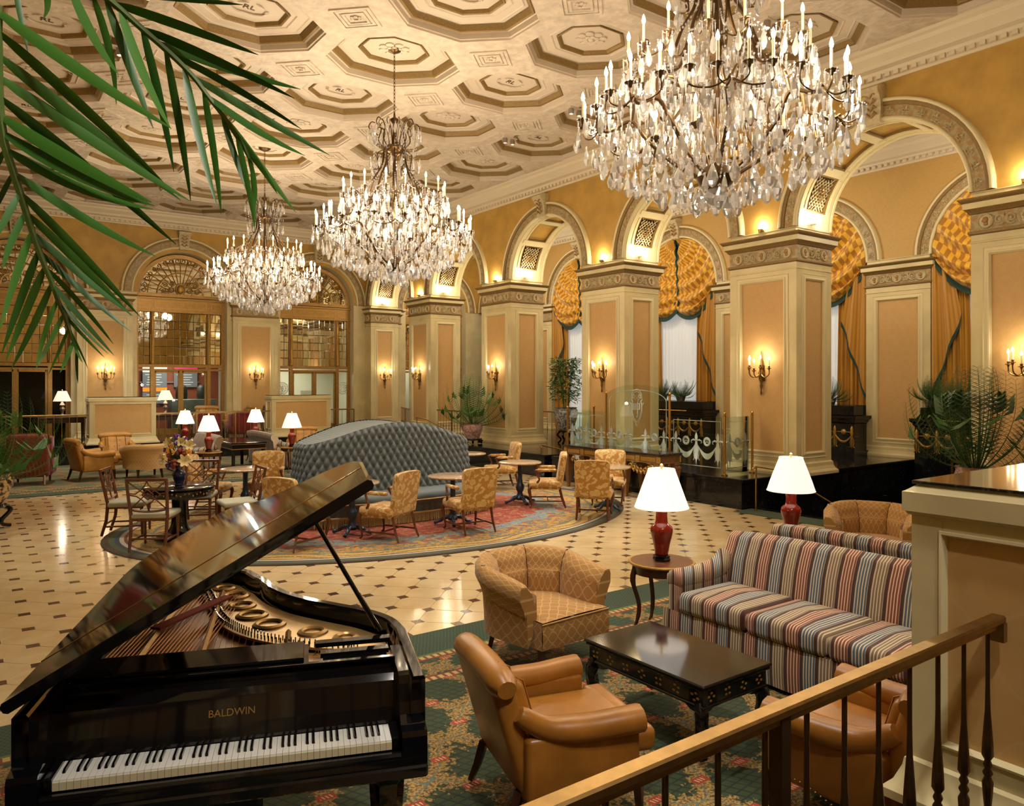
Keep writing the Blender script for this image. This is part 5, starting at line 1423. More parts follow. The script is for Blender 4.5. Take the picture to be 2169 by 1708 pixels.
# ---- tufted banquette
BQ = thing('banquette', 'large blue-grey tufted banquette with gold fringe in the middle of the rug', 'banquette', (5.80, 11.65, FZ))
def sup(A, B, n, k):
    pts = []
    for i in range(k * 4):
        a = 2 * PI * i / (k * 4); c, s_ = cos(a), sin(a)
        pts.append((A * math.copysign(abs(c) ** (2 / n), c), B * math.copysign(abs(s_) ** (2 / n), s_)))
    d = [0]
    for i in range(len(pts)): q = pts[(i + 1) % len(pts)]; d.append(d[-1] + math.hypot(q[0] - pts[i][0], q[1] - pts[i][1]))
    L = d[-1]; out = []; j = 0
    for i in range(k):
        t = L * i / k
        while d[j + 1] < t: j += 1
        f = (t - d[j]) / max(d[j + 1] - d[j], 1e-9); p, q = pts[j], pts[(j + 1) % len(pts)]; out.append((p[0] + (q[0] - p[0]) * f, p[1] + (q[1] - p[1]) * f))
    return out, L
def oval_sweep(A, B, n, k, prof):
    """prof: (inset, z) swept round a superellipse"""
    b = MB(); vs = []
    for (o, z) in prof:
        P, _ = sup(A - o, B - o, n, k); vs += [(x, y, z) for x, y in P]
    fs = [(j * k + i, j * k + (i + 1) % k, (j + 1) * k + (i + 1) % k, (j + 1) * k + i) for j in range(len(prof) - 1) for i in range(k)]
    return b.add(vs, fs)
oval_sweep(2.05, 1.20, 2.4, 96, [(.03, .28), (.0, .31), (-.01, .38), (.02, .44), (.08, .468), (.30, .475), (.62, .47)]).build('seat', M['tuft2'], BQ, 60)
oval_sweep(2.05, 1.20, 2.4, 96, [(-.016, .335), (-.024, .345), (-.016, .355), (-.005, .345), (-.016, .335)]).build('piping', M['goldfab'], BQ, 60)
b = MB(); k = 480; P, L_ = sup(2.01, 1.16, 2.4, k); vs = []
for z, am in ((.30, .3), (.22, 1.), (.13, 1.2)):
    for i, (x, y) in enumerate(P): s_ = 1 + am * .006 * sin(i * PI / 2.5); vs.append((x * s_, y * s_, z))
b.add(vs, [(j * k + i, j * k + (i + 1) % k, (j + 1) * k + (i + 1) % k, (j + 1) * k + i) for j in (0, 1) for i in range(k)]); b.build('pleated_skirt', M['tuft2'], BQ, 180)
oval_sweep(2.025, 1.175, 2.4, 96, [(.0, .125), (-.012, .135), (-.012, .15), (0, .16)]).build('fringe_heading', M['fringe'], BQ, 60)
b = MB(); P, L_ = sup(2.03, 1.18, 2.4, 620)
for i, (x, y) in enumerate(P):
    j = rnd.uniform(-.012, .012); b.tube([(x, y, .14), (x * (1 + j * .3), y * (1 + j * .3), .07), (x * (1 + j), y * (1 + j), .004)], [.0065, .006, .009], 3)
tag(b.build('bullion_fringe', M['fringe'], BQ), kind='stuff')
def bz_top(x): return 1.17 + .36 * max(0, cos(PI * x / 3.3)) ** 1.4
k = 500; m_ = 62; P0, L0 = sup(1.50, .72, 3.4, k); W_T, R_T = L0 / round(L0 / .128), .108
vs = []; rows = []
for j in range(m_ + 1):
    v = j / m_; Pv, _ = sup(1.50 - .05 * v, .72 - .17 * v, 3.4, k)
    for i in range(k):
        x, y = Pv[i]; zt = bz_top(x); z = .44 + (zt - .44) * v; s_ = i / k * L0; t = z - .50
        p = s_ / W_T + t / (2 * R_T); q = s_ / W_T - t / (2 * R_T)
        hh = (abs(sin(PI * p)) * abs(sin(PI * q))) ** .5 * .062
        if v > .93: hh = max(hh, 0) * (1 - (v - .93) / .07 * .5) - (v - .93) * .55 * .2
        nx, ny = x / 1.50 ** 2, y / .72 ** 2; nx, ny = math.copysign(abs(x / 1.50) ** 2.4 / 1.50, x), math.copysign(abs(y / .72) ** 2.4 / .72, y); nl = math.hypot(nx, ny) or 1
        vs.append((x + nx / nl * hh, y + ny / nl * hh, z))
b = MB(); b.add(vs, [(j * k + i, j * k + (i + 1) % k, (j + 1) * k + (i + 1) % k, (j + 1) * k + i) for j in range(m_) for i in range(k)]); b.build('tufted_back', M['tuft'], BQ, 180)
b = MB()
PT, _ = sup(1.45, .55, 3.4, k)
def topg(u, v):
    x = -1.43 + 2.86 * u; y0 = .55 * (1 - abs(x / 1.45) ** 3.4) ** (1 / 3.4); y = -y0 + 2 * y0 * v
    return (x, y, bz_top(x) - .015 - .03 * sin(PI * v) + .006 * sin(u * 300))
b.grid(topg, 200, 10); b.build('pleated_top', M['tuft2'], BQ, 180)
bm = MB().sph((0, 0, 0), (.014, .014, .014), 6).mesh('button', M['tuft2'], 180); nb = 0
for rr in range(0, 11):
    t = rr * R_T; z = .50 + t
    for c in range(int(L0 / W_T)):
        s_ = (c + (.5 if rr % 2 else 0)) * W_T; i = int(s_ / L0 * k) % k; x, y = P0[i]; zt = bz_top(x)
        if y > .25 or z > zt - .05 or nb >= 290: continue
        v = (z - .44) / (zt - .44); Pv = (x * (1 - .05 / 1.50 * v), y * (1 - .17 / .72 * v))
        put('button', bm, BQ, (Pv[0] * 1.002, Pv[1] * 1.006, z)); nb += 1

# ---- lattice-back side chairs
def lattice():
    C = thing('lattice_chair', '', 'chair', group='lattice-back chairs at the flower table')
    b = MB(); b.rbox((0, -.02, .44), (.50, .50, .075), .03, 3, puff=.02); b.build('seat', M['seatgrey'], C, 60)
    def by(z): return .215 + (.0 if z < .45 else (z - .45) * .20)
    for s in (-1, 1):
        MB().tube([(s * .215, .30, 0), (s * .22, .235, .22), (s * .225, by(.45), .45), (s * .24, by(.70), .70), (s * .245, by(.94), .94)], [.019, .022, .024, .021, .019], 4).build('back_post', M['wood'], C, 50)
        MB().tube([(s * .215, -.225, .40), (s * .21, -.235, 0)], [.024, .017], 4).build('leg', M['wood'], C)
        MB().box((s * .215, .0, .13), (.016, .48, .022)).build('stretcher', M['wood'], C)
    MB().box((0, .26, .16), (.42, .018, .022)).build('stretcher', M['wood'], C); MB().box((0, -.1, .13), (.42, .018, .02)).build('stretcher', M['wood'], C)
    MB().box((0, -.0, .405), (.45, .45, .05)).build('seat_rail', M['wood'], C)
    MB().box((0, by(.93), .925), (.51, .028, .04), ch=.006).build('top_rail', M['wood'], C)
    MB().tube([(x, by(.53), .535 - .03 * (1 - (x / .23) ** 2)) for x in [-.23 + .0575 * i for i in range(9)]], .017, 5).build('lower_rail', M['wood'], C, 60)
    def B(p): MB().tube([(x, by(z), z) for x, z in p], .0085, 4).build('lattice_bar', M['wood'], C, 60)
    zc = .73
    for s in (-1, 1):
        B([(s * .23, .90), (s * .07, .77), (0, .71)]); B([(s * .22, .54), (s * .08, .68), (0, .75)])
        B([(s * .07, .73), (0, .66), ]); B([(s * .07, .73), (0, .80)]); B([(s * .24, .75), (s * .15, .74), (s * .08, .79), (.02 * s, .86), (0, .91)])
        B([(s * .24, .73), (s * .14, .71), (s * .07, .66), (s * .02, .60), (0, .51)])
    return C
LCH = [(1.98, 12.18, .92, -.4, 'lattice-back mahogany chair at the left of the flower table, in profile'), (2.09, 10.90, .5, .86, 'lattice-back mahogany chair with its back to the camera, in front of the flowers'),
       (3.0, 12.42, -.43, -.9, 'lattice-back mahogany chair beyond the flower table, facing the camera'), (3.28, 11.25, -1, .05, 'lattice-back mahogany chair at the right of the flower table, cut by the piano lid')]
l0 = lattice()
for i, (x, y, dx, dy, lb) in enumerate(LCH):
    o = l0 if i == 0 else dup(l0); o.location = (x, y, FZ); o.rotation_euler = (0, 0, face(dx, dy)); o['label'] = lb
o = dup(l0, (7.66, 24.6, ZP), face(-1, .2), 'dark lattice chair half hidden behind the second far low wall'); o['group'] = 'lattice-back chairs at the wall'; del o['group']
ft = thing('pedestal_table', 'round black lacquer table with gilt border under the flower vase', 'table', (2.48, 11.33, FZ))
MB().lathe([(0, .70), (.46, .70), (.475, .71), (.475, .725), (.46, .735), (0, .735)], 36).build('table_top', M['blacksatin'], ft, 40)
MB().lathe([(.40, .60), (.445, .60), (.455, .62), (.455, .69), (.44, .70)], 36).build('apron', M['blacksatin'], ft, 40)
g = MB()
for i in range(54):
    a = 2 * PI * i / 54; g.sph((.458 * cos(a), .458 * sin(a), .655 + .018 * sin(i * 1.9)), (.012, .012, .014), 5)
tag(g.build('gilt_border', M['gilt'], ft), kind='stuff')
MB().lathe([(0, .04), (.30, .04), (.30, .07), (.16, .10), (.13, .14), (.105, .20), (.095, .40), (.10, .60), (.2, .64), (.3, .65), (0, .65)], 16).build('pedestal', M['blacksatin'], ft, 40)
for k in range(4): a = PI / 4 + k * PI / 2; MB().sph((.27 * cos(a), .27 * sin(a), .03), (.05, .05, .035), 8).build('foot', M['blacksatin'], ft, 180)
va = thing('vase', 'cobalt blue glazed vase on the round black table', 'vase', (2.48, 11.33, FZ + .737))
MB().lathe([(.0, 0), (.06, 0), (.062, .015), (.055, .03), (.075, .09), (.092, .15), (.085, .19), (.05, .215), (.045, .24), (.065, .27), (.06, .275), (.04, .245), (0, .24)], 20).build('body', M['cobalt'], va, 180)
bq = thing('bouquet', 'mixed bouquet of cream lilies, purple and orange flowers in the cobalt vase', 'bouquet', (2.48, 11.33, FZ + .737 + .25))
def flower(kind, p, r, out):
    T = TX(*p) @ Vector(out).to_track_quat('Z', 'Y').to_matrix().to_4x4(); b = MB()
    if kind == 'lily':
        for k in range(6):
            a = k * PI / 3; w = r * .28
            b.add([(0, 0, -.02), (r * .5 * cos(a) - w * sin(a), r * .5 * sin(a) + w * cos(a), .05), (r * .5 * cos(a) + w * sin(a), r * .5 * sin(a) - w * cos(a), .05), (r * .85 * cos(a) - w * .6 * sin(a), r * .85 * sin(a) + w * .6 * cos(a), .05), (r * .85 * cos(a) + w * .6 * sin(a), r * .85 * sin(a) - w * .6 * cos(a), .05), (r * 1.1 * cos(a), r * 1.1 * sin(a), .02), (r * .5 * cos(a), r * .5 * sin(a), .03)], [(0, 6, 1), (0, 2, 6), (1, 6, 3), (6, 2, 4), (6, 4, 3), (3, 4, 5)], T)
        for k in range(4): b.tube([(0, 0, 0), (.015 * cos(k * 1.6), .015 * sin(k * 1.6), .06)], .003, 3, T)
        b.build('lily', M['lily'], bq, 60)
    elif kind == 'daisy':
        for k in range(10): a = k * PI / 5; b.sph((r * .6 * cos(a), r * .6 * sin(a), 0), (r * .33, r * .33, .008), 5, T)
        b.sph((0, 0, .006), r * .28, 5, T); b.build('orange_flower', M['orange'], bq, 60)
    else:
        for k in range(14): v = Vector((rnd.gauss(0, 1), rnd.gauss(0, 1), rnd.gauss(.3, 1))).normalized() * r * .7; b.sph(v, r * .35, 5, T)
        b.build('purple_flower' if kind == 'purple' else 'hydrangea', M['purple'] if kind == 'purple' else M['rust'], bq, 60)
cr = Vector((.809, -.588, 0)); fw = Vector((-.588, -.809, 0)); up3 = Vector((0, 0, 1))
def bp(x, z, o): return cr * x + up3 * z + fw * o
for (x, z, o, r) in ((-.17, .14, .10, .085), (.13, .12, .12, .10), (-.11, .36, .04, .09), (.06, .38, .05, .08), (.15, .33, .02, .085), (-.2, .10, .04, .06)): flower('lily', bp(x, z, o), r, bp(x * 1.5, .12, .5))
for (x, z, o, r) in ((-.02, .45, .02, .05), (-.15, .27, .06, .045), (.0, .36, .1, .035), (.08, .42, 0, .04), (-.12, .05, .08, .04), (-.18, .3, -.05, .04)): flower('purple', bp(x, z, o), r, (0, 0, 1))
for (x, z, o, r) in ((-.09, .27, .13, .045), (-.03, .24, .15, .045), (.17, .24, .08, .045), (-.06, .32, .1, .04)): flower('daisy', bp(x, z, o), r, bp(x, .2, .8))
for (x, z, o, r) in ((.02, .08, .14, .085), (-.09, .17, .1, .06), (.06, .25, .1, .06), (.1, .2, .08, .055), (.02, .18, .0, .09)): flower('rust', bp(x, z, o), r, (0, 0, 1))
lf = MB()
for i in range(130):
    a = rnd.uniform(0, 2 * PI); e = rnd.uniform(.05, 1.3); rr = rnd.uniform(.08, .24); p = Vector((rr * cos(a) * cos(e) * .9, rr * sin(a) * cos(e) * .9, .06 + rr * 1.6 * sin(e))); d = p.normalized() * .05
    t = Vector((-d.y, d.x, .01)).normalized() * .016; lf.add([p - d, p + t, p + d * 1.2, p - t], [(0, 1, 2, 3)])
tag(lf.build('leaves', M['green'], bq), kind='stuff')
st = MB()
for i in range(9): a = i * .7; st.tube([(0.02 * cos(a), .02 * sin(a), -.03), (.06 * cos(a), .06 * sin(a), .12), (.14 * cos(a), .14 * sin(a), .24)], .004, 4)
st.build('stems', M['stem'], bq)
bq.location.z -= .02

# ---- tan leather armchairs, face -Y
def leatherchair(mt, tuft=False):
    C = thing('leather_armchair', '', 'armchair', group='tan leather armchairs')
    S_ = shear(.26, .30)
    b = MB(); b.rbox((0, .30, .53), (.68, .13, .64), .05, 3, S_); b.build('backrest', mt, C, 60)
    b = MB(); b.rbox((0, .225, .62), (.50, .13, .44), .055, 4, S_, puff=0); 
    ib = b.build('inside_back', mt, C, 60)
    b = MB(); yy = .30 + .26 * (.86 - .30)
    b.tube([(-.372 + .744 * i / 14, yy - .005, .855 + .018 * sin(PI * i / 14)) for i in range(15)], [.05, .074] + [.079] * 11 + [.074, .05], 14); b.build('crest_roll', mt, C, 60)
    sm = MB()
    for x in (-.2, 0, .2): sm.tube([(x, .155 + .26 * (z - .3), z) for z in (.5, .62, .74, .82)] + [(x, yy - .085, .86), (x, yy - .02, .942), (x, yy + .06, .90)], .005, 4)
    sm.build('seam', M['darkwood'] if tuft else mt, ib, 60)
    for s in (-1, 1):
        b = MB(); b.tube(bez([(s * .335, .37, .70), (s * .345, .22, .60), (s * .36, .0, .575), (s * .375, -.20, .585), (s * .38, -.30, .59)], 5), [.045] + [.05 + .028 * min(1, i / 8) for i in range(1, 21)], 10); b.build('arm', mt, C, 60)
        b = MB(); b.rbox((s * .34, .02, .39), (.10, .64, .36), .03, 3); b.build('side_panel', mt, C, 60)
        nt = MB()
        for i in range(24): q = i / 23; nt.sph((s * .392, -.30 + .66 * q, .215 + .035 * sin(q * 2 * PI)), .0065, 4)
        nt.build('nail_trim', M['brassold'], C)
        MB().tube([(s * .30, -.32, .22), (s * .30, -.335, .12), (s * .30, -.34, 0)], [.036, .028, .02], 6).build('leg', M['darkwood'], C, 50)
        MB().tube([(s * .28, .34, .24), (s * .285, .38, .10), (s * .29, .42, 0)], [.032, .026, .02], 4).build('leg', M['darkwood'], C)
    b = MB(); b.rbox((0, -.08, .415), (.565, .62, .15), .05, 4, puff=.03); b.rbox((0, -.36, .415), (.66, .16, .15), .05, 4); b.build('seat_cushion', mt, C, 60)
    b = MB(); b.rbox((0, -.0, .27), (.70, .68, .14), .03, 3); b.build('seat_base', mt, C, 60)
    if tuft:
        for zz in range(3):
            for x in range(4): MB().sph((-.17 + .113 * x + (.0 if zz % 2 else .02), .157 + .26 * (.5 + .12 * zz - .3), .50 + .12 * zz), .013, 5).build('button', mt, ib, 180)
    return C
LC_ = [(2.57, 3.12, .96, -.27, 'tan leather armchair in the foreground with its back to the camera'), (3.72, 2.11, -.04, 1, 'tan leather armchair at the lower right, seen through the railing balusters')]
e0 = leatherchair(M['leather'])
for i, (x, y, dx, dy, lb) in enumerate(LC_):
    o = e0 if i == 0 else dup(e0); o.location = (x, y, FZ); o.rotation_euler = (0, 0, face(dx, dy)); o['label'] = lb; o.scale = (.97, .95, .86)
e1 = leatherchair(M['leather2'], True)
for i, (x, y, z, dx, dy, lb) in enumerate([(2.42, 19.35, FZ, .95, .25, 'honey leather armchair on the far carpet, back half turned, nearest the red chair'), (3.15, 20.55, FZ, .1, -1, 'honey leather armchair with buttoned back behind its twin, facing the camera'),
                                       (7.66, 20.3, FZ, -.35, -.95, 'honey leather armchair with buttoned back right of the last red lamp'), (6.2, 25.0, ZP, -.45, -.9, 'honey leather armchair on the far platform behind the railing'), (7.2, 25.0, ZP, -.95, .1, 'honey leather armchair in profile on the far platform behind the railing')]):
    o = e1 if i == 0 else dup(e1); o.location = (x, y, z); o.rotation_euler = (0, 0, face(dx, dy)); o['label'] = lb

# ---- barrel tub chairs with channelled backs
def tub(mt):
    C = thing('tub_chair', '', 'armchair', group='patterned tub chairs')
    nch = 5; th0 = R(122)
    def shell(u, v):
        th = -th0 + 2 * th0 * u; a = abs(th); h = .69 - .09 * max(0, (a - R(45)) / (th0 - R(45))) ** 1.3
        flare = .0
        rx, ry = .40, .37
        prof = [(0, .20), (.004, .32), (.012, .45), (.02, h - .19), (.04, h - .13), (.07, h - .07), (.07, h - .01), (.04, h + .028), (-.02, h + .025), (-.075, h - .03), (-.10, h - .12), (-.115, .55), (-.12, .40), (-.11, .34)]
        t = v * (len(prof) - 1); i = min(int(t), len(prof) - 2); f = t - i
        o = prof[i][0] + (prof[i + 1][0] - prof[i][0]) * f; z = prof[i][1] + (prof[i + 1][1] - prof[i][1]) * f
        if v > .45: o += min(1, (v - .45) * 5) * (.04 - .048 * abs(sin(PI * nch * u)) ** .5)
        ox, oy = sin(th), cos(th)
        y = .02 + (ry + o) * oy; x = (rx + o) * ox
        if a > R(90): y = .02 - (a - R(90)) * .60; x = math.copysign(rx + o - (a - R(90)) * .06, th)
        return (x, y, z)
    g = MB().grid(shell, 80, 39, uvs=(2.2, 1.5)); 
    for u in (0, 1):
        lp = [shell(u, j / 39) for j in range(40)]; g.add(lp, [tuple(range(40)) if u else tuple(range(40))[::-1]], uv=[(p[1] * 1., p[2]) for p in lp])
    bb = g.build('back', mt, C, 70)
    for k in range(1, nch):
        MB().tube([shell(k / nch, v) for v in [.56 + .42 * q / 10 for q in range(11)]], .006, 4).build('channel_seam', M['darkwood'], bb)
    b = MB(); b.grid(lambda u, v: ((u - .5) * .62 * (1 - .12 * v) , -.40 + .66 * v, .385 + .045 * sin(PI * min(max(u, .02), .98)) * (1 if .04 < v else .3) * sin(PI * (v * .8 + .15))), 14, 14, uvs=(.62, .66))
    b.grid(lambda u, v: ((u - .5) * .64, -.405 + .0 * v - .012 * sin(PI * v), .37 - .17 * v), 14, 4, uvs=(.64, .17))
    b.build('seat', mt, C, 70)
    q = MB()
    for s in (-1, 1): q.grid(lambda u, v: (s * (.32 + .025 * v * 0), -.405 + .25 * u, .385 - .185 * v), 4, 3, uvs=(.25, .18))
    q.box((0, -.06, .21), (.62, .62, .03)); q.build('seat_side', mt, C)
    MB().tube([(-.32, -.408, .375), (0, -.415, .38), (.32, -.408, .375)], .007, 5).build('piping', mt, C, 60)
    for s in (-1, 1):
        MB().tube([(s * .27, -.34, .2), (s * .275, -.36, 0)], [.03, .02], 6).build('leg', M['darkwood'], C); MB().tube([(s * .22, .24, .2), (s * .24, .29, 0)], [.03, .02], 4).build('leg', M['darkwood'], C)
    return C
T1 = tub(M['tubfab']); T1.location = (3.75, 4.80, FZ); T1.rotation_euler = (0, 0, face(.05, -1)); T1['label'] = 'gold tub chair with channelled back and ogee pattern, before the black coffee table'
o = dup(T1, (8.32, 4.55, FZ), face(-.9, -.45), 'gold tub chair showing only its rolled top behind the second striped sofa')
T2 = tub(M['tubfab2']); T2.location = (3.45, 19.0, FZ); T2.rotation_euler = (0, 0, face(-.1, 1)); T2['label'] = 'pale gold tub chair on the far carpet with its rounded back to the camera'; T2.scale = (1.1, 1.1, 1.1); T1.scale = (1.08, 1.08, 1.08); o.scale = T1.scale

# ---- striped sofas
def sofa(L):
    C = thing('sofa', '', 'sofa', group='striped sofas'); sx, sy = M['stripe_x'], M['stripe_y']; li = L - .36
    S_ = shear(.22, .3)
    def bk(u, v):
        x = -L / 2 + .10 + (L - .20) * u; h = .90 - .03 * (2 * u - 1) ** 4
        prof = [(.40, .06), (.40, .45), (.43, .70), (.475, h - .12), (.485, h - .05), (.46, h), (.40, h + .012), (.33, h - .025), (.285, h - .12), (.25, .68), (.215, .50), (.21, .40)]
        t = v * (len(prof) - 1); i = min(int(t), len(prof) - 2); f = t - i
        return (x, prof[i][0] + (prof[i + 1][0] - prof[i][0]) * f, prof[i][1] + (prof[i + 1][1] - prof[i][1]) * f)
    b = MB().grid(bk, 48, 33)
    for u in (0, 1): lp = [bk(u, j / 33) for j in range(34)]; b.add(lp, [tuple(range(34))])
    b.build('backrest', sx, C, 60)
    n = 3
    for i in range(n):
        w = li / n; x = -li / 2 + (i + .5) * w
        q = MB(); q.rbox((x, -.10, .415), (w - .006, .66, .165), .05, 4, puff=.03)
        q.build('seat_cushion', sx, C, 60)
    MB().box((0, -.02, .30), (li, .74, .08), ch=.01).build('seat_base', sx, C)
    b = MB(); b.grid(lambda u, v: (-L / 2 + .02 + (L - .04) * u, -.405 - .01 * sin(PI * v) + .004 * sin(u * 60), .335 - .315 * v), 60, 4); b.build('skirt', sx, C, 60)
    for s in (-1, 1):
        b = MB(); b.tube(bez([(s * (L / 2 - .10), .30, .68), (s * (L / 2 - .10), .18, .60), (s * (L / 2 - .095), -.05, .565), (s * (L / 2 - .09), -.28, .565), (s * (L / 2 - .09), -.37, .55)], 6), [.085] * 20 + [.09, .088, .08, .065, .04], 12); b.build('arm', sy, C, 60)
        b = MB(); b.rbox((s * (L / 2 - .09), .02, .30), (.15, .78, .54), .06, 4); b.build('arm_panel', sy, C, 60)
    MB().box((0, .02, .04), (L - .1, .76, .05)).build('plinth', M['dark'], C)
    return C
SO1 = sofa(2.3); SO1.location = (5.07, 3.18, FZ); SO1.rotation_euler = (0, 0, face(-1, 0)); SO1['label'] = 'striped sofa with three seat cushions facing the black coffee table'
dup(SO1, (6.46, 3.16, FZ), face(1, 0), 'striped sofa standing back to back with the near one, only its back showing')
SO2 = sofa(2.2)
SO2.location = (4.62, 19.75, FZ); SO2.rotation_euler = (0, 0, face(-1, 0)); SO2['label'] = 'striped sofa on the far carpet left of the black side table'
dup(SO2, (6.72, 19.75, FZ), face(1, 0), 'striped sofa on the far carpet right of the black side table')

# ---- tables
def endtable(r=.29):
    T = thing('end_table', '', 'table', group='round lamp tables')
    MB().lathe([(0, .575), (r - .015, .575), (r, .582), (r + .003, .59), (r, .598), (r - .012, .601)], 32).build('gilt_edge', M['gilt'], T, 40)
    MB().lathe([(0, .596), (r - .018, .599), (r - .02, .603), (0, .603)], 32).build('table_top', M['wood'], T, 40)
    MB().lathe([(r - .06, .50), (r - .035, .50), (r - .03, .575), (r - .06, .575)], 28).build('apron', M['darkwood'], T, 40)
    for k in range(4):
        a = PI / 4 + k * PI / 2
        MB().tube(bez([pol(r - .05, a, .57), pol(r - .02, a, .44), pol(r - .08, a, .22), pol(r - .05, a, .05), pol(r - .01, a, 0)], 4), [.026] * 5 + [.02] * 6 + [.015] * 6, 5).build('leg', M['darkwood'], T, 60)
    return T
def lamp(base='red'):
    T = thing('table_lamp', '', 'lamp')
    if base == 'red':
        MB().lathe([(0, 0), (.075, 0), (.08, .012), (.07, .03), (.08, .04), (.06, .05), (0, .05)], 6).build('stand', M['blacksatin'], T)
        MB().lathe([(0, .05), (.058, .05), (.06, .07), (.072, .14), (.092, .22), (.10, .26), (.095, .295), (.06, .325), (.052, .35), (.05, .41), (.055, .44), (.06, .445), (.0, .45)], 20).build('body', M['redglaze'], T, 180)
        MB().lathe([(.0, .45), (.065, .446), (.06, .455), (.02, .475), (.01, .50), (.008, .82), (0, .82)], 12).build('neck', M['goldfab'], T, 50)
        z0, z1, r0, r1, sm = .47, .805, .235, .115, M['shade']
    else:
        MB().lathe([(0, 0), (.14, 0), (.15, .02), (.12, .04), (.06, .05), (.03, .08), (.035, .14), (.06, .20), (.07, .23), (.04, .27), (.05, .30), (.075, .33), (.05, .37), (.03, .40), (.012, .42), (.01, .72), (0, .72)], 12).build('body', M['silver'], T, 60)
        z0, z1, r0, r1, sm = .44, .71, .22, .11, M['shadewarm']
    b = MB(); n = 32; vs = []
    for (r, z) in ((r0, z0), (r0 * .78 + r1 * .22, z0 + (z1 - z0) * .25), ((r0 + r1) * .5, (z0 + z1) / 2 + .01), (r1, z1)):
        for i in range(n): a = 2 * PI * i / n; q = 1 - (.012 if i % 4 == 0 else 0); vs.append((r * q * cos(a), r * q * sin(a), z))
    b.add(vs, [(j * n + i, j * n + (i + 1) % n, (j + 1) * n + (i + 1) % n, (j + 1) * n + i) for j in range(3) for i in range(n)]); sh = b.build('shade', sm, T, 60)
    rb = MB()
    for i in range(8): a = 2 * PI * i / 8; rb.tube([(r0 * 1.0 * cos(a), r0 * sin(a), z0), (r1 * cos(a), r1 * sin(a), z1)], .003, 3)
    for r, z in ((r0, z0), (r1, z1)): rb.tube([(r * cos(t), r * sin(t), z) for t in [2 * PI * k / 24 for k in range(24)]], .005, 4, close=True)
    rb.build('shade_rib', M['shadewarm'], sh)
    MB().lathe([(0, z1 + .0), (.012, z1 + .01), (.02, z1 + .03), (.008, z1 + .045), (0, z1 + .05)], 8).build('finial', M['brassold'], T, 60)
    MB().sph((0, 0, (z0 + z1) / 2), .035, 8).build('bulb', M['flame'], T, 180)
    return T
et0 = endtable(); lp0 = lamp()
ETS = [((5.02, 4.66, FZ), 'round gilt-edged lamp table at the arm of the near striped sofa', 'red vase lamp with a white shade on the table beside the near striped sofa'),
       ((6.86, 4.60, FZ), 'round lamp table hidden behind the second striped sofa', 'red vase lamp with a white shade rising behind the near striped sofas'),
       ((4.57, 18.0, FZ), 'round lamp table in front of the far left striped sofa', 'red vase lamp right above the flower bouquet, before the far striped sofa'),
       ((6.57, 18.2, FZ), 'round lamp table beside the left end of the blue banquette', 'red vase lamp nearest the left end of the blue banquette'),
       ((4.88, 21.6, FZ), 'round lamp table at the back of the far left striped sofa', 'red vase lamp behind the far left striped sofa, beside the first low wall'),
       ((6.66, 21.3, FZ), 'round lamp table at the back of the far right striped sofa', 'red vase lamp behind the far right striped sofa, before the railing')]
for i, (p, la, lb) in enumerate(ETS):
    o = et0 if i == 0 else dup(et0); o.location = p; o.rotation_euler = (0, 0, .35 if i < 2 else .1); o['label'] = la
    l = lp0 if i == 0 else dup(lp0); l.location = (p[0], p[1], p[2] + .604); l['label'] = lb; l['group'] = 'red vase lamps'
    light('lamp_light', 'POINT', (p[0], p[1], p[2] + 1.48), 10 if i < 2 else 14, MID, .05)
    light('lamp_light', 'POINT', (p[0], p[1], p[2] + 1.0), 5, MID, .05)
ls0 = lamp('silver')
for i, (x, y, la, lb) in enumerate([(2.3, 24.5, 'dark writing table behind the left far railing', 'pewter lamp with an ivory shade on the platform left of the first low wall'), (4.98, 24.6, 'dark writing table behind the middle far railing', 'pewter lamp with an ivory shade at the right edge of the first low wall')]):
    D = thing('writing_table', la, 'table', (x, y, ZP))
    MB().box((0, 0, .70), (1.2, .6, .05), ch=.01).build('table_top', M['darkwood'], D); MB().box((0, 0, .62), (1.1, .5, .12)).build('apron', M['darkwood'], D)
    for sx_ in (-.52, .52):
        for sy_ in (-.22, .22): MB().tube([(sx_, sy_, .6), (sx_, sy_, 0)], [.035, .02], 6).build('leg', M['darkwood'], D)
    l = ls0 if i == 0 else dup(ls0); l.location = (x, y - .1, ZP + .726); l['label'] = lb; l['group'] = 'pewter lamps'
    light('lamp_light', 'POINT', (x, y - .1, ZP + 1.6), 10, MID, .05)
ct = thing('coffee_table', 'black lacquer coffee table with gilt leaf sprigs before the striped sofa', 'table', (3.70, 3.33, FZ), 0)
b = MB(); b.box((0, 0, .452), (.64, 1.02, .022), ch=.008); b.box((0, 0, .432), (.62, 1.0, .02), ch=.006); b.build('table_top', M['blacksatin'], ct)
MB().box((0, 0, .375), (.58, .96, .10)).build('apron', M['blacksatin'], ct); MB().box((0, 0, .325), (.60, .98, .018), ch=.005).build('apron_moulding', M['blacksatin'], ct)
for sx_ in (-1, 1):
    for sy_ in (-1, 1):
        x, y = sx_ * .26, sy_ * .44; d = Vector((sx_, sy_, 0)).normalized()
        MB().tube(bez([(x, y, .33), (x + d.x * .035, y + d.y * .035, .25), (x + d.x * .02, y + d.y * .02, .14), (x - d.x * .015, y - d.y * .015, .06), (x + d.x * .02, y + d.y * .02, .035)], 4), [.045] * 4 + [.042] * 4 + [.035] * 4 + [.034] * 4 + [.04], 6).build('leg', M['blacksatin'], ct, 60)
        for (ax, ay) in ((-sx_, 0), (0, -sy_)):
            MB().tube([(x, y, .30), (x + ax * .07, y + ay * .07, .30), (x + ax * .12, y + ay * .12, .31)], [.03, .022, .008], 5).build('bracket', M['blacksatin'], ct, 60)
sp = MB()
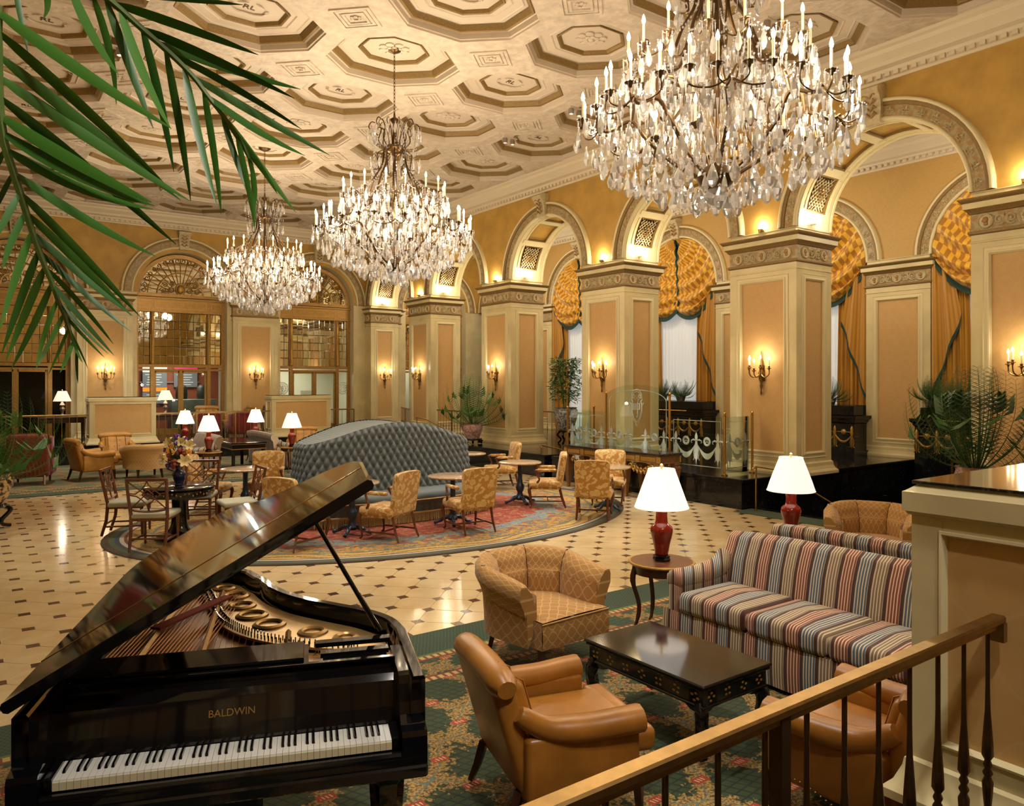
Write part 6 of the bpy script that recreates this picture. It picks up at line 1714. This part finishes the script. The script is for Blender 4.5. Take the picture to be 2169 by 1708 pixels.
for s in (-1, 1):
    for i in range(7):
        y = -.42 + .14 * i; a0 = rnd.uniform(0, 3)
        for k in range(4): a = a0 + k * 1.5; sp.sph((s * .2915, y + .022 * cos(a), .375 + .022 * sin(a)), (.002, .013, .008), 5)
    for i in range(4):
        x = -.22 + .147 * i
        for k in range(4): a = i + k * 1.5; sp.sph((x + .022 * cos(a), s * .4815, .375 + .022 * sin(a)), (.013, .002, .008), 5)
tag(sp.build('gilt_sprig', M['gilt'], ct), kind='stuff')
cn = thing('side_table', 'black and gilt side table between the two far striped sofas', 'table', (5.68, 19.6, FZ))
MB().box((0, 0, .70), (.86, 1.9, .04), ch=.008).build('table_top', M['blacksatin'], cn); MB().box((0, 0, .62), (.80, 1.84, .12)).build('apron', M['blacksatin'], cn)
for z in (.675, .56): MB().box((0, 0, z), (.83, 1.87, .014)).build('gilt_line', M['gilt'], cn)
for sx_ in (-.36, .36):
    for sy_ in (-.88, .88): MB().box((sx_, sy_, .28), (.07, .07, .56), ch=.008).build('leg', M['blacksatin'], cn)
# ---- crimson wing chair, tub chairs of the platform
def redchair():
    C = thing('wing_chair', '', 'armchair'); b = MB(); m = M['redfab']
    b.rbox((0, .30, .62), (.74, .16, .92), .07, 4, shear(.12, .3)); b.build('backrest', m, C, 60)
    for s in (-1, 1):
        q = MB(); q.rbox((s * .37, .12, .74), (.10, .34, .56), .045, 3, shear(.05, .5)); q.build('wing', m, C, 60)
        q = MB(); q.rbox((s * .36, -.06, .40), (.13, .68, .42), .055, 3); q.build('arm', m, C, 60)
        MB().tube([(s * .30, -.34, .2), (s * .30, -.35, 0)], [.03, .02], 6).build('leg', M['wood'], C); MB().tube([(s * .28, .34, .2), (s * .29, .42, 0)], [.03, .02], 5).build('leg', M['wood'], C)
    q = MB(); q.rbox((0, -.1, .40), (.58, .62, .16), .05, 3, puff=.02); q.build('seat_cushion', m, C, 60); MB().box((0, -.0, .25), (.74, .70, .14), ch=.02).build('seat_base', m, C); return C
w1 = redchair(); w1.location = (1.25, 19.3, FZ); w1.rotation_euler = (0, 0, face(.2, 1)); w1['label'] = 'crimson wing chair with its back to the camera behind the left palm'; w1['group'] = 'crimson wing chairs'
for (x, y, dx, dy, lb) in [(6.0, 23.78, .1, 1, 'crimson wing chair low behind the railing, left of the leather chairs'), (6.95, 23.78, -.1, 1, 'crimson wing chair low behind the railing, in front of the leather chairs')]:
    o = dup(w1, (x, y, ZP), face(dx, dy), lb); o.scale = (.85, .85, .72)
# ---- things in the coffee bar
mb = thing('menu_board', 'backlit menu boards with orange and crimson headings in the coffee bar', 'menu board', (5.75, 29.45, 2.2))
for (x, top) in ((-.12, 'boardwhite'), (.92, 'boardpink')):
    MB().box((x, 0, .10), (.80, .05, .55)).build('board', M['boardgrey'], mb); MB().box((x, -.03, .46), (.80, .05, .20)).build('heading', M[top], mb)
    for k in range(5): MB().box((x - .05 + .04 * (k % 2), -.03, .27 - .09 * k), (.52 - .06 * (k % 3), .01, .018)).build('text_line', M['ink'], mb)
MB().box((-.12, -.03, -.26), (.80, .05, .15)).build('heading', M['boardorange'], mb); MB().box((-.12, 0, -.55), (.80, .05, .42)).build('board', M['boardgrey'], mb)
MB().box((.4, .03, .0), (2.0, .03, .04)).build('rail', M['steel'], mb)
for k in range(3): MB().box((-.16, -.03, -.45 - .1 * k), (.46, .01, .018)).build('text_line', M['ink'], mb)
cbn = thing('counter_cabinet', 'grey marbled cabinet with dark urns on it behind the bronze doors', 'cabinet', (6.6, 28.2, ZP))
MB().box((0, 0, .55), (1.5, .6, 1.1), ch=.02).build('body', M['steel'], cbn); MB().box((0, -.31, .55), (1.42, .02, .04)).build('shelf_line', M['blueiron'], cbn)
for x in (-.35, .35): MB().lathe([(0, 1.1), (.18, 1.1), (.2, 1.2), (.19, 1.5), (.1, 1.6), (0, 1.6)], 12, (x, 0, 0)).build('urn', M['dark'], cbn, 50)
dk = thing('bar_counter', 'mahogany counter in the coffee bar', 'counter', (4.6, 28.4, ZP)); MB().box((0, 0, .5), (1.1, .5, 1.0), ch=.02).build('body', M['wood'], dk); MB().box((0, 0, 1.02), (1.16, .56, .05)).build('worktop', M['darkwood'], dk)
sg = thing('notice_stand', 'pale notice stand seen through the third bronze screen', 'sign', (10.75, 28.0, ZP)); MB().box((0, 0, 1.0), (.6, .04, .75)).build('board', M['cafe_cream'], sg); MB().box((0, 0, .35), (.05, .05, .7)).build('pole', M['darkwood'], sg)
for k in range(3): MB().box((0, -.025, 1.2 - .08 * k), (.45, .005, .02)).build('text_line', M['letter'], sg)

# ---------------------------------------------------------------- grand piano (x along the keys, y away from the player)
PN = thing('grand_piano', 'black grand piano with raised lid in the lower left foreground', 'piano', (.27, 3.21, FZ), math.atan2(-.358, .933))
OUTL = [(-.13, .0), (-.13, 1.85)] + [(x, y) for x, y in ((-.10, 2.02), (-.02, 2.13), (.12, 2.19), (.30, 2.19), (.45, 2.13), (.55, 2.02), (.61, 1.88))] + \
       [(p[0], p[1]) for p in bez([(.66, 1.78, 0), (.74, 1.55, 0), (.87, 1.34, 0), (1.05, 1.15, 0), (1.21, .99, 0), (1.32, .81, 0), (1.36, .62, 0)], 4)] + [(1.36, .0)]
def offset_in(poly, d):
    out = []; n = len(poly)
    for i in range(n):
        a = Vector(poly[max(i - 1, 0)]); b_ = Vector(poly[min(i + 1, n - 1)]); t = (b_ - a).normalized(); out.append((poly[i][0] + t.y * d, poly[i][1] - t.x * d))
    return out
INL = offset_in(OUTL, .055); n = len(OUTL)
b = MB(); vs = []
for (pl, z) in ((OUTL, .62), (OUTL, .97), (offset_in(OUTL, .008), .98), (offset_in(OUTL, .047), .98), (INL, .97), (INL, .74)): vs += [(x, y, z) for x, y in pl]
b.add(vs, [(j * n + i, j * n + i + 1, (j + 1) * n + i + 1, (j + 1) * n + i) for j in range(5) for i in range(n - 1)]); b.build('rim', M['ebony'], PN, 35)
MB().prism(offset_in(OUTL, .03), .62, .64).build('bottom_board', M['ebony'], PN)
# cheeks at both ends of the keyboard
for x0, x1 in ((-.13, -.03), (1.26, 1.36)):
    pr = [(-.06, .60), (.42, .60), (.42, .97), (.10, .97), (.075, .96), (.06, .93), (.05, .86), (.03, .815), (-.01, .79), (-.05, .78), (-.06, .76)]
    MB().prism(pr, x0, x1, Matrix(((0, 0, 1, 0), (1, 0, 0, 0), (0, 1, 0, 0), (0, 0, 0, 1)))).build('cheek', M['ebony'], PN)
for x in (-.015, 1.243): MB().box((x, .07, .72), (.032 if x > 0 else .03, .16, .05), ch=.006).build('key_block', M['ebony'], PN)
b = MB(); b.box((.615, .18, .645), (1.46, .50, .07)); b.build('keybed', M['ebony'], PN)
b = MB(); b.box((.615, -.045, .675), (1.30, .035, .05), ch=.01); b.box((.615, -.06, .63), (1.49, .05, .05), ch=.008); b.build('key_slip', M['ebony'], PN)
b = MB(); p_ = 1.225 / 52
wk = MB(); wk.box((p_ / 2, .078, .722), (p_ - .0013, .150, .016)); kme = wk.mesh('white_key', M['white'])
fm = MB(); fm.box((p_ / 2, .0015, .708), (p_ - .0013, .006, .030)); kfm = fm.mesh('key_front', M['keyfront'])
for i in range(52): k_ = put('white_key', kme, PN, (i * p_, 0, .0)); put('key_front', kfm, k_)
bk = MB(); bk.add([(-.0055, .052, .73), (.0055, .052, .73), (.0055, .15, .73), (-.0055, .15, .73), (-.0042, .062, .742), (.0042, .062, .742), (.0042, .15, .742), (-.0042, .15, .742)], [(0, 1, 5, 4), (1, 2, 6, 5), (2, 3, 7, 6), (3, 0, 4, 7), (4, 5, 6, 7)])
bkm = bk.mesh('black_key', M['ebony'])
for i in range(51):
    if 'ABCDEFG'[i % 7] in 'ACDFG': put('black_key', bkm, PN, ((i + 1) * p_, 0, 0))
b = MB(); b.add([(-.03, .152, .735), (1.26, .152, .735), (1.26, .162, .80), (-.03, .162, .80), (1.26, .19, .90), (-.03, .19, .90), (1.26, .21, .925), (-.03, .21, .925), (1.26, .26, .93), (-.03, .26, .93), (1.26, .26, .70), (-.03, .26, .70)], [(0, 1, 2, 3), (3, 2, 4, 5), (5, 4, 6, 7), (7, 6, 8, 9), (9, 8, 10, 11)])
fb = b.build('fallboard', M['ebony'], PN)
BT = text_mesh('BALDWIN', .040, M['giltletter'], .001)
put('lettering', BT, PN, M=TX(.60, .170, .842) @ RX(74.5))
b = MB(); b.box((.615, .275, .945), (1.30, .022, .06), ch=.006); b.box((.615, .262, .975), (1.30, .03, .012), ch=.003); b.build('name_rail', M['ebony'], PN)
b = MB(); b.box((.42, .40, .985), (.92, .22, .018), ch=.004); b.build('music_desk', M['ebony'], PN)
for s in (-.01, 1.10): MB().box((.44 if s < 0 else 1.10, .40, .965), (.92 if s < 0 else .30, .24 if s < 0 else .05, .02)).build('desk_rail', M['ebony'], PN)
MB().box((1.10, .54, .965), (.34, .05, .02)).build('desk_rail', M['ebony'], PN)
b = MB(); b.box((1.1, .36, .94), (.28, .04, .03)); b.build('damper_rail', M['ebony'], PN)
# iron plate, strings and pins
PLT = offset_in(OUTL, .075); pl2 = [(x, y) for x, y in PLT if y > .56]; pl2 = [(-.05, .56)] + pl2 + [(1.27, .56)]
MB().prism(pl2, .855, .868).build('soundboard', mat('spruce_soundboard', (.42, .22, .07), .35, var=4), PN)
hol = MB(); pb = MB()
for (x, y, r, h) in ((.48, 1.72, .05, .02), (.53, 1.50, .05, .02), (.60, 1.30, .055, .02), (.70, 1.11, .055, .02), (.92, .93, .045, .02), (1.08, .80, .035, .02), (.40, 1.92, .04, .02)):
    pb.lathe([(r + .035, .895), (r + .03, .905), (r + .012, .912), (r, .905), (r - .004, .87)], 20, (x, y, 0))
    hol.lathe([(0, .878), (r, .878), (r, .872)], 18, (x, y, 0))
pg = [(p[0], p[1]) for p in offset_in(OUTL, .085) if p[1] > .62 and p[0] > .25]
edge = bez([(.20, 2.05, 0), (.30, 1.75, 0), (.37, 1.45, 0), (.45, 1.18, 0), (.60, .94, 0), (.82, .75, 0), (1.10, .62, 0)], 5)
web = pg + [(p.x, p.y) for p in reversed(edge)]
pb.prism(web, .885, .897)
pb.build('iron_plate', M['plate'], PN, 40); hol.build('plate_hole', M['dark'], PN)
pins = MB()
for i in range(70):
    q = edge[min(int(i / 70 * len(edge)), len(edge) - 1)]; f_ = i / 70 * (len(edge) - 1); j = int(f_); t = f_ - j; a = edge[j]; c_ = edge[min(j + 1, len(edge) - 1)]
    for d in (0, .03): pins.box((a.x + (c_.x - a.x) * t + .015 + d, a.y + (c_.y - a.y) * t + .01 + d * .6, .906), (.006, .006, .03))
tag(pins.build('hitch_pin', M['blacksatin'], PN), kind='stuff')
stg = MB()
for i in range(46):
    t = i / 45; x0 = .0 + 1.22 * t; x1 = x0 - .20 * (1 - t) + .12; j = min(int((1 - t) * 0 + (x0 / 1.25) * (len(edge) - 1)), len(edge) - 1)
    e = min(edge, key=lambda q: abs(q.x - max(x0, .24))); stg.tube([(x0, .60, .893), (e.x if x0 > .24 else x0 + .1, e.y if x0 > .24 else 2.0, .893)], .0016, 3)
for i in range(24): stg.tube([(-.02 + .018 * i, .60, .905), (.10 + .019 * i, 2.0 - .012 * i, .905)], .003, 4)
tag(stg.build('string', M['string'], PN), kind='stuff')
for (p, q) in (((.42, .58, .91), (.40, 1.8, .91)), ((.14, .58, .91), (.20, 2.0, .91)), ((.80, .58, .905), (.80, .95, .905))): MB().tube([p, q], .014, 4).build('plate_strut', M['plate'], PN)
MB().box((.3, 1.35, .93), (.6, .06, .012), TX(.3, 1.35, 0) @ RZ(60) @ TX(-.3, -1.35, 0)).build('damper_felt', M['felt'], PN)
# lid
LO = [(-.14, -.03), (-.14, 1.87)] + [(x + .012 * (1 if x > .3 else -1), y + .015) for x, y in OUTL[2:9]] + [(x + .016, y + .01) for x, y in OUTL[9:-1]] + [(1.365, -.03)]
LM = TX(-.14, 0, .995) @ RY(-30.5) @ TX(.14, 0, 0)
li_ = offset_in(LO, .012); k = len(LO); vs = []
for pl, z in ((li_, .0), (LO, .012), (LO, .032), (li_, .044)): vs += [tuple(LM @ Vector((x, y, z))) for x, y in pl]
lb_ = MB(); lb_.add(vs, [(j * k + i, j * k + (i + 1) % k, (j + 1) * k + (i + 1) % k, (j + 1) * k + i) for j in range(3) for i in range(k)] + [tuple(range(k))[::-1], tuple(3 * k + i for i in range(k))])
lid = lb_.build('lid', M['ebony'], PN)
MB().box((.615, .40, .0448), (1.49, .012, .003), LM).build('piano_hinge', M['brass'], lid)
MB().tube([(1.22, .63, .99), tuple(LM @ Vector((1.05, .63, 0)))], .011, 8).build('prop_stick', M['ebony'], PN, 60)
MB().tube([(1.235, .61, .98), (1.13, .63, 1.16)], .011, 8).build('prop_stick', M['ebony'], PN, 60)
for (x, y) in ((0.02, .16), (1.22, .16), (.22, 1.80)):
    MB().lathe([(.03, 0), (.04, .0), (.04, .05), (.055, .07), (.05, .12), (.075, .50), (.085, .52), (.085, .62), (0, .62)], 6, (x, y, 0)).build('leg', M['ebony'], PN)
MB().box((.6, .35, .32), (.22, .06, .5), ch=.02).build('pedal_lyre', M['ebony'], PN)

# ---------------------------------------------------------------- plants
def ray(px, py, d):
    u = (px - 1084.5) / 1610; return Vector((d * (.5878 + u * .8090), d * (.8090 - u * .5878), 2.2 + d * (810 - py) / 1610))
def blade(droop, n=9, w=.034):
    b = MB(); vs = []
    for i in range(n + 1):
        t = i / n; ww = w * .5 * (t + .015) ** .42 * (1 - t) ** .8 * 1.72 + .0008
        z = -droop * t * t
        vs += [(-ww, t, z + ww * .35), (0, t, z), (ww, t, z + ww * .35)]
    fs = []
    for i in range(n):
        for j in (0, 1): fs.append((i * 3 + j, i * 3 + j + 1, i * 3 + 4 + j, i * 3 + 3 + j))
    b.add(vs, fs); return b
BL = [blade(d).mesh('leaflet', M['green'], 180) for d in (.06, .12, .18, .24)]
FP = thing('potted_palm', 'large palm whose blurred green fronds hang into the upper left corner', 'palm', (-.9, 1.7, ZP))
FP0 = Vector((-.9, 1.7, ZP))
def leaflet(b, t, wsc=1.):
    b, t = b - FP0, t - FP0; y = (t - b); L = y.length; y.normalize(); x = y.cross(Vector((0, 0, 1))).normalized(); z = x.cross(y)
    k = rnd.randrange(4); dr = (.06, .12, .18, .24)[k]; z_lift = z * 0
    y2 = (t + Vector((0, 0, dr * L * .9)) - b); L2 = y2.length; y2.normalize(); view = (b + FP0 - Vector((0, 0, 2.2))).normalized(); x = y2.cross(view).normalized(); z = x.cross(y2)
    m = Matrix.Identity(4)
    tw = rnd.uniform(-.6, .6); x, z = x * cos(tw) + z * sin(tw), z * cos(tw) - x * sin(tw)
    for i in range(3): m[i][0] = x[i] * L * wsc * 1.9; m[i][1] = y2[i] * L2; m[i][2] = z[i] * L2; m[i][3] = b[i]
    put('leaflet', BL[k], FP, M=m)
FA = [((-70, -120), None), ((-40, -60), None), ((-10, 20), (377, 370)), ((-8, 65), (370, 420)), ((-6, 115), (387, 457)), ((-5, 160), (404, 500)), ((-3, 205), (385, 540)), ((0, 245), (360, 572)), ((5, 280), (352, 590)), ((12, 315), (346, 634)),
      ((28, 365), (330, 660)), ((42, 408), (307, 690)), ((55, 450), (292, 708)), ((68, 490), (279, 722)), ((82, 530), (270, 740)), ((95, 565), (256, 752)), ((110, 600), (242, 775)), ((122, 635), (225, 780)), ((135, 665), (210, 782)), ((145, 695), (191, 788)), ((155, 722), (175, 800)), ((163, 742), (160, 815))]
for (b_, t_) in FA:
    if t_: leaflet(ray(*b_, 1.32), ray(*t_, 1.32 + rnd.uniform(-.08, .12)), .95)
for (b_, t_) in (((-10, 150), (-110, 330)), ((0, 245), (-80, 420)), ((12, 315), (-60, 470)), ((28, 365), (-35, 500)), ((42, 408), (-28, 570)), ((55, 450), (-22, 640)), ((68, 490), (-12, 720)), ((82, 530), (2, 760)), ((95, 565), (15, 793)), ((110, 600), (35, 803)), ((122, 635), (59, 810)), ((135, 665), (81, 812)), ((145, 695), (106, 800)), ((155, 722), (129, 806))):
    leaflet(ray(*b_, 1.32), ray(*t_, 1.32 + rnd.uniform(-.1, .05)), 1.2)
FB = [((165, -45), (430, -20)), ((205, -25), (520, 60)), ((240, 7), (560, 132)), ((300, 60), (635, 222)), ((330, 88), (642, 268)), ((360, 113), (645, 290)), ((410, 163), (697, 352)), ((440, 203), (648, 415)), ((474, 247), (628, 470)), ((500, 283), (605, 462))]
FB2 = [((25, -60), (60, 133)), ((90, -45), (135, 163)), ((150, -25), (245, 277)), ((195, -10), (290, 310)), ((225, 0), (324, 324)), ((255, 20), (344, 357)), ((300, 60), (384, 394)), ((350, 105), (414, 447)), ((390, 143), (450, 467)), ((430, 190), (480, 477)), ((470, 240), (527, 484)), ((500, 285), (550, 500)), ((525, 330), (564, 494)), ((533, 345), (545, 515))]
for (b_, t_) in FB: leaflet(ray(*b_, 1.55), ray(*t_, 1.55 + rnd.uniform(-.05, .15)), 1.05)
for (b_, t_) in FB2: leaflet(ray(*b_, 1.55), ray(*t_, 1.55 + rnd.uniform(-.12, .05)), 1.0)
for pts, d in (([p for p, _ in FA], 1.32), ([(25, -60), (90, -45), (150, -25), (205, -15), (240, 7), (300, 60), (360, 113), (410, 163), (440, 203), (474, 247), (500, 283), (525, 330), (535, 350)], 1.55)):
    P3 = [ray(*p, d) - FP0 for p in pts]; crown = Vector((0, .0, 1.9)); base = P3[0]
    path = bez([Vector((0, 0, .4)), Vector((0.02, 0, 1.2)), Vector((.1, .02, 2.0)), (base + Vector((.1, .02, 2.0))) / 2 + Vector((0, 0, .35))] + P3, 3); kk = len(path)
    MB().tube(path, [.012 - .0095 * i / kk for i in range(kk)], 5).build('frond_stalk', M['stem'], FP, 60)
MB().lathe([(0, 0), (.16, 0), (.22, .1), (.26, .3), (.24, .4), (.26, .42), (.22, .42), (.2, .38), (0, .38)], 20).build('pot', M['potdark'], FP, 60)

def frond_mesh(L, lw, ll, n, arch, droop, m):
    """a feather palm frond along +y, arching, leaflets on both sides"""
    b = MB(); pts = []
    for i in range(n + 1):
        t = i / n; pts.append(Vector((0, L * (t - .12 * arch * t * t), L * (arch * (t * .75 - .8 * t ** 2.2)))))
    b.tube(pts, [.009 * (1 - .8 * i / n) for i in range(n + 1)], 4)
    for i in range(4, n + 1):
        t = i / n; p = pts[i]; d = (pts[min(i + 1, n)] - pts[i - 1]).normalized(); l = ll * (sin(PI * (.12 + .84 * t)) ** .8 + .06)
        for s in (-1, 1):
            o = (Vector((s * .88, 0, .25)) + d * (.30 + .15 * t * t)).normalized(); e = p + o * l + Vector((0, 0, -droop * l)); mid = p + o * l * .5 + Vector((0, 0, -droop * l * .12))
            w_ = d * lw * (1 - .55 * t)
            b.add([p - w_ * .3, p + w_ * .3, mid + w_, e, mid - w_], [(0, 1, 2, 3, 4)])
    return b.mesh('frond', m)
def palm(label, loc, h, spread, nf, m, potm, pot_r, pot_h, stand_h, lw=.009, ll=.30, seed=1, smesh=True):
    r_ = random.Random(seed); C = thing('potted_palm', label, 'palm', loc, r_.uniform(0, 6), 'potted palms')
    zp = stand_h
    MB().lathe([(0, zp), (pot_r * .62, zp), (pot_r * .7, zp + .05), (pot_r * .95, zp + pot_h * .5), (pot_r * 1.02, zp + pot_h * .75), (pot_r * .9, zp + pot_h * .92), (pot_r * .98, zp + pot_h), (pot_r * .88, zp + pot_h), (pot_r * .82, zp + pot_h * .93), (0, zp + pot_h * .93)], 24).build('pot', potm, C, 50)
    MB().lathe([(0, 0), (pot_r * .8, 0), (pot_r * .5, .03)], 16, (0, 0, zp + pot_h * .94)).build('soil', M['soil'], C)
    if stand_h > .05:
        MB().lathe([(0, zp - .04), (pot_r * .75, zp - .04), (pot_r * .8, zp - .02), (pot_r * .75, zp), (0, zp)], 16).build('stand_top', M['blacksatin'], C, 50)
        for k in range(4):
            a = k * PI / 2 + .4
            MB().tube(bez([pol(pot_r * .62, a, zp - .03), pol(pot_r * .95, a, zp * .72), pol(pot_r * .55, a, zp * .35), pol(pot_r * .6, a, .06), pol(pot_r * .95, a, .03)], 4), [.04] * 5 + [.034] * 5 + [.028] * 7, 6).build('stand_leg', M['blacksatin'], C, 60)
    fm_ = [frond_mesh(h * q, lw, ll, 24, ar, dr, m) for q, ar, dr in ((1.0, .38, .6), (1.0, .62, .75), (.95, .85, .85))]
    for k in range(nf):
        a = k * 2.399 + r_.uniform(-.2, .2); tilt = r_.uniform(.1, 1.0) if k > 3 else r_.uniform(0, .2)
        me = fm_[0 if tilt < .35 else 1 if tilt < .7 else 2]
        el = PI / 2 - tilt * spread; y = Vector((cos(a) * cos(el), sin(a) * cos(el), sin(el))); x = Vector((-sin(a), cos(a), 0)); z = x.cross(y)
        mm = Matrix.Identity(4)
        for i in range(3): mm[i][0] = x[i]; mm[i][1] = y[i]; mm[i][2] = z[i]
        mm.translation = Vector((cos(a) * .05, sin(a) * .05, zp + pot_h * .9)); put('frond', me, C, M=mm)
    st = MB()
    for k in range(14): a = k * 2.1; q = .25 + .1 * (k % 3); st.tube([pol(.05, a, zp + pot_h * .9), pol(.07, a, zp + pot_h * .9 + q)], .008, 4)
    st.build('stem', M['stem'], C); return C
palm('arching green palm in a black and gold pot at the left edge', (.36, 13.75, 0), 1.35, 1.3, 36, M['green'], M['potdark'], .29, .46, .37, .0045, .30, 3)
palm('palm in a rose patterned pot beside the pier behind the banquette', (11.42, 17.55, ZP), 1.45, 1.15, 30, M['green'], M['potrose'], .27, .42, .14, .005, .28, 5)
palm('dark palm in a rose patterned pot at the right edge behind the low wall', (10.2, 4.25, FZ), 1.35, 1.1, 34, M['green2'], M['potrose'], .24, .55, .58, .0042, .28, 8)
# bamboo in the tall porcelain vase
BB = thing('bamboo_plant', 'dark leafy bamboo in a tall grey porcelain vase on a black stand', 'plant', (13.5, 16.05, ZP))
MB().lathe([(0, .38), (.17, .38), (.20, .42), (.29, .66), (.33, .82), (.32, .92), (.28, .97), (.32, 1.0), (.29, 1.0), (.26, .95), (0, .95)], 24).build('vase', M['potgrey'], BB, 50)
MB().lathe([(0, .33), (.22, .33), (.24, .355), (.22, .38), (0, .38)], 16).build('stand_top', M['blacksatin'], BB, 40)
for k in range(4): a = k * PI / 2 + .5; MB().tube(bez([pol(.17, a, .34), pol(.26, a, .24), pol(.15, a, .12), pol(.24, a, .02)], 4), .032, 6).build('stand_leg', M['blacksatin'], BB, 60)
for k in range(7): a = k * 2.4; MB().tube([pol(.06, a, .95), pol(.12, a, 1.5), pol(.22, a + .1, 2.1 + .12 * (k % 3))], .012, 5).build('cane', M['stem'], BB, 60)
b = MB()
for i in range(1500):
    a = rnd.uniform(0, 2 * PI); z = 1.15 + 1.2 * rnd.random() ** .85; r = rnd.uniform(.06, .40) * (1.1 - .25 * abs(z - 1.6)); p = Vector(pol(r, a, z)); d = Vector((cos(a + rnd.uniform(-1, 1)), sin(a + rnd.uniform(-1, 1)), rnd.uniform(-.9, .5))).normalized() * rnd.uniform(.09, .17)
    t = d.cross(Vector((rnd.uniform(-1, 1), rnd.uniform(-1, 1), 1))).normalized() * .017; b.add([p, p + d * .45 + t, p + d, p + d * .45 - t], [(0, 1, 2, 3)])
tag(b.build('bamboo_leaves', M['green2'], BB), kind='stuff')
# ferns on the mantels, dark shrub on the lower floor
frm = [frond_mesh(.60, .006, .10, 26, ar, .25, M['green2']) for ar in (.5, .75)]
def fern(label, loc):
    C = thing('potted_fern', label, 'fern', loc, rnd.uniform(0, 6), 'ferns on the mantels')
    MB().lathe([(0, 0), (.11, 0), (.15, .14), (.16, .15), (.13, .15), (.12, .12), (0, .12)], 14).build('pot', M['silver'], C, 50)
    for k in range(26):
        a = k * 2.399; el = rnd.uniform(.15, 1.3); y = Vector((cos(a) * cos(el), sin(a) * cos(el), sin(el))); x = Vector((-sin(a), cos(a), 0)); z = x.cross(y); mm = Matrix.Identity(4)
        for i in range(3): mm[i][0] = x[i]; mm[i][1] = y[i]; mm[i][2] = z[i]
        mm.translation = Vector((0, 0, .12)); put('frond', frm[k % 2], C, M=mm @ Matrix.Scale(rnd.uniform(.75, 1.1), 4))
for (y, lb) in ((7.82, 'fern at the left end of the mantel near the right-hand palm'), (7.3, 'fern in the middle of the mantel behind the right-hand palm'), (6.6, 'fern on the mantel mostly hidden by the right-hand pier'),
                (10.15, 'fern peeping out behind the second pier'), (14.75, 'fern right of the arched glass screen'), (15.45, 'fern just behind the arched glass screen')):
    fern(lb, (XO - .42, y, 1.662))
SHB = thing('leafy_shrub', 'dark leafy shrub on the lower floor before the black dado', 'shrub', (15.3, 9.0, -.95))
b = MB()
for i in range(420):
    a = rnd.uniform(0, 2 * PI); z = .2 + rnd.random() * 1.0; r = rnd.uniform(.1, .75); p = Vector(pol(r, a, z)); d = Vector((cos(a), sin(a), rnd.uniform(-.6, .6))).normalized() * .14; t = d.cross(Vector((0, 0, 1))).normalized() * .04
    b.add([p, p + d * .5 + t, p + d, p + d * .5 - t], [(0, 1, 2, 3)])
tag(b.build('leaves', M['green2'], SHB), kind='stuff')
for k in range(6): MB().tube([pol(.05, k, .0), pol(.15, k, .6), pol(.4, k + .2, 1.0)], .014, 5).build('stem', M['stem'], SHB, 60)
MB().lathe([(0, 0), (.2, 0), (.26, .25), (0, .25)], 14).build('pot', M['dark'], SHB)
TP = thing('clipped_tree', 'small clipped tree in the corridor behind the third bronze screen', 'tree', (9.9, 28.6, ZP))
b = MB()
for i in range(260):
    a = rnd.uniform(0, 2 * PI); z = .75 + rnd.random() ** 1.3 * .8; r = .24 * (1.6 - z) * rnd.uniform(.6, 1.05) + .03; p = Vector(pol(r, a, z)); d = Vector((cos(a), sin(a), .6)) * .06; t = Vector((-sin(a), cos(a), 0)) * .022
    b.add([p, p + d * .5 + t, p + d, p + d * .5 - t], [(0, 1, 2, 3)])
tag(b.build('leaves', M['green2'], TP), kind='stuff'); MB().tube([(0, 0, .2), (0, 0, 1.1)], .02, 5).build('trunk', M['darkwood'], TP); MB().lathe([(0, 0), (.14, 0), (.18, .3), (0, .3)], 12).build('pot', M['potrose'], TP)

# ceiling spot fittings
ORD = ['first', 'second', 'third', 'fourth', 'fifth', 'sixth']
for i, (x, y) in enumerate(SPOT_XY):
    s = thing('ceiling_spotlight', 'twin ceiling spotlight, %s from the camera in the %s row between the coffers' % ((ORD[i % 6] if i < 12 else 'added to light the glass screens, half way') , 'left' if x < 5 else 'right'), 'spotlight', (x, y, ZT), 0, 'spotlights on the left row' if x < 5 else 'spotlights on the right row')
    MB().box((0, 0, -.012), (.36, .14, .02)).build('plate', M['ceil2'], s)
    for k in (-.1, .1):
        MB().lathe([(.045, -.02), (.055, -.06), (.05, -.13), (.042, -.13), (.04, -.10), (0, -.10)], 10, (k, 0, 0)).build('can', M['silver'], s, 50)
        MB().lathe([(0, -.105), (.038, -.105), (0, -.103)], 10, (k, 0, 0)).build('lens', M['fixture'], s)
